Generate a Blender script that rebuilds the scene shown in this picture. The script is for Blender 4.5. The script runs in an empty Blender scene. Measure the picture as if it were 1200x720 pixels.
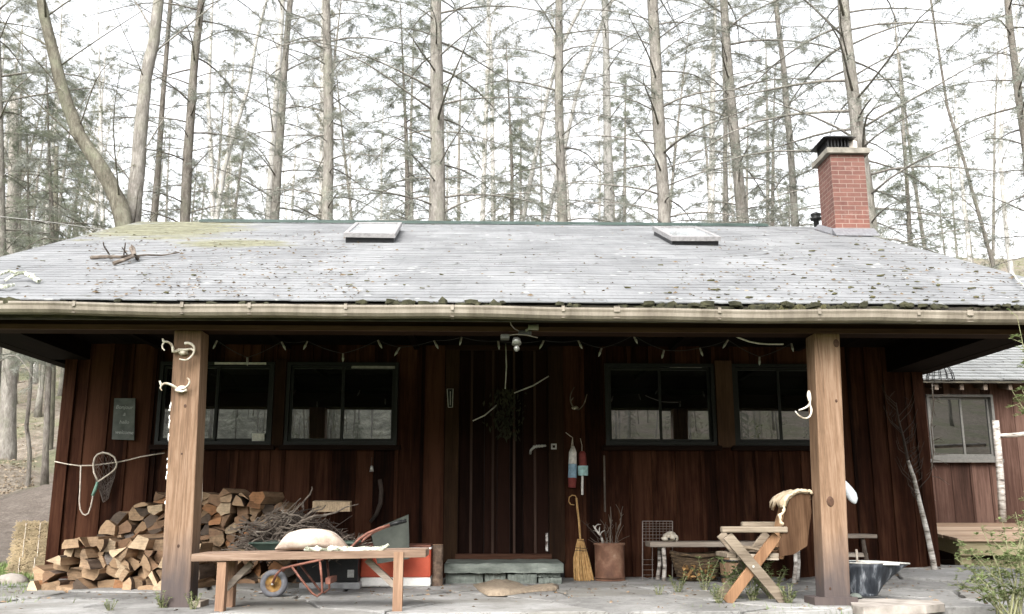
import bpy, math, random
from mathutils import Vector as V, Matrix, Quaternion
import numpy as np

S = bpy.context.scene
COL = S.collection
R = math.radians
rnd = random.Random(7)

# ------------------------------------------------------------------ camera
F = 1090.0                      # focal length in pixels of the 1200 px wide photograph
CAM = V((0, 0, 0.68))
PITCH, YAW = R(12.2), R(1.5)
FW = V((math.sin(YAW) * math.cos(PITCH), math.cos(YAW) * math.cos(PITCH), math.sin(PITCH)))
RT = V((math.cos(YAW), -math.sin(YAW), 0))
UP = RT.cross(FW)

def ray(px, py):
    return FW + RT * ((px - 600) / F) + UP * ((360 - py) / F)
def at(px, py, Y):
    d = ray(px, py); return CAM + d * (Y / d.y)
def at_x(px, py, X):
    d = ray(px, py); return CAM + d * (X / d.x)
def at_z(px, py, Z):
    d = ray(px, py); return CAM + d * ((Z - CAM.z) / d.z)
def at_plane(px, py, p, n):
    d = ray(px, py); return CAM + d * ((p - CAM).dot(n) / d.dot(n))

cd = bpy.data.cameras.new('camera'); co = bpy.data.objects.new('camera', cd); COL.objects.link(co)
cd.sensor_width = 36; cd.lens = 36 * F / 1200; cd.clip_start = 0.05; cd.clip_end = 1000
co.matrix_world = Matrix.Translation(CAM) @ Matrix((RT, UP, -FW)).transposed().to_4x4()
S.camera = co

PY, WY = 6.8, 9.56              # depth of the post fronts and of the cabin's front wall

# ------------------------------------------------------------------ mesh helper
class MB:
    def __init__(s): s.v = []; s.f = []; s.m = []
    def add(s, vs, fs, m=0):
        o = len(s.v); s.v += [tuple(p) for p in vs]
        s.f += [tuple(i + o for i in f) for f in fs]; s.m += [m] * len(fs)
    def hexa(s, p, m=0):        # 8 corners: bottom 4 ccw, top 4 ccw
        s.add(p, [(3,2,1,0), (4,5,6,7), (0,1,5,4), (1,2,6,5), (2,3,7,6), (3,0,4,7)], m)
    def box(s, a, b, m=0):
        x0,y0,z0 = a; x1,y1,z1 = b
        x0,x1 = min(x0,x1),max(x0,x1); y0,y1=min(y0,y1),max(y0,y1); z0,z1=min(z0,z1),max(z0,z1)
        s.hexa([(x0,y0,z0),(x1,y0,z0),(x1,y1,z0),(x0,y1,z0),(x0,y0,z1),(x1,y0,z1),(x1,y1,z1),(x0,y1,z1)], m)
    def bar(s, p, q, w, h, up=V((0,0,1)), m=0):   # rectangular bar from p to q, w across, h along up
        p, q = V(p), V(q); d = (q - p).normalized(); a = d.cross(up)
        if a.length < 1e-4: a = d.cross(V((1,0,0)))
        a.normalize(); b = a.cross(d).normalized(); a = a*w/2; b = b*h/2
        s.hexa([p-a-b, p+a-b, q+a-b, q-a-b, p-a+b, p+a+b, q+a+b, q-a+b], m)
    def tube(s, pts, rad, n=8, m=0, caps=True):
        pts = [V(p) for p in pts]
        if not hasattr(rad, '__len__'): rad = [rad]*len(pts)
        vs = []; fs = []; ref = None
        for i, p in enumerate(pts):
            d = (pts[min(i+1, len(pts)-1)] - pts[max(i-1, 0)])
            if d.length < 1e-9: d = V((0,0,1))
            d.normalize()
            if ref is None:
                ref = d.cross(V((0.3,0.2,1)) if abs(d.z) < .9 else V((1,0.1,0))).normalized()
            else:
                ref = (ref - d*ref.dot(d)); ref = ref.normalized() if ref.length > 1e-6 else d.orthogonal().normalized()
            b = d.cross(ref)
            for k in range(n):
                t = 2*math.pi*k/n
                vs.append(p + (ref*math.cos(t) + b*math.sin(t))*rad[i])
        for i in range(len(pts)-1):
            for k in range(n):
                k2 = (k+1) % n
                fs.append((i*n+k, i*n+k2, (i+1)*n+k2, (i+1)*n+k))
        if caps:
            fs.append(tuple(range(n-1, -1, -1))); fs.append(tuple((len(pts)-1)*n + k for k in range(n)))
        s.add(vs, fs, m)
    def prism(s, poly, d, m=0, mcap=None):        # poly: 3d polygon, extruded by vector d
        n = len(poly); d = V(d); p = [V(q) for q in poly]
        s.add(p + [q + d for q in p], [(i, (i+1)%n, n+(i+1)%n, n+i) for i in range(n)], m)
        mc = m if mcap is None else mcap
        s.add(p, [tuple(range(n-1,-1,-1))], mc); s.add([q + d for q in p], [tuple(range(n))], mc)
    def lathe(s, c, prof, n=20, m=0, sx=1, sy=1): # prof: (r, z) list
        c = V(c); vs = []
        for r, z in prof:
            for k in range(n):
                t = 2*math.pi*k/n; vs.append(c + V((r*math.cos(t)*sx, r*math.sin(t)*sy, z)))
        fs = [(i*n+k, i*n+(k+1)%n, (i+1)*n+(k+1)%n, (i+1)*n+k) for i in range(len(prof)-1) for k in range(n)]
        s.add(vs, fs, m)
    def quad(s, a, b, c, d, m=0): s.add([a,b,c,d], [(0,1,2,3)], m)
    def tri(s, a, b, c, m=0): s.add([a,b,c], [(0,1,2)], m)
    def blob(s, c, rad, seed=0, amp=.15, n=12, m=0):   # uneven ellipsoid
        r = random.Random(seed); ph = [r.uniform(0, 6.28) for _ in range(6)]
        vs = []; c = V(c); st = n//2
        for i in range(st+1):
            th = math.pi*i/st
            for k in range(n):
                t = 2*math.pi*k/n
                u = V((math.sin(th)*math.cos(t), math.sin(th)*math.sin(t), math.cos(th)))
                w = 1 + amp*(math.sin(3*u.x+ph[0]) * math.sin(2.5*u.y+ph[1]) + .6*math.sin(5*u.z+ph[2]+2*u.x))
                vs.append(c + V((u.x*rad[0], u.y*rad[1], u.z*rad[2]))*w)
        s.add(vs, [(i*n+k, (i+1)*n+k, (i+1)*n+(k+1)%n, i*n+(k+1)%n) for i in range(st) for k in range(n)], m)
    def build(s, name, mats, parent=None, smooth=False, bevel=0, off=None):
        if off is None: off = base_of(parent)
        me = bpy.data.meshes.new(name)
        vs = [(p[0]-off.x, p[1]-off.y, p[2]-off.z) for p in s.v]
        me.from_pydata(vs, [], s.f)
        if not isinstance(mats, (list, tuple)): mats = [mats]
        for x in mats: me.materials.append(x)
        if len(mats) > 1: me.polygons.foreach_set('material_index', s.m)
        if smooth: me.polygons.foreach_set('use_smooth', [True]*len(s.f))
        me.update()
        o = bpy.data.objects.new(name, me); COL.objects.link(o)
        if parent: o.parent = parent
        else: o.location = off
        if bevel:
            b = o.modifiers.new('bevel', 'BEVEL'); b.width = bevel; b.segments = 2; b.limit_method = 'ANGLE'
        return o

def base_of(o):
    off = V((0,0,0))
    while o is not None: off += o.location; o = o.parent
    return off
def tag(o, label=None, cat=None, group=None, kind=None):
    for k, x in (('label', label), ('category', cat), ('group', group), ('kind', kind)):
        if x: o[k] = x
    return o
def thing(name, loc, label, cat, group=None):
    o = bpy.data.objects.new(name, None); COL.objects.link(o); o.location = V(loc); o.empty_display_size = .1
    return tag(o, label, cat, group)
def single(mb, name, mats, base, label, cat, group=None, **k):
    return tag(mb.build(name, mats, None, off=V(base), **k), label, cat, group)

ORD = ['first','second','third','fourth','fifth','sixth','seventh','eighth','ninth','tenth','eleventh','twelfth','thirteenth',
       'fourteenth','fifteenth','sixteenth','seventeenth','eighteenth','nineteenth','twentieth'] + \
      ['twenty-' + w for w in 'first second third fourth fifth sixth seventh eighth ninth'.split()] + ['thirtieth'] + \
      ['thirty-' + w for w in 'first second third fourth fifth sixth seventh eighth ninth'.split()] + ['fortieth'] + \
      ['forty-' + w for w in 'first second third fourth fifth sixth seventh eighth ninth'.split()] + ['fiftieth'] + \
      ['fifty-' + w for w in 'first second third fourth fifth sixth seventh eighth ninth'.split()]

# ------------------------------------------------------------------ materials
def newmat(name):
    m = bpy.data.materials.new(name); m.use_nodes = True; t = m.node_tree
    b = t.nodes['Principled BSDF']; return m, t, b
def N(t, typ, **k):
    n = t.nodes.new(typ)
    for a, x in k.items():
        if a in n.inputs.keys(): n.inputs[a].default_value = x
        else: setattr(n, a, x)
    return n
def ramp(t, src, stops):
    r = t.nodes.new('ShaderNodeValToRGB'); e = r.color_ramp.elements
    while len(e) < len(stops): e.new(.5)
    for x, (p, c) in zip(e, stops): x.position = p; x.color = (*c, 1)
    t.links.new(src, r.inputs[0]); return r.outputs[0]
def coords(t, scale=(1,1,1), kind='Object', rand=False):
    tc = t.nodes.new('ShaderNodeTexCoord'); mp = t.nodes.new('ShaderNodeMapping'); mp.inputs['Scale'].default_value = scale
    src = tc.outputs[kind]
    if rand:
        oi = t.nodes.new('ShaderNodeObjectInfo'); ad = N(t, 'ShaderNodeVectorMath', operation='MULTIPLY_ADD')
        cx = t.nodes.new('ShaderNodeCombineXYZ')
        for i in range(3): t.links.new(oi.outputs['Random'], cx.inputs[i])
        t.links.new(cx.outputs[0], ad.inputs[0]); ad.inputs[1].default_value = (37,53,71); t.links.new(src, ad.inputs[2]); src = ad.outputs[0]
    t.links.new(src, mp.inputs['Vector']); return mp.outputs[0]
def noise(t, vec, sc, det=6, rough=.6, dist=0):
    n = t.nodes.new('ShaderNodeTexNoise'); n.inputs['Scale'].default_value = sc; n.inputs['Detail'].default_value = det
    n.inputs['Roughness'].default_value = rough; n.inputs['Distortion'].default_value = dist
    t.links.new(vec, n.inputs['Vector']); return n.outputs[0]
def math_(t, op, a, b=None, clamp=False):
    n = N(t, 'ShaderNodeMath', operation=op, use_clamp=clamp)
    for i, x in enumerate((a, b)):
        if x is None: continue
        if isinstance(x, (int, float)): n.inputs[i].default_value = x
        else: t.links.new(x, n.inputs[i])
    return n.outputs[0]
def mixc(t, fac, a, b, mode='MIX'):
    n = t.nodes.new('ShaderNodeMix'); n.data_type = 'RGBA'; n.blend_type = mode
    for sk, x in ((n.inputs[0], fac), (n.inputs[6], a), (n.inputs[7], b)):
        if isinstance(x, (int, float)): sk.default_value = x
        elif isinstance(x, tuple): sk.default_value = (*x, 1) if len(x) == 3 else x
        else: t.links.new(x, sk)
    return n.outputs[2]
def bump(t, b, h, strength=.3, dist=.01):
    n = N(t, 'ShaderNodeBump'); n.inputs['Strength'].default_value = strength; n.inputs['Distance'].default_value = dist
    t.links.new(h, n.inputs['Height']); t.links.new(n.outputs[0], b.inputs['Normal'])
def island(t):
    g = t.nodes.new('ShaderNodeNewGeometry'); return g.outputs['Random Per Island']

def mat_wood(name, dark, mid, light, axis='z', gs=3.0, rough=.75, rand=True, isl=.35, bmp=.35, streak=26, extra=None):
    m, t, b = newmat(name)
    lo = .06
    sc = {'x': (lo,1,1), 'y': (1,lo,1), 'z': (1,1,lo)}[axis]
    vec = coords(t, sc, rand=rand)
    g = t.nodes.new('ShaderNodeNewGeometry')
    if isl:
        cx = t.nodes.new('ShaderNodeCombineXYZ')
        for i in range(3): t.links.new(g.outputs['Random Per Island'], cx.inputs[i])
        ad = N(t, 'ShaderNodeVectorMath', operation='MULTIPLY_ADD'); ad.inputs[1].default_value = (19,31,47)
        t.links.new(cx.outputs[0], ad.inputs[0]); t.links.new(vec, ad.inputs[2]); vec = ad.outputs[0]
    a = noise(t, vec, gs*2, 5, .65, .6); f = noise(t, vec, gs*streak, 4, .7)
    blot = noise(t, coords(t, (1,1,1), rand=rand), 1.7, 5, .6)
    h = math_(t, 'ADD', math_(t, 'MULTIPLY', a, .46), math_(t, 'MULTIPLY', f, .40))
    h2 = math_(t, 'ADD', h, math_(t, 'MULTIPLY', blot, .20))
    if isl: h2 = math_(t, 'ADD', h2, math_(t, 'MULTIPLY', math_(t, 'SUBTRACT', g.outputs['Random Per Island'], .5), isl))
    c = ramp(t, h2, [(.36, dark), (.52, mid), (.70, light)])
    if extra: c = extra(t, c)
    t.links.new(c, b.inputs['Base Color']); b.inputs['Roughness'].default_value = rough
    b.inputs['Specular IOR Level'].default_value = .06 if mid[0] < .06 else .2
    bump(t, b, h, bmp, .006)
    return m
def mat_noise(name, stops, sc=8, rough=.8, det=7, bmp=.3, bd=.01, rand=True, metal=0, scale=(1,1,1), isl=0, spec=.3, rgh=.6):
    m, t, b = newmat(name)
    a = noise(t, coords(t, scale, rand=rand), sc, det, rgh); h = a
    if isl: h = math_(t, 'ADD', a, math_(t, 'MULTIPLY', math_(t, 'SUBTRACT', island(t), .5), isl))
    t.links.new(ramp(t, h, stops), b.inputs['Base Color']); b.inputs['Roughness'].default_value = rough; b.inputs['Metallic'].default_value = metal
    b.inputs['Specular IOR Level'].default_value = spec
    if bmp: bump(t, b, a, bmp, bd)
    return m
def mat_plain(name, c, rough=.6, metal=0, var=.25, sc=30, bmp=.08):
    d = tuple(x*(1-var) for x in c); l = tuple(min(1, x*(1+var)) for x in c)
    return mat_noise(name, [(.3, d), (.7, l)], sc, rough, 5, bmp, .003, True, metal)
# ------------------------------------------------------------------ material library
def grey_foot(t, c):      # weathered grey foot of an old post (stain with its own height)
    s = t.nodes.new('ShaderNodeSeparateXYZ'); tc = t.nodes.new('ShaderNodeTexCoord'); t.links.new(tc.outputs['Object'], s.inputs[0])
    n = noise(t, coords(t, (3,3,.8)), 3, 4)
    z = math_(t, 'ADD', s.outputs[2], math_(t, 'MULTIPLY', n, .5))
    f = ramp(t, z, [(.42, (1,1,1)), (.80, (0,0,0))])
    return mixc(t, math_(t, 'MULTIPLY', f, .85), c, (.055,.048,.05))
def checks(t, c):         # drying cracks and a few knots in sawn timber
    v = N(t, 'ShaderNodeTexVoronoi', feature='F1'); v.inputs['Scale'].default_value = 3.2
    t.links.new(coords(t, (1.6,1.6,.55), rand=True), v.inputs['Vector'])
    k = ramp(t, v.outputs['Distance'], [(.05, (1,1,1)), (.11, (0,0,0))])
    c = mixc(t, math_(t, 'MULTIPLY', k, .75), c, (.05,.025,.012))
    w = noise(t, coords(t, (5,5,.12), rand=True), 2.1, 2, .5, .3)
    l = ramp(t, w, [(.485, (0,0,0)), (.5, (1,1,1)), (.515, (0,0,0))])
    return mixc(t, math_(t, 'MULTIPLY', l, .55), c, (.06,.03,.016))
def siding_wear(t, c):    # vertical weather streaks and paler worn patches
    n = noise(t, coords(t, (1,1,.10)), 7, 5, .7); b = noise(t, coords(t, (1,1,.5)), 1.1, 4, .6)
    k = math_(t, 'MULTIPLY', ramp(t, n, [(.52,(0,0,0)), (.68,(1,1,1))]), ramp(t, b, [(.46,(0,0,0)), (.62,(1,1,1))]))
    return mixc(t, math_(t, 'MULTIPLY', k, .75), c, (.105,.045,.024))
def post_extra(t, c): return grey_foot(t, checks(t, c))

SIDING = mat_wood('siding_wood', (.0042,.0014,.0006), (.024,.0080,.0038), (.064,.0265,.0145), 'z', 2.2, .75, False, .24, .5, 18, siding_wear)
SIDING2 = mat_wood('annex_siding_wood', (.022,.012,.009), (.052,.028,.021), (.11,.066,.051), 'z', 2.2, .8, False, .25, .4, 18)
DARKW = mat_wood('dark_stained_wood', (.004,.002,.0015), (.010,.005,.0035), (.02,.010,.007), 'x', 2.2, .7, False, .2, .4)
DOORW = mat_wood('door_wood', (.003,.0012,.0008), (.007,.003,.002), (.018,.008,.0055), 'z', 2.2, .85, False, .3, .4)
TRIMW = mat_wood('trim_wood', (.008,.004,.0025), (.018,.009,.005), (.04,.02,.011), 'z', 2.2, .7, True, .2, .4)
BEAMW = mat_wood('beam_wood', (.008,.004,.003), (.020,.0095,.006), (.045,.024,.016), 'x', 2, .75, False, .15, .4)
POSTW = mat_wood('post_wood', (.05,.03,.018), (.16,.098,.06), (.30,.205,.142), 'z', 2.4, .75, True, .0, .5, 24, post_extra)
BENCHW = mat_wood('bench_wood', (.075,.047,.031), (.185,.124,.088), (.33,.25,.195), 'x', 2.4, .75, True, .2, .5, 24)
BENCHWZ = mat_wood('bench_leg_wood', (.10,.055,.034), (.23,.14,.09), (.38,.27,.19), 'z', 2.4, .75, True, .2, .5, 24)
GREYW = mat_wood('grey_wood', (.10,.08,.065), (.24,.20,.165), (.40,.35,.29), 'x', 2.4, .8, True, .2, .5, 24)
CHAIRW = mat_wood('chair_wood', (.085,.065,.047), (.215,.175,.13), (.37,.315,.25), 'x', 2.4, .8, True, .3, .4, 24)
CHAIRB = mat_wood('chair_back_wood', (.12,.06,.03), (.25,.14,.075), (.36,.23,.13), 'z', 2.0, .75, True, .2, .4, 20)
DECKW = mat_wood('deck_wood', (.13,.085,.055), (.245,.17,.115), (.36,.275,.205), 'x', 2.4, .75, False, .25, .4, 24)
DECKA = mat_wood('deck_frame_wood', (.10,.083,.045), (.20,.17,.10), (.30,.26,.17), 'x', 2.4, .8, False, .2, .4, 24)
FASC = mat_noise('wet_fascia', [(.3,(.012,.010,.008)), (.55,(.04,.035,.025)), (.72,(.09,.075,.05))], 9, .8, scale=(.6,1,2.5), rand=False)
GUT = mat_noise('gutter_vinyl', [(.3,(.105,.088,.068)), (.5,(.20,.172,.138)), (.72,(.30,.265,.22))], 2.6, .5, 8, .1, .003, False, scale=(2.2,.6,.5), rgh=.75)
BLACK = mat_plain('black_plastic', (.012,.012,.012), .5)
BLKMET = mat_plain('black_metal', (.02,.02,.02), .45, .3)
WHITE = mat_plain('white_paint', (.78,.76,.72), .6, 0, .08)
FRAME = mat_plain('window_frame_paint', (.009,.010,.0085), .5, 0, .3)
FRAMEG = mat_plain('grey_window_frame', (.10,.096,.087), .5, 0, .2)
RUST = mat_noise('rusty_steel', [(.3,(.06,.028,.017)), (.5,(.14,.068,.042)), (.62,(.22,.125,.08)), (.78,(.42,.33,.26))], 5, .75, 8, .25, .004)
SLATE = mat_noise('bluestone', [(.3,(.06,.07,.06)), (.5,(.13,.145,.127)), (.68,(.20,.22,.195)), (.8,(.38,.40,.36))], 6, .75, 8, .5, .01, scale=(1,1,3))
ROCK = mat_noise('fieldstone', [(.3,(.16,.14,.12)), (.7,(.42,.38,.34))], 6, .9)
STRAW = mat_noise('straw', [(.34,(.045,.03,.014)), (.5,(.135,.098,.056)), (.66,(.25,.20,.13))], 9, .9, 8, .9, .03, scale=(.5,.5,3))
STRAWB = mat_plain('straw_blade', (.22,.17,.10), .8, 0, .5, 3)
ROPE = mat_plain('pale_rope', (.50,.44,.37), .9)
BONE = mat_noise('bone', [(.32,(.20,.15,.10)), (.48,(.45,.40,.32)), (.65,(.64,.60,.52))], 26, .7, 7, .6, .004)
REDP = mat_noise('red_plastic', [(.3,(.34,.05,.024)), (.7,(.46,.085,.042))], 7, .5, bmp=.05)
REDPAINT = mat_noise('faded_red_paint', [(.35,(.085,.033,.023)), (.6,(.20,.082,.055)), (.75,(.30,.17,.13))], 14, .6)
GREENP = mat_noise('dark_green_enamel', [(.3,(.018,.03,.024)), (.7,(.045,.065,.05))], 8, .5)
TARP = mat_noise('grey_green_sheet', [(.3,(.028,.032,.026)), (.7,(.062,.068,.055))], 6, .7)
RUBBER = mat_plain('grey_rubber', (.12,.12,.13), .8, 0, .25)
YEL = mat_noise('yellow_rim', [(.35,(.09,.045,.02)), (.65,(.30,.17,.045))], 20, .6)
SACK = mat_noise('white_sack', [(.33,(.15,.10,.075)), (.46,(.32,.25,.20)), (.60,(.48,.43,.365))], 5, .9, 8, .9, .02)
CONC = mat_noise('concrete', [(.3,(.22,.22,.22)), (.7,(.42,.42,.42))], 12, .9)
BURLAP = mat_noise('burlap', [(.3,(.15,.115,.08)), (.7,(.28,.225,.165))], 30, .95, 6, .8, .01)
BROOM = mat_noise('broom_straw', [(.3,(.22,.12,.045)), (.5,(.42,.25,.10)), (.7,(.56,.37,.17))], 10, .85, scale=(8,8,.3))
GALV = mat_noise('blackened_galvanised', [(.38,(.010,.012,.016)), (.53,(.03,.035,.043)), (.61,(.14,.15,.165)), (.74,(.42,.44,.46))], 9, .55, 8, .3, .004, scale=(2.0,1,.45))
WICK = mat_noise('wicker', [(.3,(.020,.013,.008)), (.55,(.075,.05,.028)), (.75,(.19,.13,.07))], 16, .85, 7, .8, .01, scale=(1,1,2.2))
TUBW = mat_wood('tub_wood', (.10,.06,.035), (.22,.14,.085), (.34,.24,.16), 'z', 2, .8, True, .3, .4, 20)
HIDE = mat_noise('sheepskin', [(.3,(.33,.25,.16)), (.7,(.55,.46,.34))], 12, .95, 7, .8, .02)
BIRCH = mat_noise('birch_bark', [(.33,(.05,.04,.035)), (.44,(.26,.23,.20)), (.64,(.56,.53,.49))], 7, .8, 6, .3, .01, scale=(1,1,4))
LICHB = mat_noise('lichened_bark', [(.35,(.10,.10,.07)), (.47,(.40,.42,.33)), (.6,(.72,.72,.64))], 22, .9)
TWIG = mat_noise('twig_bark', [(.3,(.045,.035,.027)), (.55,(.13,.105,.085)), (.75,(.30,.27,.23))], 9, .9)
TWIGD = mat_noise('dark_twig', [(.3,(.018,.014,.011)), (.7,(.07,.05,.04))], 9, .9)
HERB = mat_noise('dried_herb', [(.3,(.012,.013,.008)), (.7,(.045,.045,.024))], 9, .9)
CHALK = mat_plain('chalk', (.30,.31,.30), .95)
CHALKB = mat_noise('chalkboard', [(.3,(.055,.062,.055)), (.7,(.14,.15,.14))], 8, .85)
WIRE = mat_plain('wire', (.25,.22,.20), .5, .5)
PALEWIRE = mat_plain('pale_wire', (.55,.53,.49), .7)
BULB = mat_plain('bulb_glass', (.34,.34,.31), .25, 0, .1)
STEEL = mat_plain('weathered_steel', (.42,.41,.38), .5, .3)
GREENH = mat_plain('green_grip', (.16,.28,.22), .6)
BLUEP = mat_plain('blue_paint', (.24,.36,.46), .65)
TEALP = mat_plain('pale_teal_paint', (.36,.55,.55), .65)
DKRED = mat_plain('dark_red_paint', (.17,.03,.025), .65)
BUOYW = mat_plain('chalky_white_paint', (.70,.66,.62), .7)
CLOTH = mat_noise('grey_cloth', [(.3,(.40,.43,.45)), (.7,(.60,.63,.64))], 10, .9)
LEADF = mat_plain('lead_flashing', (.17,.17,.18), .5, .3)
CROWNC = mat_noise('chimney_crown_concrete', [(.3,(.12,.11,.09)), (.7,(.27,.25,.215))], 9, .9)
CLAY = mat_plain('clay_flue', (.62,.55,.48), .8)

def glass_mat(name, tint, ior=1.55, rough=.012):
    m, t, b = newmat(name)
    n = noise(t, coords(t, (1,1,1), rand=True), 3, 6, .6)
    t.links.new(ramp(t, n, [(.35, tint), (.8, tuple(x*2.2 + .004 for x in tint))]), b.inputs['Base Color'])
    b.inputs['Roughness'].default_value = rough; b.inputs['IOR'].default_value = ior; b.inputs['Specular IOR Level'].default_value = .5
    bump(t, b, noise(t, coords(t, (1,1,1), rand=True), 2.5, 2), .03, .004)
    return m
GLASS = glass_mat('dark_window_glass', (.003,.0035,.003), 2.6)
SKYGL = glass_mat('skylight_glass', (.22,.23,.235), 1.6, .08)

def roof_mat(name, dark, mid, light, moss_at=None):
    m, t, b = newmat(name)
    isl = island(t); o = coords(t)
    n = noise(t, o, 1.3, 6, .6); f = noise(t, o, 60, 3, .7); s = noise(t, coords(t, (5,.5,1)), 2.5, 4, .6)
    h = math_(t, 'ADD', math_(t, 'MULTIPLY', n, .58), math_(t, 'MULTIPLY', f, .28))
    h = math_(t, 'ADD', h, math_(t, 'MULTIPLY', isl, .07)); h = math_(t, 'ADD', h, math_(t, 'MULTIPLY', s, .16))
    c = ramp(t, h, [(.33, dark), (.52, mid), (.72, light)])
    # greenish film towards the ridge, moss patch by the ridge's left end, dark and white lichen specks
    if moss_at:
        p1, p2, r1, r2 = moss_at
        def near(p, r, sc):
            d = N(t, 'ShaderNodeVectorMath', operation='DISTANCE'); mp = t.nodes.new('ShaderNodeMapping')
            mp.inputs['Scale'].default_value = sc; t.links.new(t.nodes.new('ShaderNodeTexCoord').outputs['Object'], mp.inputs['Vector'])
            t.links.new(mp.outputs[0], d.inputs[0]); d.inputs[1].default_value = tuple(a*k for a, k in zip(p, sc))
            return math_(t, 'DIVIDE', d.outputs['Value'], r)
        d1 = near(p1, r1, (.8,.6,.6)); d2 = near(p2, r2, (.6,1,1))
        d = math_(t, 'MINIMUM', d1, d2)
        nn = noise(t, coords(t, (.6,1.5,1.5)), 3.5, 8, .75)
        k = ramp(t, math_(t, 'ADD', d, math_(t, 'MULTIPLY', math_(t, 'SUBTRACT', nn, .5), 2.4)), [(.62, (1,1,1)), (1.05, (0,0,0))])
        mc = ramp(t, noise(t, o, 14, 5), [(.3,(.085,.082,.046)), (.7,(.21,.205,.125))])
        c = mixc(t, math_(t, 'MULTIPLY', k, .85), c, mc)
    sp = N(t, 'ShaderNodeTexVoronoi'); sp.inputs['Scale'].default_value = 5.5; t.links.new(coords(t, (1,1.2,1.2)), sp.inputs['Vector'])
    sel = math_(t, 'GREATER_THAN', noise(t, o, 2.2, 3), .53)
    k = math_(t, 'MULTIPLY', ramp(t, sp.outputs['Distance'], [(.09,(1,1,1)), (.17,(0,0,0))]), sel)
    c = mixc(t, math_(t, 'MULTIPLY', k, .7), c, (.055,.05,.032))
    sp2 = N(t, 'ShaderNodeTexVoronoi'); sp2.inputs['Scale'].default_value = 9; t.links.new(coords(t, (.6,1.2,1.2)), sp2.inputs['Vector'])
    sel = math_(t, 'GREATER_THAN', noise(t, coords(t, (1.3,1,1)), 1.4, 3), .56)
    k = math_(t, 'MULTIPLY', ramp(t, sp2.outputs['Distance'], [(.12,(1,1,1)), (.2,(0,0,0))]), sel)
    c = mixc(t, math_(t, 'MULTIPLY', k, .45), c, (.62,.64,.60))
    t.links.new(c, b.inputs['Base Color']); b.inputs['Roughness'].default_value = .75
    b.inputs['Specular IOR Level'].default_value = .35
    bump(t, b, f, .4, .004); return m

# ------------------------------------------------------------------ cabin
XL, XR = -4.29, 4.51
RIDGE_Y, RIDGE_Z, EAVE_Y, EAVE_Z = 11.85, 4.365, 6.5, 2.125
RKL, RKR = -4.58, 4.70
SL = (RIDGE_Z - EAVE_Z) / (RIDGE_Y - EAVE_Y); BACK_Y = 17.2
cabin = thing('cabin', (0, WY, 0), 'dark brown board-and-batten cabin with deep porch and grey shingle roof', 'cabin')
def rz(y): return EAVE_Z + (y - EAVE_Y) * SL if y <= RIDGE_Y else RIDGE_Z - (y - RIDGE_Y) * SL
RP = V((0, EAVE_Y, EAVE_Z)); RN = V((0, -SL, 1)).normalized()
def on_roof(px, py, lift=0): return at_plane(px, py, RP + RN*lift, RN)

# wall boards with openings: (x0, x1, z0, z1)
def boards(mb, x0, x1, z0, z1, y, width, openings=(), th=.022, gap=.006, batten=None, seed=1, depth=1):
    r = random.Random(seed); cuts = [x0]; x = x0
    ed = sorted({e for o in openings for e in o[:2]})
    while x < x1 - .02:
        w = width*r.uniform(.8, 1.2); n = min(x + w, x1)
        for e in ed:
            if x + .02 < e < n + .05: n = e; break
        if x1 - n < .07: n = x1
        cuts.append(n); x = n
    for a, b in zip(cuts, cuts[1:]):
        segs = [(z0, z1)]
        for (ox0, ox1, oz0, oz1) in openings:
            if a >= ox0 - .001 and b <= ox1 + .001:
                ns = []
                for s0, s1 in segs:
                    if oz0 > s0: ns.append((s0, min(oz0, s1)))
                    if oz1 < s1: ns.append((max(oz1, s0), s1))
                segs = ns
        dy = r.uniform(-.004, .004)
        for s0, s1 in segs:
            if s1 - s0 < .02: continue
            mb.box((a + gap/2, y + dy, s0), (b - gap/2, y + th + .01, s1))
            if batten and b < x1 - .05 and r.random() < .75:
                mb.box((b - batten/2, y - .016, s0), (b + batten/2, y + .003 + dy, s1))
def px_x(px, Y, py=560): return at(px, py, Y).x
def px_z(py, Y, px=600): return at(px, py, Y).z
WZ0, WZ1 = px_z(522, WY), px_z(426, WY)
wins = []
for x0, x1 in ((185, 320), (335, 466), (709, 838), (859, 968)):
    wins.append((px_x(x0, WY, 480), px_x(x1, WY, 480), WZ0, WZ1))
CEZ_ = 2.335
DX0, DX1, DZ0, DZ1 = px_x(537, WY), px_x(643, WY), px_z(659, WY), px_z(411, WY)
WTOP = CEZ_ + .3
mb = MB()
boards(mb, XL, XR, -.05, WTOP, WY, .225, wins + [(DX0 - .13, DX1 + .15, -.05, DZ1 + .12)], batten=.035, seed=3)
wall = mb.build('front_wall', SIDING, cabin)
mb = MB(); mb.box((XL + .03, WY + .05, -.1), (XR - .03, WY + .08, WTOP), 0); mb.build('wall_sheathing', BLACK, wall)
# corner boards
mb = MB(); mb.box((XL - .03, WY - .03, -.1), (XL + .09, WY - .005, 2.6)); mb.box((XL - .03, WY - .004, -.1), (XL - .004, WY + .12, 2.6)); mb.build('corner_board', SIDING, cabin)
mb = MB(); mb.box((XR - .085, WY - .03, -.05), (XR + .03, WY - .005, 2.6)); mb.box((XR + .004, WY - .004, -.05), (XR + .03, WY + .12, 2.6)); mb.build('corner_board', SIDING, cabin)
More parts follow.
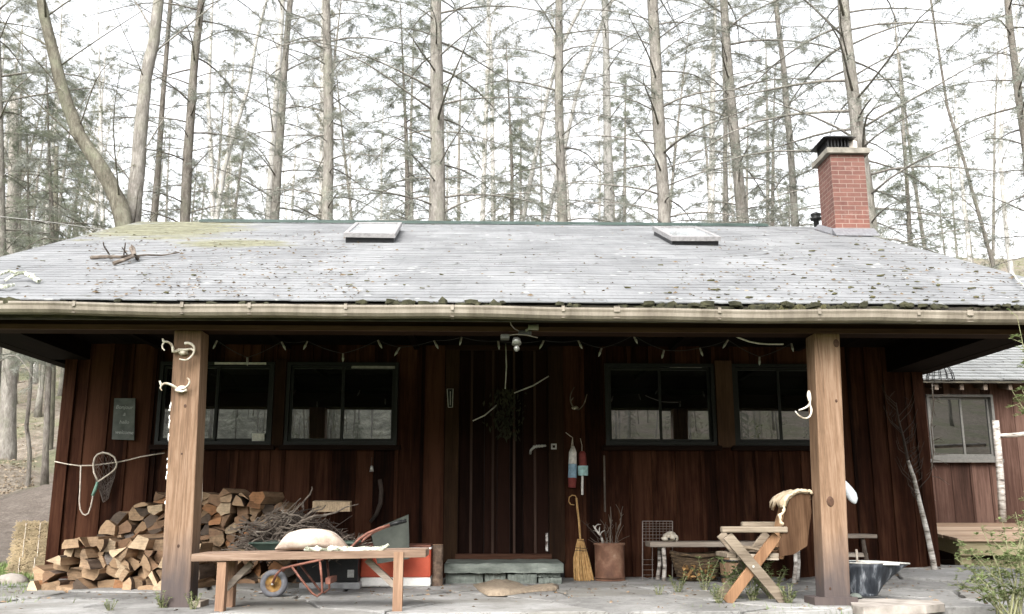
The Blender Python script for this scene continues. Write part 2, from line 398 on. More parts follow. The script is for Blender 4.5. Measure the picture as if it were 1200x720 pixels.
# side and rear walls with gables
for s, X in ((-1, XL), (1, XR)):
    mb = MB(); X2 = X - s*.05
    poly = [V((X2, WY + .02, -.3)), V((X2, BACK_Y - .5, -.3)), V((X2, BACK_Y - .5, rz(BACK_Y - .5) - .15)), V((X2, RIDGE_Y, RIDGE_Z - .15)), V((X2, WY + .02, WTOP))]
    mb.prism(poly, (s*.045, 0, 0)); mb.build('side_wall', SIDING, cabin)
    # porch gable: closed boards above the side beam, and the side beam itself
    bz = 2.165 if s < 0 else 2.068; Xo = (-4.60 if s < 0 else 4.64)
    mb = MB(); mb.prism([V((Xo - s*.05, 7.15, bz + .1)), V((Xo - s*.05, 16.2, bz + .1)), V((Xo - s*.05, 16.2, rz(16.2) - .13)), V((Xo - s*.05, RIDGE_Y, RIDGE_Z - .13)), V((Xo - s*.05, 7.15, rz(7.15) - .125))], (-s*.03, 0, 0))
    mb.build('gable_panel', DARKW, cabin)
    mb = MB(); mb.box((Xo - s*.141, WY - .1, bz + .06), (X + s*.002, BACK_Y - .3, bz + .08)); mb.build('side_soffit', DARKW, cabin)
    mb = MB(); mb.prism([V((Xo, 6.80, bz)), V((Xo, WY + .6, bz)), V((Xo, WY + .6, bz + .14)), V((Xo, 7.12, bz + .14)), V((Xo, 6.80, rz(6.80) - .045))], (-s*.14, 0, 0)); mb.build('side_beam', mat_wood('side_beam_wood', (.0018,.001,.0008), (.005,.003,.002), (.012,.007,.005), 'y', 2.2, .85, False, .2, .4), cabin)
mb = MB(); mb.box((XL, BACK_Y - .5, -.3), (XR, BACK_Y - .45, rz(BACK_Y - .5) - .1)); mb.build('rear_wall', SIDING, cabin)

# trims around door and between windows
mb = MB(); x0, x1 = px_x(521, WY), px_x(537, WY); mb.box((x0, WY - .035, DZ0), (x1, WY + .02, 2.325)); mb.build('door_casing', mat_wood('door_casing_wood', (.012,.006,.003), (.03,.016,.008), (.055,.03,.016), 'z', 2.2, .7, True, 0, .4), cabin)
mb = MB(); x0, x1 = px_x(643, WY), px_x(661, WY); mb.box((x0, WY - .035, DZ0), (x1, WY + .02, 2.325)); mb.build('door_casing', TRIMW, cabin)
mb = MB(); mb.box((px_x(522, WY, 405), WY - .045, px_z(411, WY)), (px_x(657, WY, 405), WY - .0, CEZ_ - .004)); mb.build('lintel', BEAMW, cabin)
mb = MB(); mb.box((DX0 - .02, WY - .06, px_z(659, WY)), (DX1 + .02, WY + .03, px_z(649, WY))); mb.build('door_sill', mat_wood('sill_wood', (.02,.008,.005), (.045,.02,.012), (.09,.045,.028), 'x', 2, .6, True, 0, .3), cabin)
mb = MB(); x0, x1 = px_x(839, WY, 480), px_x(858.5, WY, 480); mb.box((x0, WY - .05, WZ0 - .02), (x1, WY + .02, WZ1 + .03)); mb.build('window_mullion_post', mat_wood('mullion_wood', (.025,.012,.006), (.06,.03,.015), (.10,.056,.03), 'z', 2.2, .75, True, 0, .4), cabin)
mb = MB(); x0, x1 = px_x(321, WY, 480), px_x(334, WY, 480); mb.box((x0, WY - .04, WZ0 - .02), (x1, WY + .02, WZ1 + .03)); mb.build('window_mullion_post', TRIMW, cabin)

# door: planks, battens, latch, hasp, bottom guard
door = bpy.data.objects.new('door', None); COL.objects.link(door); door.parent = cabin
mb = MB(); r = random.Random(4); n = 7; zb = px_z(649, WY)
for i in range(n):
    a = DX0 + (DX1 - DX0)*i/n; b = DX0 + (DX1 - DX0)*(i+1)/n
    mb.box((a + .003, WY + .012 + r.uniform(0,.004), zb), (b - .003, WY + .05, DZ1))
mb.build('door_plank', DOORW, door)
mb = MB()
for px in (552, 577.5, 602.5, 627):
    x = px_x(px, WY); mb.box((x - .012, WY + .0, zb), (x + .012, WY + .013, DZ1))
mb.build('door_batten', mat_wood('batten_wood', (.016,.009,.007), (.034,.02,.015), (.065,.04,.03), 'z', 2, .6, True, .2, .3), door)
mb = MB(); mb.tube([at(x, y, WY - .04 - d) for x, y, d in ((621.5,532,0),(622,528,.03),(626,524,.05),(632,523,.05),(639.5,522.5,.02))], .012, 6)
for x, y in ((626,524),(629,523.4),(632,523),(635,522.8)): mb.blob(at(x, y, WY - .09), (.016,.014,.018), int(x), .1, 8)
mb.build('door_handle', STEEL, door, smooth=True)
mb = MB(); c = at(649, 523.5, WY - .036)
for a, b in (((-.028,-.028),(.028,-.014)), ((-.028,.014),(.028,.028)), ((-.028,-.0135),(-.014,.0135)), ((.014,-.0135),(.028,.0135))):
    mb.box((c.x + a[0], c.y - .012, c.z + a[1]), (c.x + b[0], c.y, c.z + b[1]))
mb.build('hasp', STEEL, door)
mb = MB(); a, b = at(639.5, 646, WY), at(642, 625, WY); mb.box((a.x, WY + .001, a.z), (b.x, WY + .011, b.z)); mb.build('door_guard', mat_noise('worn_white_metal', [(.4,(.10,.06,.05)), (.55,(.6,.58,.55))], 25, .5), door)

# windows: frame, two sashes with panes, sill
def window(x0, x1, z0, z1, y, fr, gl, fw=.035, sill=True, split=.5, hood=None, proud=.03):
    w = bpy.data.objects.new('window', None); COL.objects.link(w); w.parent = cabin_parent
    def ring(a0, a1, b0, b1, t, yy0, yy1, name, m):
        mb = MB(); mb.box((a0, yy0, b0), (a1, yy1, b0 + t)); mb.box((a0, yy0, b1 - t), (a1, yy1, b1))
        mb.box((a0, yy0, b0 + t), (a0 + t, yy1, b1 - t)); mb.box((a1 - t, yy0, b0 + t), (a1, yy1, b1 - t)); return mb.build(name, m, w)
    ring(x0, x1, z0, z1, fw, y - proud, y + .04, 'window_frame', fr)
    xm = x0 + (x1 - x0)*split; g = .004
    ring(x0 + fw + g, xm + .016, z0 + fw + g, z1 - fw - g, .026, y - .005, y + .018, 'sash', fr)
    ring(xm - .016, x1 - fw - g, z0 + fw + g, z1 - fw - g, .026, y + .02, y + .043, 'sash', fr)
    for a0, a1, yy in ((x0 + fw + .02, xm, y + .008), (xm, x1 - fw - .02, y + .03)):
        mb = MB(); mb.box((a0, yy, z0 + fw + .02), (a1, yy + .004, z1 - fw - .02)); o = mb.build('pane', gl, w)
    if sill:
        mb = MB(); mb.box((x0 - .04, y - proud - .03, z0 - .05), (x1 + .04, y + .0, z0 - .003)); mb.build('sill', DARKW if fr is FRAME else fr, w)
    return w
cabin_parent = cabin
W1 = [window(*w, WY, FRAME, GLASS) for w in wins]
mb = MB(); a, b = at(295, 518, WY), at(310, 508, WY); mb.box((a.x, WY + .006, a.z), (b.x, WY + .0075, b.z)); mb.build('paper_note', mat_plain('paper', (.62,.60,.55), .8), W1[0])
mb = MB(); a, b = at(253, 428, WY), at(313, 426.5, WY); mb.box((a.x, WY - .05, a.z), (b.x, WY - .035, b.z + .006)); mb.build('curtain_rail', PALEWIRE, W1[0])
# rolled blinds seen as pale bars at the tops of the sashes
for wi, (xa, xb, ya, yb) in ((1, (412, 463, 432, 428)), (2, (785, 822, 431, 427.5))):
    mb = MB(); a, b = at(xa, ya, WY), at(xb, yb, WY); mb.box((a.x, WY - .012, a.z), (b.x, WY + .006, b.z)); mb.build('blind', mat_plain('faded_blind', (.30,.29,.27), .7), W1[wi])

KNOT = mat_noise('wood_knot', [(.3,(.02,.009,.005)), (.7,(.09,.045,.025))], 30, .7)
# posts with plinth
for (bl, br, tl, tr, ph) in ((187, 222, 204, 236, (222, 235)), (967, 997.5, 953.5, 984, None)):
    A = at(bl, 713, PY); B = at(br, 713, PY); Cc = at(tl, 388, PY); D = at(tr, 391, PY); dp = .19
    zt = 1.962
    mb = MB(); mb.hexa([(A.x, PY, -.03), (B.x, PY, -.03), (B.x, PY + dp, -.03), (A.x, PY + dp, -.03), (Cc.x, PY, zt), (D.x, PY, zt), (D.x, PY + dp, zt), (Cc.x, PY + dp, zt)])
    kn = ((980, 402.5, .030), (973, 588, .036), (980, 470, .012), (973, 690, .010)) if bl > 600 else ((217, 476, .013), (213, 532, .008), (209, 640, .012))
    p = mb.build('post', POSTW, cabin, bevel=.008, off=V((A.x, PY, 0))); p.parent = cabin; p.location = V((A.x, PY, 0)) - cabin.location
    if bl < 600:
        mb = MB(); rr_ = random.Random(9)
        for i in range(26):
            yy = rr_.choice((rr_.uniform(474, 500), rr_.uniform(535, 570), rr_.uniform(500, 600))); q = at(204 - (yy-390)*.0525, yy, PY); mb.blob((q.x + rr_.uniform(-.004,.004), PY + rr_.uniform(-.002,.02), q.z), (.006, .006, rr_.uniform(.006,.022)), i, .3, 6)
        mb.build('paint_drip', WHITE, p, off=V((A.x, PY, 0)))
    for kx, ky, kr in kn:
        mb = MB(); q = at(kx, ky, PY); mb.lathe((0, 0, 0), [(kr, -.004), (kr*.95, .0012), (kr*.7, .002), (0, .0022)], 12)
        mb.v = [(q.x + v[0]*.8, PY - v[2], q.z + v[1]*1.1) for v in mb.v]; mb.f = [tuple(reversed(f)) for f in mb.f]; mb.build('knot', KNOT, p, smooth=True, off=V((A.x, PY, 0)))
    mb = MB()
    if ph: a = at(222, 719, 6.82); b = at(236, 705, 6.82); mb.box((a.x + .004, 6.80, -.06), (b.x, 7.0, b.z))
    else:
        a = at(955, 713, 6.78); b = at(1005, 700, 6.78)
        mb.box((a.x, 6.775, -.06), (b.x, 6.796, b.z)); mb.box((a.x, 6.797, -.06), (A.x - .004, 7.0, b.z - .006)); mb.box((B.x + .004, 6.797, -.06), (b.x, 7.0, b.z - .004))
    mb.build('post_base', GREYW if ph else POSTW, p, off=V((A.x, PY, 0)))
# porch beam, rafters, ceiling
mb = MB(); mb.hexa([(-4.56, PY - .03, 1.968), (4.6, PY - .03, 1.962), (4.6, PY + .19, 1.962), (-4.56, PY + .19, 1.968), (-4.56, PY - .03, 2.15), (4.6, PY - .03, 2.14), (4.6, PY + .19, 2.14), (-4.56, PY + .19, 2.15)])
mb.build('porch_beam', BEAMW, cabin); mb = MB()
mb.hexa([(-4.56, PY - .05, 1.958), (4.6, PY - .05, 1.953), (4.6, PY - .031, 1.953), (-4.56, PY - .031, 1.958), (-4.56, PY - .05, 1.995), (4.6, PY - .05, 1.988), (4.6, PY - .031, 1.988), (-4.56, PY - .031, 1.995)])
mb.build('beam_lit_edge', mat_wood('beam_lit_edge_wood', (.03,.014,.009), (.065,.033,.021), (.11,.06,.04), 'x', 2, .75, False, 0, .4), cabin)  # added paler strip: light off the ground on the beam's lower edge
CEZ = 2.335
mb = MB(); n = 22
for i in range(n):
    a = -4.5 + 9.04*i/n; b = -4.5 + 9.04*(i+1)/n
    mb.box((a, 7.36, CEZ), (b - .006, WY + .02, CEZ + .02)); y0, y1 = PY + .2, 7.355
    mb.hexa([(a, y0, rz(y0) - .115), (b - .006, y0, rz(y0) - .115), (b - .006, y1, CEZ - .002), (a, y1, CEZ - .002), (a, y0, rz(y0) - .095), (b - .006, y0, rz(y0) - .095), (b - .006, y1, CEZ + .018), (a, y1, CEZ + .018)])
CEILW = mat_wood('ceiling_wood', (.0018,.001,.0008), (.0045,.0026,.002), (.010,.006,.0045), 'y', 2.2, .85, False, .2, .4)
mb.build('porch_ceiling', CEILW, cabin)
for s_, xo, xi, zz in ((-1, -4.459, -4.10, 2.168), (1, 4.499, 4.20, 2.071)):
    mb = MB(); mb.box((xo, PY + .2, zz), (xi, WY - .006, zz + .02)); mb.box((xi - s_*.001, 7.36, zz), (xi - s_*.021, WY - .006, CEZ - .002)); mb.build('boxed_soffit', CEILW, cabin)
for i in range(6):
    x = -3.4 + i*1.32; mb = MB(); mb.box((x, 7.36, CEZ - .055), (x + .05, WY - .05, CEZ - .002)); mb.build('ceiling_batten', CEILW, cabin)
# fascia
mb = MB(); mb.box((RKL, 6.565, 1.995), (RKR, 6.60, 2.118)); mb.build('fascia', FASC, cabin)
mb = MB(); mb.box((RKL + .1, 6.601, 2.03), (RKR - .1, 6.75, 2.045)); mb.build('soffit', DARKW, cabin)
# gutter: profile along x, falling to the right
def gut_prof(y, zt, zb): return [(y + .115, zt), (y + .115, zb), (y + .03, zb), (y + .012, zb + .02), (y + .008, zb + .045), (y, zt - .014), (y, zt), (y + .012, zt), (y + .014, zt - .03), (y + .03, zb + .012), (y + .105, zb + .012), (y + .105, zt)]
mb = MB(); GY = 6.445
gl, gr = at(0, 352.5, GY).z, at(1200, 364.5, GY).z; gbl, gbr = at(0, 364.5, GY).z, at(1200, 377, GY).z
k = (gr - gl)/7.2
xs = (RKL - .02, RKR + .02); NST = 24
st_ = []
for q in range(NST+1):
    f = q/NST; sg_ = .005*math.sin(f*17) + .004*math.sin(f*41+1); zt = gl + (gr - .008 - gl)*f + sg_; zb_ = gbl + (gbr - .008 - gbl)*f + sg_
    st_.append([V((xs[0] + (xs[1]-xs[0])*f, y + .003*math.sin(f*29), z)) for y, z in gut_prof(GY, zt, zb_)])
n = len(st_[0]); mb.add([p for q in st_ for p in q], [(k*n+i, (k+1)*n+i, (k+1)*n+(i+1)%n, k*n+(i+1)%n) for k in range(NST) for i in range(n)]); mb.add(st_[0], [tuple(range(n))]); mb.add(st_[-1], [tuple(range(n-1,-1,-1))])
gutter = mb.build('gutter', GUT, cabin)
for px in (86, 213, 292, 405, 530, 660, 723, 843, 960, 1076, 1136):
    f = px/1200; zt = gl + (gr - gl)*f; zb = gbl + (gbr - gbl)*f; x = at(px, 360, GY).x; mb = MB()
    w = .022 if px in (723, 1136) else .011
    mb.box((x - w, GY - .006, zb + .04), (x + w, GY - .001, zt + .001)); mb.box((x - w, GY - .006, zt + .0045), (x + w, GY + .05, zt + .0055)); mb.box((x - w, GY + .004, zb - .005), (x + w, GY + .1, zb - .001))
    mb.build('gutter_clip', GUT, gutter)

# roof shingles: separate tabs in courses, front slope; plain deck below and behind
ROOF = roof_mat('asphalt_shingle', (.10,.102,.106), (.155,.158,.162), (.225,.229,.232), (V(tuple(on_roof(195, 268)))-cabin.location, V(tuple(on_roof(270, 284)))-cabin.location, .85, .45))
mb = MB(); r = random.Random(5); NROW = 44; Lr = math.hypot(RIDGE_Y - EAVE_Y, RIDGE_Z - EAVE_Z); U = V((0, (RIDGE_Y - EAVE_Y)/Lr, (RIDGE_Z - EAVE_Z)/Lr))
def sag(x, s): return .012*math.sin(x*.9 + .5)*math.sin(math.pi*s/Lr) + .008*math.sin(x*2.3 + s*1.1)*math.sin(math.pi*s/Lr)
for i in range(NROW):
    s0 = Lr*i/NROW - .012; s1 = Lr*(i+1)/NROW + .004; x = RKL - r.uniform(0, .2)
    ph = r.uniform(0, 6.28)
    while x < RKR:
        w = r.uniform(.25, .55); a = max(x, RKL) + .0007; b = min(x + w, RKR) - .0007; x += w
        if b - a < .02: continue
        j = r.uniform(-.009, .009) + .006*math.sin(a*1.4 + ph); l = .003 + r.uniform(0, .0035)
        p = [RP + U*(s0 + j) + V((a,0,0)) + RN*(l + sag(a, s0)), RP + U*(s0 + j) + V((b,0,0)) + RN*(l + r.uniform(-.002,.002) + sag(b, s0)), RP + U*s1 + V((b,0,0)) + RN*(.001 + sag(b, s1)), RP + U*s1 + V((a,0,0)) + RN*(.001 + sag(a, s1))]
        q = [p[0] - RN*.008, p[1] - RN*.008]
        mb.add(p + q, [(0,1,2,3), (4,5,1,0), (0,3,4), (1,5,2)])
roof = mb.build('roof', ROOF, cabin)
mb = MB()
for sgn in (0, 1):
    if sgn == 0: y0, z0, y1, z1 = EAVE_Y + .01, EAVE_Z, RIDGE_Y, RIDGE_Z
    else: y0, z0, y1, z1 = BACK_Y, rz(BACK_Y), RIDGE_Y, RIDGE_Z
    e = .03; lo, hi = -.075, -.022
    mb.hexa([(RKL + .01, y0, z0 + lo), (RKR - .01, y0, z0 + lo), (RKR - .01, y1 - (.001 if sgn == 0 else -.001), z1 + lo), (RKL + .01, y1 - (.001 if sgn == 0 else -.001), z1 + lo),
             (RKL + .01, y0, z0 + hi), (RKR - .01, y0, z0 + hi), (RKR - .01, y1 - (.001 if sgn == 0 else -.001), z1 + hi), (RKL + .01, y1 - (.001 if sgn == 0 else -.001), z1 + hi)])
mb.build('roof_deck', FASC, roof)
mb = MB(); mb.quad((RKL, RIDGE_Y + .002, RIDGE_Z), (RKR, RIDGE_Y + .002, RIDGE_Z), (RKR, BACK_Y, rz(BACK_Y)), (RKL, BACK_Y, rz(BACK_Y))); mb.build('rear_slope', ROOF, roof)
# ridge cap, dark green metal strip between the two ends
ra, rb = at(236, 258, RIDGE_Y), at(898, 264, RIDGE_Y)
mb = MB(); z = RIDGE_Z
mb.hexa([(ra.x, RIDGE_Y - .1, z - .028), (rb.x, RIDGE_Y - .1, z - .028), (rb.x, RIDGE_Y - .005, z + .016), (ra.x, RIDGE_Y - .005, z + .016), (ra.x, RIDGE_Y - .1, z - .002), (rb.x, RIDGE_Y - .1, z - .002), (rb.x, RIDGE_Y - .005, z + .042), (ra.x, RIDGE_Y - .005, z + .042)])
mb.build('ridge_cap', mat_noise('ridge_metal', [(.3,(.012,.025,.02)), (.7,(.04,.065,.055))], 4, .5, rand=False), roof)
# skylights
def skylight(fl, fr, bl, br):      # front-left, front-right, back-left, back-right top corners in pixels
    h = .11; c = [on_roof(*p, lift=h) for p in (fl, fr, br, bl)]
    sk = bpy.data.objects.new('skylight', None); COL.objects.link(sk); sk.parent = cabin
    mb = MB(); d = -RN*(h - .01)
    ins = lambda k: [c[i] + (c[(i+2)%4] - c[i])*k for i in range(4)]
    cb = ins(.03)
    mb.prism([p - RN*.05 for p in cb], -RN*.075); mb.build('curb', mat_plain('skylight_curb', (.03,.03,.033), .5), sk)
    mb = MB(); i2 = ins(.075); o2 = c
    for k in range(4):
        a, b, e, f = o2[k], o2[(k+1)%4], i2[(k+1)%4], i2[k]
        mb.hexa([a - RN*.048, b - RN*.048, e - RN*.048, f - RN*.048, a, b, e, f])
    mb.build('skylight_frame', mat_plain('skylight_frame', (.30,.29,.29), .4, .3), sk)
    mb = MB(); mb.prism([p - RN*.012 for p in i2], -RN*.01); mb.build('skylight_glass', SKYGL, sk)
skylight((402.5, 273), (463, 274), (417, 260.5), (471, 260.5))
skylight((787, 277.5), (845, 277.5), (764.5, 265.5), (816, 265.5))
# chimney
def brick_mat():
    m, t, b = newmat('chimney_brick'); g = t.nodes.new('ShaderNodeTexCoord'); s = t.nodes.new('ShaderNodeSeparateXYZ'); t.links.new(g.outputs['Object'], s.inputs[0])
    cx = t.nodes.new('ShaderNodeCombineXYZ'); t.links.new(math_(t, 'ADD', s.outputs[0], s.outputs[1]), cx.inputs[0]); t.links.new(s.outputs[2], cx.inputs[1])
    br = t.nodes.new('ShaderNodeTexBrick'); t.links.new(cx.outputs[0], br.inputs['Vector'])
    br.inputs['Scale'].default_value = 1; br.inputs['Brick Width'].default_value = .175; br.inputs['Row Height'].default_value = .0575
    br.inputs['Mortar Size'].default_value = .0042; br.inputs['Mortar Smooth'].default_value = .1; br.inputs['Bias'].default_value = 0
    br.inputs['Color1'].default_value = (.095,.032,.023,1); br.inputs['Color2'].default_value = (.155,.06,.043,1); br.inputs['Mortar'].default_value = (.38,.31,.27,1)
    n = noise(t, coords(t), 7, 6); c = mixc(t, .45, br.outputs[0], ramp(t, n, [(.3,(.09,.03,.022)), (.7,(.22,.10,.075))]), 'MIX')
    c2 = mixc(t, br.outputs['Fac'], c, (.23,.17,.14))
    soot = ramp(t, math_(t, 'ADD', s.outputs[2], math_(t, 'MULTIPLY', n, .3)), [(.0,(0,0,0)), (1,(1,1,1))])
    k = ramp(t, math_(t, 'ADD', s.outputs[2], math_(t, 'MULTIPLY', noise(t, coords(t, (1,1,.5)), 3.5, 6, .7), .9)), [(.95,(0,0,0)), (1.5,(1,1,1))])
    c2 = mixc(t, math_(t, 'MULTIPLY', k, .22), c2, (.045,.032,.028))
    lz = ramp(t, noise(t, coords(t), 5, 8, .75), [(.56,(0,0,0)), (.66,(1,1,1))]); c2 = mixc(t, math_(t, 'MULTIPLY', lz, .4), c2, (.26,.20,.17))
    t.links.new(c2, b.inputs['Base Color']); b.inputs['Roughness'].default_value = .85
    bump(t, b, math_(t, 'SUBTRACT', n, math_(t, 'MULTIPLY', br.outputs['Fac'], 1.2)), .6, .01); return m
ch_c = on_roof(1000, 276)
CHY = ch_c.y; ex = lambda px, py: at(px, py, CHY).x
cx0, cx1 = ex(979, 262), ex(1017.5, 240); cd_ = .46
chz0 = rz(CHY) - .25; chz1 = at(990, 181, CHY).z
ch = bpy.data.objects.new('chimney', None); COL.objects.link(ch); ch.parent = cabin; ch.location = V((cx0, CHY, chz0)) - cabin.location
choff = V((cx0, CHY, chz0))
mb = MB(); mb.box((cx0, CHY, chz0), (cx1, CHY + cd_, chz1)); mb.build('chimney_stack', brick_mat(), ch, bevel=.004, off=choff)
mb = MB(); e = .055; mb.hexa([(cx0 - e, CHY - e, chz1 + .001), (cx1 + e, CHY - e, chz1 + .001), (cx1 + e, CHY + cd_ + e, chz1 + .001), (cx0 - e, CHY + cd_ + e, chz1 + .001), (cx0 - e, CHY - e, chz1 + .07), (cx1 + e, CHY - e, chz1 + .07), (cx1 + e, CHY + cd_ + e, chz1 + .07), (cx0 - e, CHY + cd_ + e, chz1 + .07)])
mb.hexa([(cx0 - e + .02, CHY - e + .02, chz1 + .0705), (cx1 + e - .02, CHY - e + .02, chz1 + .0705), (cx1 + e - .02, CHY + cd_ + e - .02, chz1 + .0705), (cx0 - e + .02, CHY + cd_ + e - .02, chz1 + .0705), (cx0 + .05, CHY + .05, chz1 + .10), (cx1 - .05, CHY + .05, chz1 + .10), (cx1 - .05, CHY + cd_ - .05, chz1 + .10), (cx0 + .05, CHY + cd_ - .05, chz1 + .10)])
mb.build('chimney_crown', CROWNC, ch, off=choff)
tz = chz1 + .10
mb = MB(); mb.lathe((cx1 - .085, CHY + .15, tz - .02), [(.062, 0), (.066, .14), (.05, .14), (.048, .0)], 14); mb.build('clay_flue', CLAY, ch, smooth=True, off=choff)
ax0, ax1, ay0, ay1 = cx0 - .01, cx1 - .16, CHY + .04, CHY + cd_ - .04; az = tz + .12
mb = MB(); mb.box((ax0, ay0, tz - .02), (ax1, ay1, tz + .01))
for i in range(7):
    x = ax0 + .01 + (ax1 - ax0 - .02)*i/6
    mb.box((x - .006, ay0, tz + .011), (x + .006, ay0 + .012, az)); mb.box((x - .006, ay1 - .012, tz + .011), (x + .006, ay1, az))
for i in range(1, 9):
    y = ay0 + (ay1 - ay0)*i/9
    mb.box((ax0, y - .006, tz + .011), (ax0 + .012, y + .006, az)); mb.box((ax1 - .012, y - .006, tz + .011), (ax1, y + .006, az))
mb.build('spark_arrestor', BLKMET, ch, off=choff)
mb = MB(); o = .07; mb.hexa([(ax0 - o, ay0 - o, az + .001), (ax1 + o, ay0 - o, az + .001), (ax1 + o, ay1 + o, az + .001), (ax0 - o, ay1 + o, az + .001), (ax0 + .02, ay0 + .02, az + .055), (ax1 - .02, ay0 + .02, az + .055), (ax1 - .02, ay1 - .02, az + .055), (ax0 + .02, ay1 - .02, az + .055)])
mb.build('chimney_cap', BLKMET, ch, off=choff)
mb = MB(); y0, y1 = CHY - .13, CHY + cd_ + .1
mb.hexa([(cx0 - .05, y0, rz(y0) + .012), (cx1 + .05, y0, rz(y0) + .012), (cx1 + .05, CHY - .002, rz(CHY) + .012), (cx0 - .05, CHY - .002, rz(CHY) + .012), (cx0 - .05, y0, rz(y0) + .02), (cx1 + .05, y0, rz(y0) + .02), (cx1 + .05, CHY - .002, rz(CHY) + .09), (cx0 - .05, CHY - .002, rz(CHY) + .09)])
mb.hexa([(cx0 - .06, CHY, rz(CHY) - .02), (cx0 - .003, CHY, rz(CHY) - .02), (cx0 - .003, y1, rz(y1) - .02), (cx0 - .06, y1, rz(y1) - .02), (cx0 - .06, CHY, rz(CHY) + .02), (cx0 - .003, CHY, rz(CHY) + .08), (cx0 - .003, y1, rz(y1) + .08), (cx0 - .06, y1, rz(y1) + .02)])
mb.build('flashing', LEADF, ch, off=choff)
mb = MB(); p = on_roof(957, 266); p = V((p.x, p.y, rz(p.y)))
mb.lathe(p, [(.035, -.05), (.035, .10), (.075, .105), (.075, .135), (.04, .14), (.07, .165), (.07, .19), (.0, .22)], 14); mb.build('vent_pipe', BLKMET, cabin, smooth=True)

# ------------------------------------------------------------------ annex cabin on the right and its deck
AY = 12.6
annex = thing('annex_cabin', (5.5, AY, .2), 'smaller reddish-brown cabin with sliding window behind the wooden deck', 'cabin')
cabin_parent = annex
ax_l, ax_r = at(1075, 500, AY).x, at(1200, 500, AY).x + 4.5
ae = at(1150, 446, AY - .35)        # eave edge
az1 = ae.z
w0, w1, wz0, wz1 = at(1087, 500, AY).x, at(1165, 500, AY).x, at(1125, 538, AY).z, at(1125, 463, AY).z
mb = MB(); boards(mb, ax_l - 2.2, ax_r, -.3, az1 + .09, AY, .27, [(w0, w1, wz0, wz1)], batten=.03, seed=8); aw = mb.build('front_wall', SIDING2, annex)
mb = MB(); mb.box((ax_l - 2.2, AY + .05, -.3), (ax_r, AY + .09, az1 + .08)); mb.build('wall_sheathing', BLACK, aw)
window(w0, w1, wz0, wz1, AY, FRAMEG, GLASS, fw=.034, proud=.05, split=.52)
rs = .42; ey = AY - .35; ry = AY + 3.2
ARF = roof_mat('annex_shingle', (.105,.108,.108), (.165,.169,.168), (.235,.24,.238))
mb = MB(); r = random.Random(6); La = math.hypot(ry - ey, (ry - ey)*rs); Ua = V((0, 1, rs)).normalized(); Na = V((0, -rs, 1)).normalized(); A0 = V((0, ey, az1 + .01))
NR = 24
for i in range(NR):
    x = ax_l - 2.6
    while x < ax_r + .3:
        w = r.uniform(.2, .4); l = .016 + r.uniform(0, .006); s0, s1 = La*i/NR - .012, La*(i+1)/NR
        p = [A0 + Ua*s0 + V((x + .003,0,0)) + Na*l, A0 + Ua*s0 + V((x + w - .003,0,0)) + Na*l, A0 + Ua*s1 + V((x + w - .003,0,0)), A0 + Ua*s1 + V((x + .003,0,0))]
        mb.add(p + [p[0] - Na*.02, p[1] - Na*.02], [(0,1,2,3), (4,5,1,0)]); x += w
ar = mb.build('roof', ARF, annex)
mb = MB(); zr = az1 + (ry - ey)*rs
mb.hexa([(ax_l - 2.55, ey, az1 - .035), (ax_r + .25, ey, az1 - .035), (ax_r + .25, ry, zr - .035), (ax_l - 2.55, ry, zr - .035), (ax_l - 2.55, ey, az1 - .005), (ax_r + .25, ey, az1 - .005), (ax_r + .25, ry, zr - .005), (ax_l - 2.55, ry, zr - .005)])
mb.build('roof_deck', FASC, ar)
mb = MB(); mb.quad((ax_l - 2.55, ry + .002, zr), (ax_r + .25, ry + .002, zr), (ax_r + .25, ry + 3.5, az1), (ax_l - 2.55, ry + 3.5, az1)); mb.build('rear_slope', ARF, ar)
for px in (1094, 1123.5, 1151, 1180):
    x = at(px, 455, AY - .2).x; mb = MB(); mb.hexa([(x - .025, ey + .06, az1 - .12), (x + .025, ey + .06, az1 - .12), (x + .025, AY - .025, az1 - .06), (x - .025, AY - .025, az1 - .06), (x - .025, ey + .06, az1 - .037 + .0), (x + .025, ey + .06, az1 - .037), (x + .025, AY - .025, az1 + .09), (x - .025, AY - .025, az1 + .09)])
    mb.build('rafter_tail', mat_wood('rafter_tail_wood', (.05,.035,.027), (.11,.085,.066), (.19,.155,.125), 'y', 2, .8, True, 0, .3) if px == 1094 else bpy.data.materials['rafter_tail_wood'], annex)
mb = MB(); X = ax_r - .05; mb.prism([V((X, AY + .03, -.3)), V((X, ry + 3, -.3)), V((X, ry + 3, az1)), V((X, ry, zr - .05)), V((X, AY + .03, az1 + .08))], (.04,0,0)); mb.build('side_wall', SIDING2, annex)

# deck
deck = thing('wooden_deck', (5.2, 10.8, 0), 'low reddish wooden deck on thick timber frame beside the smaller cabin', 'deck')
fl = at(1122, 631, 10.75); zf = fl.z; bk = at(1100, 613, AY - .12); zb2 = bk.z
mb = MB(); r = random.Random(9); nb = 10
dx0, dx1 = at(1100, 622, 11.6).x - .35, 8.6
for i in range(nb):
    ya = 10.75 + (AY - .12 - 10.75)*i/nb; yb = 10.75 + (AY - .12 - 10.75)*(i+1)/nb - .006
    za = zf + (zb2 - zf)*i/nb; zb_ = zf + (zb2 - zf)*(i+1)/nb; a = fl.x + r.uniform(-.01,.01) - .0 if True else 0
    mb.hexa([(a, ya, za - .035), (dx1, ya, za - .035), (dx1, yb, zb_ - .035), (a, yb, zb_ - .035), (a, ya, za), (dx1, ya, za), (dx1, yb, zb_), (a, yb, zb_)])
mb.build('deck_top', DECKW, deck)
mb = MB(); mb.box((fl.x + .03, 10.79, zf - .19), (dx1, 10.83, zf - .037)); mb.build('deck_joist', DECKA, deck)
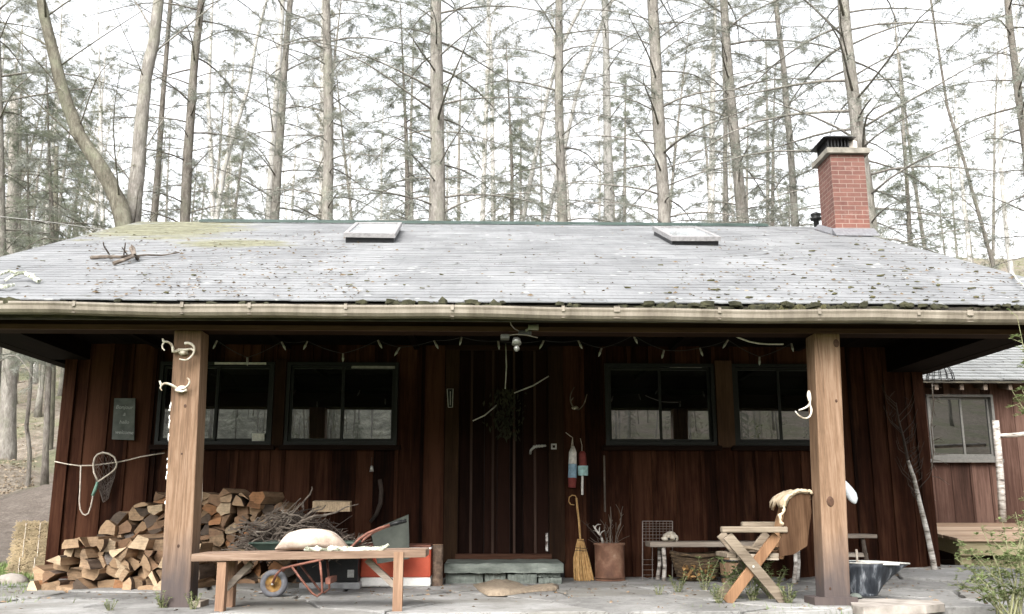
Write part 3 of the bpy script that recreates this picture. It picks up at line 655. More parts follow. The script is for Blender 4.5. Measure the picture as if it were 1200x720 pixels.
mb = MB(); mb.hexa([(fl.x + .03, 10.831, zf - .19), (fl.x + .07, 10.831, zf - .19), (fl.x + .07, AY - .2, zb2 - .19), (fl.x + .03, AY - .2, zb2 - .19), (fl.x + .03, 10.831, zf - .037), (fl.x + .07, 10.831, zf - .037), (fl.x + .07, AY - .2, zb2 - .037), (fl.x + .03, AY - .2, zb2 - .037)]); mb.build('deck_joist', DECKA, deck)
for x in (fl.x + .05, fl.x + 1.5, fl.x + 3):
    mb = MB(); mb.box((x, 10.84, -.2), (x + .13, 10.97, zf - .037)); mb.build('leg', DECKA, deck)
mb = MB(); mb.box((fl.x + .1, 10.9, -.1), (dx1, 11.0, .10)); mb.build('sleeper', DECKA, deck)
# ------------------------------------------------------------------ firewood
def voronoi(seeds, region):        # seeds: 2d points; region: convex polygon; returns cells clipped to it
    out = []
    for i, s in enumerate(seeds):
        poly = [tuple(p) for p in region]
        for j, q in enumerate(seeds):
            if j == i: continue
            dx, dy = q[0]-s[0], q[1]-s[1]
            if abs(dx) > 1.2 or abs(dy) > 1.2: continue
            mx, my = (s[0]+q[0])/2, (s[1]+q[1])/2; res = []
            for k in range(len(poly)):
                a, b = poly[k], poly[(k+1) % len(poly)]
                da = (a[0]-mx)*dx + (a[1]-my)*dy; db = (b[0]-mx)*dx + (b[1]-my)*dy
                if da <= 0: res.append(a)
                if da*db < 0:
                    t = da/(da-db); res.append((a[0]+(b[0]-a[0])*t, a[1]+(b[1]-a[1])*t))
            poly = res
            if len(poly) < 3: break
        out.append(poly)
    return out

def log_mats(nm, pal):
    m, t, b = newmat('log_end_' + nm)
    s = coords(t, (1, .1, 1), rand=True); n = noise(t, s, 22, 7, .72); w = N(t, 'ShaderNodeTexWave', wave_type='RINGS', rings_direction='Y')
    w.inputs['Scale'].default_value = 14; w.inputs['Distortion'].default_value = 3; w.inputs['Detail'].default_value = 3; t.links.new(coords(t), w.inputs['Vector'])
    h = math_(t, 'ADD', math_(t, 'MULTIPLY', n, .8), math_(t, 'MULTIPLY', w.outputs['Fac'], .05))
    oi = t.nodes.new('ShaderNodeObjectInfo'); h = math_(t, 'ADD', h, math_(t, 'MULTIPLY', math_(t, 'SUBTRACT', oi.outputs['Random'], .5), .25))
    t.links.new(ramp(t, h, [(.22, tuple(x*.4 for x in pal)), (.48, pal), (.78, tuple(min(1, x*1.5) for x in pal))]), b.inputs['Base Color'])
    b.inputs['Roughness'].default_value = .9; bump(t, b, h, .5, .008)
    return m
LOGC = {'pale tan': log_mats('tan', (.30,.20,.118)), 'creamy': log_mats('cream', (.41,.305,.195)), 'orange': log_mats('orange', (.26,.125,.055)),
        'brown': log_mats('brown', (.17,.10,.056)), 'grey': log_mats('grey', (.15,.125,.108)), 'dark': log_mats('dark', (.085,.06,.042))}
BARK = mat_noise('log_bark', [(.3,(.045,.03,.022)), (.55,(.13,.09,.065)), (.8,(.26,.20,.15))], 12, .95, 7, .9, .012, scale=(2,.3,2))
SPLIT = mat_noise('split_face', [(.3,(.16,.10,.055)), (.6,(.34,.22,.13)), (.8,(.46,.34,.22))], 9, .9, 6, .6, .008, scale=(2,.2,2))
GRP_LOGS = 'split firewood logs stacked against the cabin wall'
def pile(x0, x1, rows, topf, Y, rowh, wr, seed, depth, name, mixw, yj=.06, skip=None):
    """rows of jittered seeds under the outline topf(x) (metres), each Voronoi cell one split log"""
    r = random.Random(seed); seeds = []; info = []
    for k in range(rows):
        z = rowh*(k + .5); x = x0 + r.uniform(0, wr[0]); i = 0
        while x < x1:
            w = r.uniform(*wr)
            zz = z + r.uniform(-.026, .026); xx = x + w/2
            if zz < topf(xx) - rowh*.25:
                seeds.append((xx, zz)); info.append((k, i)); i += 1
            x += w
    top = max(topf(x0 + (x1-x0)*k/30) for k in range(31))
    # phantom seeds outside the outline close the cells of the outer logs
    ph = []
    for k in range(rows + 3):
        z = rowh*(k + .5); x = x0 - .4
        while x < x1 + .4:
            if z >= topf(min(max(x, x0), x1)) - rowh*.25 or x < x0 or x > x1: ph.append((x + r.uniform(-.03, .03), z + r.uniform(-.02,.03)))
            x += .125
    ph = [p for p in ph if min((p[0]-s[0])**2 + (p[1]-s[1])**2 for s in seeds) > .07**2]
    cells = voronoi(seeds + ph, [(x0-.3, 0), (x1+.3, 0), (x1+.3, top+.4), (x0-.3, top+.4)])
    cols = list(LOGC); pieces = []
    for (sx, sz), (k, i), c in zip(seeds, info, cells):
        if len(c) < 3: continue
        xs = [p[0] for p in c]; zs = [p[1] for p in c]; big = (max(xs)-min(xs))*(max(zs)-min(zs))
        if r.random() < .5 and big > .009:      # the log was split once more
            cx = sum(xs)/len(c) + r.uniform(-.015,.015); cz = sum(zs)/len(c) + r.uniform(-.01,.01); an = r.uniform(0, math.pi); nx, nz = math.cos(an), math.sin(an)
            for sg in (1, -1):
                res = []
                for q in range(len(c)):
                    a, b = c[q], c[(q+1)%len(c)]; da = ((a[0]-cx)*nx + (a[1]-cz)*nz)*sg; db = ((b[0]-cx)*nx + (b[1]-cz)*nz)*sg
                    if da >= 0: res.append(a)
                    if da*db < 0: t_ = da/(da-db); res.append((a[0]+(b[0]-a[0])*t_, a[1]+(b[1]-a[1])*t_))
                if len(res) > 2: pieces.append((k, res))
        else: pieces.append((k, c))
    pieces.sort(key=lambda p: (p[0], sum(q[0] for q in p[1])/len(p[1]))); nk = {}
    for k, c in pieces:
        i = nk.get(k, 0); nk[k] = i + 1
        # drop a corner now and then so wedges appear, then pull in and round one side as bark
        if len(c) > 4 and r.random() < .75:
            e = [math.hypot(c[q][0]-c[(q+1)%len(c)][0], c[q][1]-c[(q+1)%len(c)][1]) for q in range(len(c))]; q = e.index(min(e)); c = [p for t_, p in enumerate(c) if t_ != q]
        if len(c) > 4 and r.random() < .5: c = [p for t_, p in enumerate(c) if t_ != r.randrange(len(c))]
        cx = sum(p[0] for p in c)/len(c); cz = sum(p[1] for p in c)/len(c); sh = r.uniform(.90, .98)
        c = [(cx + (p[0]-cx)*sh, cz + (p[1]-cz)*sh) for p in c]
        bark = r.randrange(len(c)); poly = []; flag = []
        for q in range(len(c)):
            a, b2 = c[q], c[(q+1)%len(c)]; n_ = 4 if q == bark else 2
            L = math.hypot(b2[0]-a[0], b2[1]-a[1]); nx, nz = (b2[1]-a[1])/(L+1e-6), -(b2[0]-a[0])/(L+1e-6)
            for u in range(n_):
                f = u/n_; bl = math.sin(math.pi*f)*L*(.10 if q == bark else r.uniform(-.03,.01))
                jx = r.uniform(-.003,.003); poly.append((a[0]+(b2[0]-a[0])*f + nx*bl + jx, a[1]+(b2[1]-a[1])*f + nz*bl + jx)); flag.append(1 if q == bark else 2)
        yo = r.uniform(-yj, yj); d = depth*r.uniform(.85, 1.05); ya = r.uniform(-.09, .09); tap = r.uniform(.9, 1.0)
        col = r.choices(cols, mixw)[0]
        mb = MB(); y0 = Y + yo; tx, tz = r.uniform(-.18,.18), r.uniform(-.16,.2)
        f = [V((p[0], y0 + (p[0]-cx)*tx*2 + (p[1]-cz)*tz*2, p[1])) for p in poly]
        bk_ = [V((cx + (p[0]-cx)*tap + ya, y0 + d, max(cz + (p[1]-cz)*tap, .005))) for p in poly]
        n = len(poly); mb.add(f, [tuple(range(n))], 0)
        mb.v += [tuple(p) for p in f] + [tuple(p) for p in bk_]
        for q in range(n): mb.f.append((n+q, 2*n+q, 2*n+(q+1)%n, n+(q+1)%n)); mb.m.append(flag[q])
        mb.f.append(tuple(2*n + q for q in range(n-1,-1,-1))); mb.m.append(0)
        shape = {3: 'three-sided', 4: 'four-sided'}.get(len(c), 'many-sided')
        single(mb, 'split_log', [LOGC[col], BARK, SPLIT], (cx, y0, 0), f'{col} {shape} split log, {ORD[i]} from left in {ORD[k]} course of {name}', 'log', GRP_LOGS)

def outline(pts, Y):
    P = [(at(x, y, Y).x, at(x, y, Y).z) for x, y in pts]
    def f(x):
        if x <= P[0][0]: return P[0][1]
        for a, b in zip(P, P[1:]):
            if x <= b[0]: return a[1] + (b[1]-a[1])*(x-a[0])/(b[0]-a[0])
        return P[-1][1]
    return f, P[0][0], P[-1][0]
f1, a1, b1 = outline([(30,692),(42,672),(60,655),(84,640),(98,628),(120,626),(150,630),(190,632),(222,640)], 8.25)
pile(a1, b1, 9, f1, 8.25, .086, (.10, .175), 3, .40, 'front woodpile', (5,4.5,1.2,1.6,.8,.3), .11)
f2, a2, b2 = outline([(108,640),(118,608),(140,598),(158,590),(172,584),(186,576),(215,573),(255,573),(300,577),(322,588),(340,600),(352,625),(362,660)], 8.8)
pile(a2, b2, 11, f2, 8.82, .090, (.10, .175), 12, .48, 'rear woodpile', (5,1.6,2,3.2,.9,1.5), .08)
# one log lying lengthwise on the brushwood
mb = MB(); a, b = at(366, 593, 8.7), at(410, 593, 8.7); mb.hexa([a+V((0,0,-.055)), b+V((0,0,-.05)), b+V((0,.14,-.05)), a+V((0,.14,-.055)), a+V((0,.01,.04)), b+V((0,.01,.035)), b+V((0,.11,.045)), a+V((0,.11,.05))])
single(mb, 'split_log', LOGC['creamy'], a, 'creamy split log lying lengthwise on the dark brushwood behind the wheelbarrow', 'log', GRP_LOGS)

# brushwood heap: nobody could count it
mb = MB(); r = random.Random(21)
def stick(mb, a, b, r0, r1, seed, n=4, wob=.03):
    q = random.Random(seed); a, b = V(a), V(b); pts = [a + (b-a)*(i/n) + V((q.uniform(-wob,wob), q.uniform(-wob,wob), q.uniform(-wob,wob)))*(0 if i in (0,) else 1) for i in range(n+1)]
    mb.tube(pts, [r0 + (r1-r0)*i/n for i in range(n+1)], 5); return pts
for i in range(260):
    px = r.uniform(285, 415); t_ = (px-285)/130; topy = 640 - 42*math.sin(math.pi*min(1, t_*1.15+.12))
    py = r.uniform(topy, 646); Y = r.uniform(7.75, 8.7)
    c = at(px, py, Y); a = r.uniform(-.5, .35) if px < 340 else r.uniform(-.25, .25); L = r.uniform(.12, .42); az = r.uniform(-.6, .6)
    if r.random() < .2: a = r.uniform(.4, 1.1)
    d = V((math.cos(a)*math.cos(az), math.cos(a)*math.sin(az), math.sin(a)))
    p = stick(mb, c - d*L/2, c + d*L/2, r.uniform(.004,.009), .003, i)
for (x0,y0,x1,y1) in ((300,640,352,585),(310,645,362,580),(322,640,350,590),(330,640,372,602),(318,640,376,592),(305,632,345,600),(340,618,385,592),(352,612,420,590),(330,650,352,612),(290,640,345,612),(355,595,366,570)):
    stick(mb, at(x0,y0,7.9), at(x1,y1,8.1), .011, .004, x0, 5, .02)
tag(mb.build('brushwood', TWIGD if False else TWIG, None, off=V(tuple(at(350, 640, 8.2)))), 'heap of thin dry grey twigs in the wheelbarrow', 'brushwood', kind='stuff')
mb = MB()
for i in range(420):
    px = r.uniform(300, 428); t_ = (px-300)/128; topy = 640 - 38*math.sin(math.pi*min(1, t_*.95+.12))
    c = at(px, r.uniform(topy, 650), r.uniform(8.0, 8.75)); a = r.uniform(-.6,.6); L = r.uniform(.1,.35); az = r.uniform(-.8,.8)
    d = V((math.cos(a)*math.cos(az), math.cos(a)*math.sin(az), math.sin(a))); stick(mb, c-d*L/2, c+d*L/2, .006, .003, i+900, 3)
tag(mb.build('brushwood', TWIGD, None, off=V(tuple(at(370, 640, 8.4)))), 'darker tangle of dead twigs behind the white sack', 'brushwood', kind='stuff')

# ------------------------------------------------------------------ hay bales and rock
def bale(pl, pr, pt, pb, Y, seed, label):
    a, b = at(pl, pb, Y), at(pr, pt, Y); r = random.Random(seed); mb = MB(); nx, nz, ny = 10, 6, 8
    W, H, D = b.x-a.x, b.z-a.z, .42
    g = {}
    def vtx(i, j, k):
        u, v, w = i/nx, j/nz, k/ny
        e = lambda q: (abs(q-.5)*2)**5
        x = a.x + W*u + (r.uniform(-.016,.016)); z = a.z + H*v + r.uniform(-.014,.012); y = Y + D*w + r.uniform(-.02,.02)
        cx, cz = a.x+W/2, a.z+H/2; kx = 1 - .15*e(v) - .08*e(w); return V((cx + (x-cx)*kx, y + (.05*e(v) + .05*e(u))*(.5-w), cz + (z-cz)*(.96 - .12*e(u))))
    def V_(i,j,k):
        if (i,j,k) not in g: g[(i,j,k)] = len(mb.v); mb.v.append(tuple(vtx(i,j,k)))
        return g[(i,j,k)]
    def Q(*q): mb.f.append(tuple(V_(*x) for x in q)); mb.m.append(0)
    for i in range(nx):
        for j in range(nz): Q((i,j,0),(i+1,j,0),(i+1,j+1,0),(i,j+1,0)); Q((i,j,ny),(i,j+1,ny),(i+1,j+1,ny),(i+1,j,ny))
        for k in range(ny): Q((i,nz,k),(i+1,nz,k),(i+1,nz,k+1),(i,nz,k+1)); Q((i,0,k),(i,0,k+1),(i+1,0,k+1),(i+1,0,k))
    for j in range(nz):
        for k in range(ny): Q((0,j,k),(0,j+1,k),(0,j+1,k+1),(0,j,k+1)); Q((nx,j,k),(nx,j,k+1),(nx,j+1,k+1),(nx,j+1,k))
    root = thing('hay_bale', (a.x+W/2, Y+D/2, a.z), label, 'hay bale', 'straw bales stacked beside the cabin corner')
    for q in range(700):
        f = r.random()
        if f < .6: p = V((a.x+W*r.random(), Y - .005, a.z+H*r.random()))
        elif f < .8: p = V((a.x+W*r.random(), Y + D*r.random()*.6, a.z+H))
        else: p = V((a.x if r.random() < .7 else a.x+W, Y + D*r.random(), a.z+H*r.random()))
        an = r.gauss(0, .5); L = r.uniform(.03,.10); d = V((math.cos(an)*L, r.uniform(-.03,.012), math.sin(an)*L)); w = V((-math.sin(an), 0, math.cos(an)))*.0028
        mb.quad(p-d/2-w, p+d/2-w, p+d/2+w, p-d/2+w)
    mb.m = [0]*(len(mb.f)-700) + [1]*700
    mb.build('bale_body', [STRAW, STRAWB], root)
    for u in (.3, .7):
        mb = MB(); x = a.x + W*u; mb.tube([(x, Y-.012, a.z), (x, Y-.014, a.z+H), (x, Y+D+.01, a.z+H+.008)], .004, 5); mb.build('twine', ROPE, root)
bale(8, 55, 654, 678, 9.66, 1, 'frayed pale straw bale, lowest of the three stacked by the corner')
bale(14, 59, 633.5, 654, 9.70, 2, 'straw bale in the middle of the stack of three')
bale(17, 60.5, 613.5, 632, 9.74, 3, 'flattish straw bale on top of the stack of three')
mb = MB(); p = at(12, 682, 9.0); mb.blob((p.x, p.y, .0), (.17,.12,.09), 5, .2); single(mb, 'stone', ROCK, (p.x, p.y, 0), 'grey rounded stone at the foot of the straw bales', 'stone', smooth=True)

# ------------------------------------------------------------------ front bench
BY = 6.5; BD = .38
bl, br_ = at(224, 654, BY), at(499, 649, BY); th = .05
bench = thing('wooden_bench', (at(262, 700, BY).x, BY, -.02), 'long low weathered pine bench beside the porch post, sack lying on it', 'bench')
mb = MB(); z0, z1 = bl.z, br_.z
for k, (y0, y1) in enumerate(((BY, BY + .185), (BY + .19, BY + BD))):
    mb.hexa([(bl.x, y0, z0-th/2), (br_.x, y0, z1-th/2), (br_.x, y1, z1-th/2), (bl.x, y1, z0-th/2), (bl.x, y0, z0+th/2), (br_.x, y0, z1+th/2), (br_.x, y1, z1+th/2), (bl.x, y1, z0+th/2)])
mb.build('bench_top', BENCHW, bench, bevel=.004)
def leg(pxa, pxb, y0, y1, zt, mat=BENCHWZ, parent=None, zb=-.08):
    a, b = at(pxa, 700, y0).x, at(pxb, 700, y0).x; mb = MB(); mb.box((a, y0, zb), (b, y1, zt)); return mb.build('leg', mat, parent or bench, bevel=.003)
leg(252, 262.7, BY + .012, BY + .08, z0 - th/2 - .001); leg(264, 273, BY + .25, BY + .33, z0 - th/2 - .001)
leg(460, 471.5, BY - .014, BY - .001, z1 + .012); leg(461, 471, BY + .25, BY + .33, z1 - th/2 - .001)
mb = MB(); mb.bar(at(265, 690, BY+.16), at(295, 660, BY+.16), .05, .04); mb.build('brace', GREYW, bench)
mb = MB(); mb.bar(at(462, 686, BY+.16), at(430, 656, BY+.16), .05, .04); mb.build('brace', GREYW, bench)
# sack and lichened branch on it
zt = (z0+z1)/2 + th/2
mb = MB(); r = random.Random(8); n = 18; A, B = at(322, 640, BY+.15), at(408, 640, BY+.15)
prof = [(0,.012,.05),(.04,.028,.075),(.12,.058,.12),(.22,.072,.155),(.35,.078,.165),(.5,.076,.165),(.65,.078,.16),(.78,.07,.15),(.88,.046,.12),(.96,.022,.085),(1,.01,.06)]
vs = []
for u, h, w in prof:
    for k in range(n):
        t_ = 2*math.pi*k/n; x = A.x + (B.x-A.x)*u; cz = zt + h*.92
        rr = 1 + r.uniform(-.13,.13) + .06*math.sin(5*u*6+k); zz = cz + math.sin(t_)*h*rr
        vs.append(V((x + r.uniform(-.005,.005), BY + .2 + math.cos(t_)*w*.75*rr, max(zz, zt+.003))))
mb.add(vs, [(i*n+k, i*n+(k+1)%n, (i+1)*n+(k+1)%n, (i+1)*n+k) for i in range(len(prof)-1) for k in range(n)]); mb.add(vs[:n], [tuple(range(n-1,-1,-1))]); mb.add(vs[-n:], [tuple(range(n))])
o = single(mb, 'sack', SACK, (A.x, BY+.2, zt), 'stained white cloth sack full and tied, lying on the long bench', 'sack', smooth=True); o.modifiers.new('sub', 'SUBSURF').render_levels = 2
mb = MB(); r = random.Random(3); pts = []; rr = []
for i in range(26):
    px = 358 + i*3.9; py = 644.3 + .8*math.sin(i*1.3) if px < 448 else 644 - (px-448)*.75
    pts.append(at(px, py, BY + .05 + .02*math.sin(i*.7))); rr.append(.013*r.uniform(.75, 1.45))
for p in pts: p.z = max(p.z, zt + .014)
mb.tube(pts, rr, 8)
for i in range(70):
    k = r.randrange(24); mb.blob(pts[k] + V((r.uniform(-.015,.015), r.uniform(-.012,.008), r.uniform(-.004,.016))), (r.uniform(.006,.014), .008, r.uniform(.004,.01)), i, .3, 6)
single(mb, 'branch', LICHB, pts[0], 'crooked branch crusted with white lichen along the bench edge', 'branch')

# ------------------------------------------------------------------ wheelbarrow
WB = 7.62; wc = at(321, 684, WB)
wb = thing('wheelbarrow', (wc.x, WB, 0), 'small old wheelbarrow with faded red tubes heaped with brushwood behind the bench', 'wheelbarrow')
wheel = bpy.data.objects.new('wheel', None); COL.objects.link(wheel); wheel.parent = wb
def ring_y(mb, c, R0, r0, n=28, k=10, sy=1.0, m=0):
    vs = []
    for i in range(n):
        a = 2*math.pi*i/n
        for j in range(k):
            b = 2*math.pi*j/k; q = R0 + r0*math.cos(b); vs.append(V((c.x + q*math.cos(a), c.y + r0*sy*math.sin(b), c.z + q*math.sin(a))))
    mb.add(vs, [(i*k+j, i*k+(j+1)%k, ((i+1)%n)*k+(j+1)%k, ((i+1)%n)*k+j) for i in range(n) for j in range(k)], m)
mb = MB(); RW = 15.5/F*WB; ring_y(mb, wc, RW - .026, .026, sy=1.2); mb.build('tyre', RUBBER, wheel, smooth=True)
mb = MB(); vs = []
for y in (-.012, .012):
    prof = [(.005,-.028),(.018,-.028),(.022,-.012),(.05,-.008),(.06,-.02),(RW-.045,-.022)]
    o = [ (q, (yy if y < 0 else -yy)) for q, yy in prof]
    vv = [V((wc.x + q*math.cos(2*math.pi*i/24), wc.y + yy, wc.z + q*math.sin(2*math.pi*i/24))) for q, yy in o for i in range(24)]
    mb.add(vv, [(a*24+i, a*24+(i+1)%24, (a+1)*24+(i+1)%24, (a+1)*24+i) for a in range(len(o)-1) for i in range(24)])
mb.build('rim', YEL, wheel, smooth=True)
mb = MB(); mb.tube([wc + V((0,-.07,0)), wc + V((0,.07,0))], .008, 8); mb.build('axle', STEEL, wheel)
for s in (-1, 1):
    mb = MB(); y = s*.055
    mb.tube([wc + V((0, y, 0)), at(325, 674, WB) + V((0,y,0)), at(333, 666, WB) + V((0, y*1.5, 0)), at(348, 662, WB) + V((0, y*2.3, 0)), at(380, 655, WB) + V((0,y*3,0)), at(408, 645, WB) + V((0,y*3.3,0))], .010, 8)
    mb.build('fork', REDPAINT, wb, smooth=True)
    yo = -.19 if s < 0 else .25
    mb = MB(); P = [at(x, y_, WB - .2) + V((0, 0 if s < 0 else .42, 0)) for x, y_ in ((408,645),(413,640),(421,632),(431,625),(444,619.5),(457,615.3))]
    mb.tube(P, .011, 8); h = mb.build('handle', REDPAINT, wb, smooth=True)
    mb = MB(); mb.tube([P[-1], at(471, 611, WB - .2) + V((0, 0 if s < 0 else .42, 0))], .015, 8); mb.build('grip', BLACK, h, smooth=True)
    mb = MB(); y = s*.16
    mb.tube([at(347,663,WB)+V((0,y,0)), at(358,678,WB)+V((0,y,0)), at(370,693,WB)+V((0,y,0)), at(376,697,WB)+V((0,y,0)), at(382,692,WB)+V((0,y,0)), at(381,675,WB)+V((0,y,0)), at(379,656,WB)+V((0,y,0))], .009, 8); mb.build('leg', REDPAINT, wb, smooth=True)
mb = MB(); a, b = at(383, 677, WB-.1), at(388.5, 684, WB-.1); mb.box((a.x, WB-.16, b.z), (b.x, WB+.16, a.z)); mb.build('crosspiece', REDPAINT, wb)
mb = MB(); tl, tr = at(292, 637, WB-.2), at(415, 637, WB-.2); bl2, br2 = at(318, 655, WB-.12), at(398, 655, WB-.12); D = .40
o = [V((tl.x, WB-.2, tl.z)), V((tr.x, WB-.2, tr.z)), V((tr.x, WB+.24, tr.z)), V((tl.x, WB+.24, tl.z))]; b_ = [V((bl2.x, WB-.12, bl2.z)), V((br2.x, WB-.12, br2.z)), V((br2.x, WB+.16, br2.z)), V((bl2.x, WB+.16, bl2.z))]
mb.add(o + b_, [(4,7,6,5), (0,4,5,1), (1,5,6,2), (2,6,7,3), (3,7,4,0)]); i_ = [p*1 for p in o]; c_ = sum(o, V())/4
ii = [c_ + (p-c_)*.975 + V((0,0,-.002)) for p in o]; jj = [c_ + (p-c_)*.96 + V((0,0,.008)) for p in b_]
mb.add(ii + jj, [(4,5,6,7), (1,5,4,0), (2,6,5,1), (3,7,6,2), (0,4,7,3)]); mb.add(o + ii, [(0,1,5,4), (1,2,6,5), (2,3,7,6), (3,0,4,7)])
mb.tube(o + [o[0]], .008, 6); mb.build('tray', GREENP, wb)

# cooler, leaning sheet, box, slab, upright log
CY = 8.5; a, b = at(421.5, 688, CY), at(505, 640, CY)
cool = thing('cooler', ((a.x+b.x)/2, CY+.2, 0), 'red plastic cooler with white base band standing against the wall', 'cooler')
zb1 = at(430, 677, CY).z; zl = at(500, 644, CY).z
mb = MB(); mb.box((a.x, CY, zb1+.001), (b.x, CY+.36, zl)); mb.build('cooler_body', REDP, cool, bevel=.012)
mb = MB(); mb.box((a.x-.004, CY-.004, .005), (b.x+.004, CY+.364, zb1)); mb.build('base_band', WHITE, cool, bevel=.02)
mb = MB(); mb.box((a.x-.003, CY-.003, zl+.001), (b.x+.003, CY+.363, zl+.016)); mb.build('lid_rim', WHITE, cool, bevel=.004)
mb = MB(); mb.box((a.x, CY, zl+.017), (b.x, CY+.36, b.z+.01)); mb.build('lid', REDPAINT, cool, bevel=.012)
mb = MB(); q = [at(x, y, Yy) for x, y, Yy in ((442,661,8.2),(480,655,8.22),(478.6,603,8.36),(434,622,8.33))]
mid = at(438, 640, 8.24)
mb.prism([q[0], q[1], q[2], q[3], mid], (0, .022, 0)); single(mb, 'leaning_sheet', TARP, q[0], 'dark grey-green stiff sheet tilted against the red cooler', 'sheet', bevel=.004)
mb = MB(); a, b = at(347, 683, 8.35), at(420, 655, 8.35)
bx = thing('storage_box', (a.x, 8.35, a.z), 'black plastic box with small grey sticker on the concrete slab', 'box')
mb.box((a.x, 8.35, a.z+.002), (b.x, 8.7, b.z)); mb.box((a.x-.012, 8.338, b.z+.001), (b.x+.012, 8.71, b.z+.03)); mb.build('box_body', BLACK, bx, bevel=.006)
mb = MB(); c, d = at(407, 677, 8.348), at(415, 668, 8.348); mb.box((c.x, 8.3455, c.z), (d.x, 8.3495, d.z)); mb.build('sticker', mat_plain('grey_sticker', (.33,.33,.31), .6), bx)
mb = MB(); c = at(350, 693, 8.33); mb.box((c.x, 8.33, .0), (at(421, 690, 8.33).x, 8.72, a.z)); single(mb, 'concrete_slab', CONC, (c.x, 8.33, 0), 'pale grey concrete slab lying under the black box', 'slab', bevel=.008)
mb = MB(); p = at(512, 688, 8.55); r0 = 6.2/F*8.55; zt_ = at(512, 638.5, 8.6).z
mb.lathe((p.x, 8.6, 0), [(r0*1.05,0),(r0,.1),(r0*.97,.2),(r0*1.02,zt_*.8),(r0*.98,zt_)], 14); lg = thing('upright_log', (p.x, 8.6, 0), 'narrow brown log standing on end between red cooler and stone step', 'log'); mb.build('bark', BARK, lg, smooth=True)
mb = MB(); mb.lathe((p.x, 8.6, zt_), [(r0*.98,-.001),(r0*.9,.004),(0,.006)], 14); mb.build('cut_end', LOGC['brown'], lg)

# ------------------------------------------------------------------ stone step and mat
SY = 8.78; st = thing('stone_step', (at(590, 686, SY).x, SY, 0), 'grey-green bluestone slab step on stacked stones below the door', 'step')
r = random.Random(2)
def rough_slab(mb, x0, x1, y0, y1, z0, z1, seed, j=.008):
    q = random.Random(seed); nx = 14; vs = []
    fr = []; n = nx
    for k, (yy, zz) in enumerate(((y0,z0),(y0,z1),(y1,z1),(y1,z0))):
        for i in range(n+1): vs.append(V((x0+(x1-x0)*i/n, yy + q.uniform(-j,j)*(1 if k < 2 else .3), zz + q.uniform(-j,j)*.5)))
    m = n+1; fs = [(k*m+i, k*m+i+1, ((k+1)%4)*m+i+1, ((k+1)%4)*m+i) for k in range(4) for i in range(n)] 
    fs = [tuple(reversed(f)) for f in fs] + [(0, m, 2*m, 3*m), (n, 3*m+n, 2*m+n, m+n)]
    mb.add(vs, fs)
zs0, zs1 = at(590, 671.5, SY).z, at(590, 660.5, SY).z
mb = MB(); rough_slab(mb, at(521, 665, SY).x, at(660, 665, SY).x, SY - .03, WY - .06, zs0, zs1, 1); mb.build('step_slab', SLATE, st)
for i, (xa, xb, za, zb_) in enumerate(((522,566,0,zs0-.012),(568,593,0,zs0-.01),(595,629,0,zs0-.012),(631,658,0,zs0-.045),(600,657,zs0-.04,zs0-.008))):
    if i == 4: xa = 629.5
    mb = MB(); rough_slab(mb, at(xa, 680, SY).x, at(xb, 680, SY).x, SY + r.uniform(-.01,.03), WY - .07, za, zb_, 10+i, .01); mb.build('step_stone', SLATE, st)
mb = MB(); rc = [at(x, y, 1) for x, y in ((0,0),)]; out = [(554,683),(566,680.5),(590,679.5),(612,681),(628,685),(655,686.5),(652,689),(630,690),(612,692),(590,695),(572,695),(562,690)]
P = [at_z(x, y, .03) for x, y in out]; c = sum(P, V())/len(P); r = random.Random(5)
top = []; 
for k, p in enumerate(P): top.append(V((p.x, p.y, .022)))
def hgt(x, y): return .035 + .018*math.sin(x*14) + .012*math.sin(y*19 + x*5)
rings = []
for s in (1.0, .99, .85, .6, .3):
    rings.append([V((c.x + (p.x-c.x)*s, c.y + (p.y-c.y)*s, .006 if s == 1 else hgt(c.x + (p.x-c.x)*s, c.y + (p.y-c.y)*s) * (.8 if s > .9 else 1))) for p in P])
vs = [p for q in rings for p in q]; n = len(P); mb.add(vs, [(a*n+k, (a+1)*n+k, (a+1)*n+(k+1)%n, a*n+(k+1)%n) for a in range(4) for k in range(n)] + [tuple(range(5*n-1, 4*n-1, -1))])
single(mb, 'burlap_mat', BURLAP, (c.x, c.y, 0), 'crumpled tan burlap mat lying before the stone step', 'mat', smooth=True)

# ------------------------------------------------------------------ broom, drum with branches, buoys
BRY = 9.2
br0 = thing('broom', tuple(at(684, 682, BRY)), 'straw broom leaning on the wall beside the rusty drum', 'broom')
def lean(px, py): # leaning back towards the wall with height
    t_ = (682-py)/105; return at(px, py, 9.2 + .28*t_)
mb = MB(); mb.tube([lean(680,632), lean(678.5,610), lean(676.5,595), lean(675.5,584)], .011, 8); mb.tube([lean(675.5,584), lean(674,581), lean(670.5,580.5), lean(667,583), lean(666.5,588), lean(669,591.5), lean(673,592)], .0055, 6); mb.build('broom_handle', BROOM, br0, smooth=True)
mb = MB(); r = random.Random(14)
for i in range(130):
    u = r.uniform(-1, 1); v = r.uniform(-.5, .5); p0 = lean(680.3 + u*3.0, 632) + V((0, v*.05, 0)); p1 = lean(684.5 + u*11.5, 681 - abs(u)*1.5 + r.uniform(-1.5,1)) + V((0, v*.12, 0))
    pm = lean(681.5 + u*8.5, 655) + V((0, v*.1, 0)); mb.tube([p0, pm, p1], [.004,.0055,.0035], 4)
mb.build('bristles', BROOM, br0)
mb = MB()
for py, wd in ((633,3.6),(642,6.2),(645,7)):
    mb.tube([lean(680.5-wd, py)+V((0,-.03,0)), lean(681,py+.3)+V((0,-.05,0)), lean(681.8+wd,py+1)+V((0,-.03,0))], .003, 5)
mb.build('binding', TWIGD, br0)
DRY = 9.2; p = at(715, 682, DRY); dr = thing('rusty_drum', (p.x, DRY, 0), 'rusty steel drum holding bare branches beside the broom', 'drum')
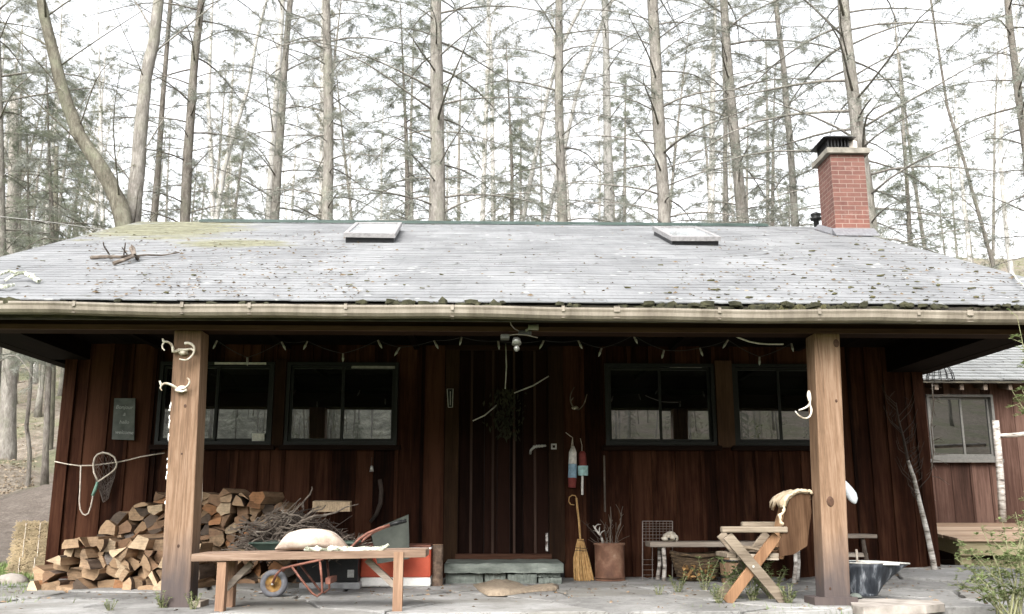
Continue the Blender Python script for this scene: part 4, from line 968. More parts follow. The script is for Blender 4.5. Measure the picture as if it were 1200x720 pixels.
r0 = 17/F*DRY; h = at(715, 637, DRY - r0).z
mb = MB(); mb.lathe((p.x, DRY, 0), [(0,.0),(r0*.98,0),(r0*1.02,.012),(r0,.025),(r0,h*.07),(r0*1.02,h*.1),(r0,h*.13),(r0*.99,h*.5),(r0,h*.93),(r0*1.03,h*.96),(r0*1.03,h),(r0*.97,h),(r0*.95,h*.9),(r0*.95,.1),(0,.1)], 28); mb.build('drum_body', RUST, dr, smooth=True)
mb = MB(); mb.lathe((p.x, DRY, h), [(r0*1.04,-.02),(r0*1.055,-.01),(r0*1.04,.0),(r0*1.03,-.001)], 28); mb.build('drum_rim', RUST, dr, smooth=True)
for i, (pts, rad, m, lab) in enumerate((
    (((712,650),(705,630),(699,622),(695,616)), .012, BIRCH, 'pale thick stub of branch slanting left out of the drum'),
    (((716,650),(715,632),(716,610),(715.5,594)), .007, TWIG, 'tallest straight bare branch standing in the drum'),
    (((719,650),(722,628),(727,615),(728.5,600)), .007, TWIG, 'bare branch curving to the right out of the drum'),
    (((709,650),(700,630),(690,618),(681,610)), .005, TWIGD, 'thin dark branch hanging far out left of the drum'),
    (((714,650),(711,634),(708,620),(710,612)), .006, TWIG, 'short forked bare branch in the middle of the drum'))):
    mb = MB(); q = [at(x, y, DRY + .02*i - .04) for x, y in pts]; q[0].z = .12; mb.tube(q, [rad, rad*.9, rad*.75, rad*.45], 6)
    for k in range(5):
        rr = random.Random(i*9+k); s = q[1].lerp(q[3], rr.uniform(.1,.9)); e = s + V((rr.uniform(-.07,.07), rr.uniform(-.03,.03), rr.uniform(.02,.10))); mb.tube([s, s.lerp(e,.5)+V((0,0,.01)), e], [rad*.5, rad*.4, rad*.25], 4)
    single(mb, 'branch', m, q[0], lab, 'branch', 'bare branches standing in the rusty drum')
mb = MB(); rr = random.Random(77)
for k in range(14):
    s = at(708 + rr.uniform(0,16), 640, DRY + rr.uniform(-.05,.08)); s.z = .3; e = at(rr.uniform(688,738), rr.uniform(612,634), DRY + rr.uniform(-.1,.1)); stick(mb, s, e, .003, .0015, k, 4, .012)
single(mb, 'twig_tuft', TWIG, (p.x, DRY, h), 'tuft of fine dry twigs between the branches in the drum', 'twigs')

GY_ = WY - .05
bu = thing('buoy', tuple(at(671, 525, GY_)), 'white, blue and red long buoy hanging by a rope near the door', 'buoy', 'painted net buoys hanging by the door')
def seg(mb, cpx, p0, p1, w0, w1, Y):
    a, b = at(cpx[0], p0, Y), at(cpx[1], p1, Y); mb.tube([a, b], [w0/F*Y/2, w1/F*Y/2], 14)
mb = MB(); a = at(671.5, 526, GY_); mb.tube([at(671.5,523,GY_), at(671.2,530,GY_), at(671,544,GY_)], [.012,.038,.042], 14); mb.build('buoy_top', BUOYW, bu, smooth=False)
mb = MB(); mb.tube([at(671,544.1,GY_), at(670.7,560,GY_)], [.042,.043], 14); mb.build('buoy_middle', BLUEP, bu)
mb = MB(); mb.tube([at(670.7,560.1,GY_), at(670.4,571.5,GY_)], [.043,.037], 14); mb.build('buoy_bottom', DKRED, bu)
mb = MB(); mb.tube([at(663,507,WY-.03), at(668,511,WY-.04), at(671,513,GY_), at(671.5,524,GY_-.02), at(673,529,GY_-.05)], .004, 6); mb.tube([at(671,513,GY_), at(669.5,524,GY_-.02), at(671,526,GY_-.04)], .0035, 6); mb.build('rope', ROPE, bu)
b2_ = thing('buoy', tuple(at(682, 540, GY_)), 'shorter red and pale teal buoy on white stick beside longer buoy', 'buoy', 'painted net buoys hanging by the door')
mb = MB(); mb.tube([at(682,529,GY_), at(682.5,532,GY_), at(683,546,GY_)], [.02,.036,.038], 14); mb.build('buoy_top', DKRED, b2_)
mb = MB(); mb.tube([at(683,546.1,GY_), at(683.2,557.5,GY_)], [.052,.05], 14); mb.build('buoy_bottom', TEALP, b2_)
mb = MB(); mb.tube([at(682.5,557.6,GY_), at(682.3,580,GY_)], .012, 8); mb.build('stick', BUOYW, b2_)
mb = MB(); mb.tube([at(680,514,WY-.04), at(682,522,GY_), at(682,529,GY_)], .003, 5); mb.build('rope', ROPE, b2_)

# ------------------------------------------------------------------ back bench, skull, basket, tub, wire rack, small table
PBY = 8.95
pb = thing('plank_bench', tuple(at(830, 683, PBY)), 'low grey plank bench with birch-stick legs behind the folding chair', 'bench')
a, b = at(762, 641.5, PBY), at(945, 640, PBY); mb = MB(); mb.box((a.x, PBY, a.z), (b.x, PBY+.3, a.z + .048)); mb.build('bench_top', GREYW, pb, bevel=.006)
for (x0, x1, yy) in ((777.5, 777.5, .04), (770, 773, .24), (930, 932, .05), (934, 935, .25)):
    mb = MB(); t0 = at(x1, 642, PBY+yy); t0.z = a.z - .002; b0 = at(x0, 683, PBY+yy); b0.z = -.02; mb.tube([t0, t0.lerp(b0,.5)+V((.012,0,0)), b0], [.02,.019,.022], 8); mb.build('leg', BIRCH, pb, smooth=True)
ztb = a.z + .048
sk = at(784.5, 634, PBY+.12); mb = MB(); 
mb.blob((sk.x+.01, PBY+.13, ztb+.045), (.062,.07,.048), 3, .12, 14); mb.blob((sk.x-.045, PBY+.10, ztb+.027), (.04,.04,.027), 4, .15, 10); mb.blob((sk.x+.065, PBY+.12, ztb+.028), (.025,.03,.028), 6, .2, 10)
skull = thing('animal_skull', (sk.x, PBY+.12, ztb), 'small bleached animal skull lying on the plank bench', 'skull'); mb.build('cranium', BONE, skull, smooth=True)
mb = MB(); mb.blob((sk.x-.012, PBY+.066, ztb+.026), (.014,.012,.013), 1, .1, 8); mb.blob((sk.x+.05, PBY+.085, ztb+.028), (.010,.012,.012), 2, .1, 8); mb.build('eye_socket', BLACK, skull)
KY = 8.9; c = at(821, 684, KY); bk_ = thing('wicker_basket', (c.x, KY+.1, 0), 'dark round wicker basket of leaves under the plank bench', 'basket')
h = at(821, 650, KY-.15).z; r0 = 31/F*KY; 
mb = MB(); prof = [(r0*.45,.0),(r0*.62,.02),(r0*.78,h*.25),(r0*.9,h*.6),(r0*1.0,h),(r0*.94,h),(r0*.84,h*.6),(r0*.7,h*.3),(0,h*.25)]
n = 36; vs = []
for rr_, z in prof:
    for k in range(n):
        t_ = 2*math.pi*k/n; sad = 1 + .10*abs(math.cos(t_))**3*(z/h); vs.append(V((c.x + rr_*math.cos(t_), KY + .12 + rr_*.62*math.sin(t_), z*sad)))
mb.add(vs, [(i*n+k, i*n+(k+1)%n, (i+1)*n+(k+1)%n, (i+1)*n+k) for i in range(len(prof)-1) for k in range(n)]); mb.build('basket_body', WICK, bk_, smooth=True)
mb = MB()
for q in range(9):
    z = .03 + (h-.05)*q/8; f = z/h; rr_ = r0*(.66 + .34*f**.8)
    mb.tube([V((c.x + (rr_+.006)*math.cos(2*math.pi*k/24), KY + .12 + (rr_+.006)*.62*math.sin(2*math.pi*k/24) , z*(1+.10*abs(math.cos(2*math.pi*k/24))**3*f) + .004*math.sin(k*3.1+q))) for k in range(25)], .006, 5, caps=False)
mb.build('woven_band', WICK, bk_)
mb = MB(); mb.tube([at(790,647,KY+.12), at(797,650,KY-.02), at(821,653,KY-.06), at(845,650,KY-.02), at(852,645,KY+.12)], .012, 7); mb.build('basket_rim', WICK, bk_, smooth=True)
mb = MB(); r = random.Random(4)
for i in range(60):
    p = V((c.x + r.uniform(-.16,.12), KY + .12 - r.uniform(.10,.19), r.uniform(.05,h*.6))); d = V((r.uniform(-.03,.03), r.uniform(-.03,0), r.uniform(-.03,.03))); e = V((r.uniform(-.02,.02), -.008, r.uniform(-.02,.02))); mb.quad(p-d, p-e, p+d, p+e)
mb.build('dry_leaf', mat_noise('dry_leaves', [(.3,(.10,.05,.02)), (.6,(.28,.16,.06)), (.8,(.40,.33,.14))], 20, .8), bk_)
TY = 8.75; c = at(865, 681, TY); tb = thing('wooden_tub', (c.x, TY+.12, 0), 'round brown wooden tub half hidden behind the folding chair', 'tub'); h = at(865, 653, TY).z; r0 = 16.5/F*TY
mb = MB(); n = 18
for k in range(n):
    a0, a1 = 2*math.pi*k/n + .01, 2*math.pi*(k+1)/n - .01; f = lambda a, q, z: V((c.x + q*math.cos(a), TY + .14 + q*math.sin(a), z))
    mb.hexa([f(a0,r0*.86,.0), f(a1,r0*.86,.0), f(a1,r0*.78,.0), f(a0,r0*.78,.0), f(a0,r0,h), f(a1,r0,h), f(a1,r0*.92,h), f(a0,r0*.92,h)])
mb.build('stave', TUBW, tb)
mb = MB()
for z in (.05, h*.8): q = r0*(.86+.14*z/h)+.003; mb.lathe((c.x, TY+.14, z), [(q,0),(q+.004,.002),(q+.004,.022),(q+.001,.024)], 30)
mb.build('hoop', BLKMET, tb, smooth=True)
mb = MB(); mb.lathe((c.x, TY+.14, .03), [(r0*.8,0),(0,.001)], 20); mb.build('tub_floor', TUBW, tb)
RY_ = 9.35; rk = thing('wire_rack', tuple(at(765, 680, RY_)), 'rusty wire rack standing upright at the wall behind the plank bench', 'rack')
mb = MB(); g = lambda x, y: at(x, y, RY_)
for y in (611, 680): mb.tube([g(753,y), g(788,y)], .005, 6)
for x in (753, 788): mb.tube([g(x,611), g(x,680)], .005, 6)
mb.tube([g(764.5,640), g(764.5,680)], .004, 5)
mb.build('rack_frame', WIRE, rk)
mb = MB()
for y in (614,617,620,623,627,631,635,656,662,668,674): mb.tube([g(753,y), g(788 if y < 640 else 766,y)], .0025, 4)
for x in (757,761,765,769,773,777,781,785): mb.tube([g(x,611), g(x,640)], .002, 4)
mb.build('wire_mesh', WIRE, rk)
SY2 = 9.12; s2 = thing('side_table', tuple(at(1005, 665, SY2)), 'small dark weathered table behind the post with the coal scuttle', 'table')
a, b = at(972, 631, SY2), at(1028, 626.5, SY2); mb = MB(); mb.box((a.x, SY2, a.z), (b.x, SY2+.3, b.z)); mb.build('table_top', GREYW, s2, bevel=.004)
mb = MB(); c1, c2 = at(975, 653, SY2+.05), at(1017, 648.5, SY2+.05); mb.box((c1.x, SY2+.05, c1.z), (c2.x, SY2+.27, c2.z)); mb.build('shelf', GREYW, s2)
for px in (977, 1013):
    for yy in (.06, .24):
        mb = MB(); q = at(px, 640, SY2+yy); mb.tube([V((q.x-.01, SY2+yy, a.z-.002)), V((q.x, SY2+yy, a.z-.14)), V((q.x+.045, SY2+yy, .0))], [.018,.022,.018], 8); mb.build('leg', TWIG, s2, smooth=True)

# ------------------------------------------------------------------ folding chair with sheepskin
CH0, CH1 = 6.98, 7.42
chr_ = thing('folding_chair', tuple(at(890, 707, 7.1)), 'weathered wooden folding armchair with crossed legs beside the right porch post', 'chair')
for Y, (ax, bx_, ay) in ((CH0, (845, 922, 620.8)), (CH1, (869, 917, 615))):
    mb = MB(); p, q = at(ax, ay, Y), at(bx_, ay, Y); mb.hexa([(p.x,Y-.035,p.z-.022),(q.x,Y-.035,p.z-.022),(q.x,Y+.035,p.z-.022),(p.x,Y+.035,p.z-.022),(p.x,Y-.035,p.z+.022),(q.x,Y-.035,p.z+.022),(q.x,Y+.035,p.z+.022),(p.x,Y+.035,p.z+.022)]); mb.build('armrest', CHAIRW, chr_, bevel=.01)
    dz = at(850, ay, Y).z - at(850, 620.8, CH0).z; off = V((0, Y-CH0, 0))
    A0, A1, B0, B1 = [at(*c, CH0) for c in ((852,627),(921,708),(912,627),(853,707))]
    A0.z -= .004; B0.z -= .004
    if Y == CH1: off = V((.06, Y-CH0, 0))
    mb = MB(); mb.bar(A0+off, A1+off, .030, .075, V((0,0,1))); mb.build('leg', CHAIRW, chr_, bevel=.004)
    mb = MB(); mb.bar(B0+off+V((0,.034,0)), B1+off+V((0,.034,0)), .030, .075, V((0,0,1))); mb.build('leg', CHAIRB if Y == CH0 else CHAIRW, chr_, bevel=.004)
    mb = MB(); m_ = at(882, 664, CH0); mb.tube([m_+off+V((0,-.022,0)), m_+off+V((0,.06,0))], .009, 8); mb.build('pivot_bolt', STEEL, chr_)
mb = MB(); p, q = at(852, 650, CH0+.06), at(914, 648, CH0+.06)
for k in range(5):
    x0 = p.x + (q.x-p.x)*k/5; x1 = p.x + (q.x-p.x)*(k+1)/5 - .008; dz = -.012*math.sin(math.pi*(k+.5)/5)
    mb.box((x0, CH0+.06, p.z-.02+dz), (x1, CH1-.03, p.z+.012+dz))
mb.build('seat', CHAIRW, chr_, bevel=.004)
mb = MB(); p, q = at(855, 654.5, CH0+.07), at(912, 654.5, CH0+.07); mb.box((p.x, CH0+.055, p.z-.012), (q.x, CH0+.085, p.z+.004)); mb.box((p.x, CH1-.06, p.z-.012), (q.x, CH1-.03, p.z+.004)); mb.build('seat_rail', CHAIRW, chr_)
# back: three vertical slats leaning to the right
SUEDE = mat_wood('suede_side', (.018,.010,.0055), (.055,.030,.017), (.13,.078,.046), 'z', 3, .95, True, 0, .6, 12)
mb = MB()
for k, (y0, y1) in enumerate(((CH0+.03, CH0+.155), (CH0+.16, CH0+.29), (CH0+.295, CH0+.42))):
    a, b = at(912, 655, CH0+.1), at(931, 582, CH0+.1); t_ = .018
    mb.hexa([(a.x,y0,a.z),(a.x+t_,y0,a.z),(a.x+t_,y1,a.z),(a.x,y1,a.z),(b.x,y0,b.z),(b.x+t_,y0,b.z),(b.x+t_,y1,b.z),(b.x,y1,b.z)])
a, b = at(920, 655, CH0+.1), at(945, 655, CH0+.1)
mb.build('backrest', CHAIRB, chr_, bevel=.003)
mb = MB(); p, q = at(914, 627, CH0+.02), at(943, 623, CH0+.02); mb.box((p.x, CH0+.005, p.z-.015), (q.x, CH0+.028, p.z+.02)); mb.build('back_rail', CHAIRB, chr_)
# sheepskin draped over the back
mb = MB(); r = random.Random(31); nn, mm = 16, 12; path = [(921,592),(923,587),(927,581.5),(932,578.5),(938,575.5),(946,578),(950,585)]
vs = []
for j in range(mm+1):
    y = CH0 + .0 + (CH1-CH0-.06)*j/mm
    for i, (px, py) in enumerate(path):
        q = at(px, py, CH0); w = .012*math.sin(j*1.3+i*.8) + r.uniform(-.008,.008); edge = (.03*math.sin(j*1.9) if i in (0, len(path)-1) else 0)
        vs.append(V((q.x + w, y + r.uniform(-.008,.008), q.z + w*.6 + edge)))
n = len(path); mb.add(vs, [(j*n+i, j*n+i+1, (j+1)*n+i+1, (j+1)*n+i) for j in range(mm) for i in range(n-1)])
sh_ = thing('sheepskin', tuple(at(925, 600, CH0)), 'tan sheepskin with pale fleecy edge draped over the back of the folding chair', 'sheepskin')
o = mb.build('fleece', HIDE, sh_, smooth=True)
sm = o.modifiers.new('solid', 'SOLIDIFY'); sm.thickness = .022; sm.offset = 0
mb = MB(); r = random.Random(5); rim = [at(x, y, CH0-.035) for x, y in ((917,617),(914.5,611),(914,604),(917,600),(919,594),(920,588),(924,581.5),(930,577),(937,575),(944,576.5),(950,576),(953,579))]
Q = []
for a, b in zip(rim, rim[1:]): Q += [a, a.lerp(b,.33), a.lerp(b,.66)]
Q = [p + V((r.uniform(-.006,.006), r.uniform(-.006,.006), r.uniform(-.006,.006))) for p in Q]; mb.tube(Q, [.011*r.uniform(.7,1.35) for _ in Q], 8); mb.build('fleece_edge', HIDE, sh_, smooth=True)
mb = MB(); out = [(918,613),(921,597),(926,585),(935,579),(949,578),(951,600),(948,622),(946,640),(930,650),(914,652),(913,636),(917,626)]
q = [at(x, y, CH0-.02) for x, y in out]; mb.prism(q, (0, .016, 0)); mb.build('suede_flap', SUEDE, sh_, bevel=.004)
mb = MB(); vs = []
for j in range(8):
    y = CH0 + .08 + .3*j/7
    for i in range(8):
        q = at(866 + 46*i/7, 645.5, CH0+.1); vs.append(V((q.x, y, q.z + .018 + .010*math.sin(i*1.2+j) + r.uniform(-.003,.003))))
mb.add(vs, [(j*8+i, j*8+i+1, (j+1)*8+i+1, (j+1)*8+i) for j in range(7) for i in range(7)])
o = single(mb, 'seat_pad', BURLAP, tuple(at(890, 646, CH0+.1)), 'thin tan folded pad lying on the seat of the folding chair', 'pad', smooth=True); sm = o.modifiers.new('solid', 'SOLIDIFY'); sm.thickness = .012

# ------------------------------------------------------------------ coal scuttle on flat stone
KY2 = 7.12; c = at(1021, 702, KY2); zb3 = .035
cs = thing('coal_scuttle', (c.x, KY2+.15, zb3), 'blackened galvanised coal scuttle with pouring lip on a flat stone', 'bucket')
H = at(1000, 661, KY2).z - zb3; rb = 18.5/F*KY2; rt = 30/F*KY2
mb = MB(); n = 40; rows = [(0,1.0),(.02,1),(.35,0),(.7,0),(1.0,0)]; vs = []
def sc_pt(t_, f, inn=0):
    ang = math.cos(t_); lip = max(0, ang)**6
    q = rb + (rt-rb)*f - inn; x = q*math.cos(t_) + lip*(.17*f**1.6); z = f*H + lip*f**2*(-.012) + .02*f*(abs(math.sin(t_))**2)*0
    return V((c.x - .012 + x + .03*f, KY2 + .16 + q*.85*math.sin(t_)*(1 - .35*lip*f), zb3 + .004 + z))
for f in (0,.03,.3,.6,.85,1.0): vs += [sc_pt(2*math.pi*k/n, f) for k in range(n)]
for f in (1.0,.85,.5,.05): vs += [sc_pt(2*math.pi*k/n, f, .008) for k in range(n)]
mb.add(vs, [(i*n+k, i*n+(k+1)%n, (i+1)*n+(k+1)%n, (i+1)*n+k) for i in range(9) for k in range(n)]); mb.add(vs[:n], [tuple(range(n-1,-1,-1))]); mb.add(vs[-n:], [tuple(range(n))])
mb.build('scuttle_body', GALV, cs, smooth=True)
mb = MB(); mb.tube([sc_pt(2*math.pi*k/n, 1.0, .003) for k in range(n+1)], .006, 6, caps=False); mb.build('rolled_rim', STEEL, cs, smooth=True)
mb = MB(); mb.lathe((c.x-.012, KY2+.16, zb3), [(rb*.97,0),(rb*1.02,.004),(rb*1.02,.02),(rb,.024)], 30, sy=.87); mb.build('foot_ring', GALV, cs, smooth=True)
mb = MB(); a, b = at(1017, 661.5, KY2+.02), at(1054, 661.5, KY2+.02); mb.hexa([(a.x,KY2+.02,a.z-.002),(b.x,KY2+.02,b.z-.006),(b.x-.02,KY2+.22,b.z-.003),(a.x,KY2+.22,a.z+.002),(a.x,KY2+.02,a.z+.012),(b.x,KY2+.02,b.z+.008),(b.x-.02,KY2+.22,b.z+.011),(a.x,KY2+.22,a.z+.016)])
single(mb, 'board', mat_plain('pale_board', (.62,.62,.58), .7), a, 'small pale board resting across the top of the coal scuttle', 'board')
mb = MB(); t0, b0 = at(1003.5, 644, KY2+.2), at(1007, 690, KY2+.2); mb.tube([b0, t0], .009, 8); single(mb, 'stick', GREYW, b0, 'short pale stick standing up in the coal scuttle', 'stick')
mb = MB(); out = [(996,704.5),(1012,702),(1040,702),(1070,703),(1100,704.5),(1107,708),(1085,710.5),(1040,711),(1012,712),(999,710)]
P = [at_z(x, y, .03) for x, y in out]; mb.prism([V((p.x,p.y,-.02)) for p in P], (0,0,.052)); single(mb, 'flat_stone', ROCK, P[0], 'thin flat grey stone slab under the coal scuttle', 'stone', bevel=.008)
mb = MB(); a = at(1004, 704, 7.0); mb.blob((a.x, 7.03, .05), (.05,.04,.02), 4, .2, 10); single(mb, 'stone_chip', SLATE, (a.x, 7.03, .03), 'small stone chip on the flat stone below the scuttle', 'stone')

# ------------------------------------------------------------------ birch sapling leaning on the corner, stone, grey cloth
mb = MB(); L = [(1097,677,9.30),(1092,650,9.33),(1086,622,9.37),(1078,590,9.41),(1071,560,9.44),(1064,540,9.46),(1059,515,9.48),(1053,492,9.5),(1050,472,9.5)]
P = [at(*q) for q in L]; bi = thing('birch_pole', tuple(P[0]), 'slender white birch sapling with dry top leaning on the cabin wall', 'birch pole')
mb.tube(P[:6], [.030,.028,.026,.023,.020,.017], 10); mb.build('stem', BIRCH, bi, smooth=True)
mb = MB(); mb.tube(P[5:], [.0165,.012,.009,.005], 6); r = random.Random(8)
for i in range(26):
    k = r.randrange(3, 8); s = P[k].lerp(P[k+1], r.random()); q = r.choice((-1,1)); l = r.uniform(.12,.35)
    e = s + V((q*l*.55, -r.uniform(0,.05), l*.8)); m_ = s.lerp(e,.5) + V((q*.03,0,-.01)); mb.tube([s, m_, e], [.005,.004,.002], 4)
    for j in range(2): f = s.lerp(e, r.uniform(.4,.9)); mb.tube([f, f + V((r.uniform(-.07,.07), 0, r.uniform(.02,.1)))], [.003,.0015], 3)
mb.build('crown', TWIGD, bi)
p = at(1095, 669, 9.35); mb = MB(); mb.blob((p.x, 9.4, p.z - .01), (.085,.07,.05), 9, .12, 14); single(mb, 'stone', ROCK, (p.x, 9.4, p.z-.05), 'pale rounded stone at the foot of the birch sapling', 'stone', smooth=True)
mb = MB(); Y = 7.2; pts = [((982,562),.004),((986,563),.02),((990,569),.032),((995,576),.040),((999,582),.043),((1002,587),.030),((1003,590),.008)]
Q = [at(*q, Y) for q, _ in pts]; vs = []; n = 12
for (q, w), p in zip(pts, Q):
    for k in range(n): t_ = 2*math.pi*k/n; d = V((.75,0,.65)); vs.append(p + d*math.cos(t_)*w + V((0, math.sin(t_)*w*.55, 0)))
mb.add(vs, [(i*n+k, i*n+(k+1)%n, (i+1)*n+(k+1)%n, (i+1)*n+k) for i in range(len(pts)-1) for k in range(n)])
gl_ = thing('hanging_cloth', tuple(Q[0]), 'limp pale grey cloth hanging behind the right porch post', 'cloth'); mb.build('cloth_body', CLOTH, gl_, smooth=True)
mb = MB(); mb.tube([at(975,548,Y-.03), at(981,556,Y-.01), Q[0]], .004, 5); mb.build('cord', ROPE, gl_)

# ------------------------------------------------------------------ things on the left wall and posts
NY = WY - .06
rp = thing('clothesline', tuple(at(66, 541.5, NY)), 'thin pale rope strung along the wall with a hanging loop', 'rope')
mb = MB(); mb.tube([at(x,y,NY) for x,y in ((64,541),(78,544),(92,546),(108,545.7),(122,544),(138,541.8),(152,539),(165,535.5),(180,533),(193,531))], .006, 6); mb.build('line', ROPE, rp, smooth=True)
mb = MB(); mb.tube([at(x,y,NY-.03) for x,y in ((94.8,546),(94,570),(93,588),(94,597),(97,602.5),(100,604),(103.5,602),(106.5,594),(109,582),(109.5,578))], .007, 6); mb.build('loop', ROPE, rp, smooth=True)
nt = thing('landing_net', tuple(at(115, 560, NY)), 'landing net with pale hoop and green grip hanging on the wall', 'net')
mb = MB(); hoop = [(114.9,564.5),(112,558),(110,553.5),(109.3,544),(111,537),(114,533),(120.5,530.5),(128,532),(134,536),(137,543),(136,548),(133.5,551.5),(127,556.5),(119,562),(114.9,564.5)]
H_ = [at(x,y,NY-.05) for x,y in hoop]; mb.tube(H_, .009, 8); mb.build('hoop', ROPE, nt, smooth=True)
mb = MB(); mb.tube([at(114.5,565,NY-.05), at(112,573,NY-.05), at(108.6,581,NY-.05)], [.012,.017,.015], 10); mb.build('handle', GREENH, nt, smooth=True)
mb = MB(); n = len(H_)-1; tip = at(122, 586, NY-.02); rg = [H_[:-1]]
for f in (.3,.55,.8,.95):
    q = []
    for k, p in enumerate(H_[:-1]):
        wq = [1,.8,.62,.5][[.3,.55,.8,.95].index(f)]; c0 = at(123, 548, NY-.05); c1 = c0.lerp(tip, f)
        q.append(c1 + (p-c0)*wq*(1-.45*f) + V((0,.03*f,0)))
    rg.append(q)
for q in rg[1:]: mb.tube(q + [q[0]], .0018, 4, caps=False)
for k in range(n):
    for s in (0, 1, -1):
        mb.tube([rg[j][(k + s*j) % n] for j in range(len(rg))], .0016, 3)
mb.build('netting', WIRE, nt)
cb_ = thing('chalkboard', tuple(at(145, 492, WY-.04)), 'small grey chalkboard with handwriting nailed to the siding', 'chalkboard')
q = [at(x,y,WY-.045) for x,y in ((131,515),(157,516),(158.5,467),(134,467))]; mb = MB(); mb.prism(q, (0,.014,0)); mb.build('board', CHALKB, cb_, bevel=.006)
def text(txt, px, py, Y, size, mat, parent, name='lettering', rot=0, shear=.2):
    cu = bpy.data.curves.new(name, 'FONT'); cu.body = txt; cu.size = size; cu.align_x = 'CENTER'; cu.align_y = 'CENTER'; cu.shear = shear; cu.extrude = .0008; cu.offset = .0006
    ob = bpy.data.objects.new('tmp', cu); COL.objects.link(ob); bpy.context.view_layer.update()
    me = bpy.data.meshes.new_from_object(ob.evaluated_get(bpy.context.evaluated_depsgraph_get())); bpy.data.objects.remove(ob)
    me.materials.clear(); me.materials.append(mat); p = at(px, py, Y)
    me.transform(Matrix.Translation(p - base_of(parent)) @ Matrix.Rotation(rot, 4, 'Y') @ Matrix.Rotation(R(90), 4, 'X'))
    o = bpy.data.objects.new(name, me); COL.objects.link(o); o.parent = parent; return o
for tx, py, sz in (('Bonjour', 477.5, .052), ('&', 486, .045), ('hello', 495, .05), ('welcome', 507, .05)):
    text(tx, 145.5, py, WY-.0475, sz, CHALK, cb_, rot=R(2))

def antler(name, base_px, Y, strokes, label, knob, rad=.011, grp=None, m=BONE):
    root = thing(name, tuple(at(*base_px, Y)), label, 'antler', grp)
    mb = MB()
    for st_ in strokes:
        P = [at(x, y, Y - d) for x, y, d in st_]; k = len(P)
        # smooth the stroke
        Q = []
        for i in range(k-1):
            p0, p1, p2, p3 = P[max(i-1,0)], P[i], P[i+1], P[min(i+2,k-1)]
            for s in range(4):
                t_ = s/4; Q.append(.5*((2*p1) + (p2-p0)*t_ + (2*p0-5*p1+4*p2-p3)*t_*t_ + (3*p1-p0-3*p2+p3)*t_**3))
        Q.append(P[-1]); mb.tube(Q, [rad*(1 - .6*i/len(Q)) for i in range(len(Q))], 8)
    mb.build('antler_beam', m, root, smooth=True)
    if knob:
        mb = MB(); p = at(*knob[:2], Y - .012); mb.blob(p, (knob[2], .022, knob[3]), 3, .2, 12); mb.build('burr', BONE, root, smooth=True)
    return root
AG = 'bleached antlers mounted on the left porch post'
antler('antler', (215, 414), PY, [((209,410,.02),(218,410,.03),(224,409,.05),(227,412,.06)), ((216.5,402.5,.08),(222,402.5,.08),(227,406,.07),(227.5,412,.06),(224,418,.06),(218,422,.07),(210,421,.08)), ((209,411,.02),(203,412,.04),(202.5,408,.06),(200,403,.07),(194,400.5,.07),(190.5,404,.07),(190.5,408,.08),(193,411,.08)), ((203,408,.05),(202,413,.06)), ((192,401,.07),(190.5,397,.08))],
       'upper pair of curled white antlers near top of left porch post', (215, 413.5, .035, .022), .011, AG)
antler('antler', (212, 457), PY, [((208,456,.02),(216,455,.04),(221,451,.05),(222,446,.06),(219,443,.07)), ((208,456,.02),(202,452,.04),(195,449.5,.06),(190,451,.07),(188,455,.08),(190,458,.08)), ((189,451,.07),(187,446.5,.08)), ((206,457,.03),(213,459,.05),(219,457,.05))],
       'lower pair of curled white antlers on left porch post', (212.5, 456.5, .042, .026), .011, AG)
antler('antler', (948, 470), PY, [((948,459,.02),(949.5,466,.04),(949,474,.05),(951,481,.06),(949,488,.08),(943,490.5,.09),(936,487,.10),(932,482,.10)), ((949,474,.05),(944,478,.08),(936,481,.10)), ((948,459,.02),(947,464,.05),(948,470,.06))],
       'white looped antler hanging on the right porch post', (948, 464, .012, .035), .010)
antler('antler', (674, 479), WY-.03, [((672,478,.02),(668.5,470,.05),(669,462,.07),(673,454,.08)), ((672,478,.02),(678,480,.04),(684,474,.06),(688,462,.08)), ((669,470,.05),(672,466,.09))],
       'small dark brown antlers on the wall beside the door', (674, 478.5, .035, .02), .009, None, TWIG)
# pale cords beside the left post, bark flakes left on its edge
mb = MB(); mb.tube([at(x,y,7.3) for x,y in ((236,455),(236.5,500),(237,560),(236.5,585),(234.5,597),(230,598))], .0045, 6); single(mb, 'cord', ROPE, tuple(at(236,455,7.3)), 'grey cord hanging down behind the left porch post', 'cord')
mb = MB(); mb.tube([at(x,y,7.45) for x,y in ((857,392),(866,396),(878,400.5),(888,402.5),(900,403.5),(918,403.5))], .007, 6); single(mb, 'cable', PALEWIRE, tuple(at(857,392,7.45)), 'pale sagging cable under the porch beam near right post', 'cable')
# thermometer on the door casing
tm = thing('thermometer', tuple(at(527.5, 467, WY-.045)), 'narrow white-edged thermometer on the casing left of the door', 'thermometer')
q = [at(x,y,WY-.05) for x,y in ((525.3,477.5),(530.3,477.5),(531,456),(524,456))]; mb = MB(); mb.prism(q, (0,.008,0)); mb.build('backplate', FRAME, tm)
mb = MB(); mb.tube([p+V((0,-.003,0)) for p in q+q[:1]], .0035, 4); mb.build('plate_edge', PALEWIRE, tm)
mb = MB(); mb.tube([at(527.7,475,WY-.053), at(527.7,459,WY-.053)], .003, 5); mb.build('glass_tube', PALEWIRE, tm)
# small hanging bell left of the door
bl_ = thing('hanging_bell', tuple(at(435.5, 545, NY)), 'small tarnished bell hanging under the window on dark string', 'bell')
mb = MB(); mb.lathe(at(435.5,553,NY), [(.0,.06),(.012,.055),(.016,.03),(.022,.0),(.017,.002),(.0,.03)], 12); mb.build('bell_cup', STEEL, bl_, smooth=True)
mb = MB(); mb.tube([at(435.5,536,NY), at(435.5,548,NY)], .003, 4); mb.build('string', TWIGD, bl_)
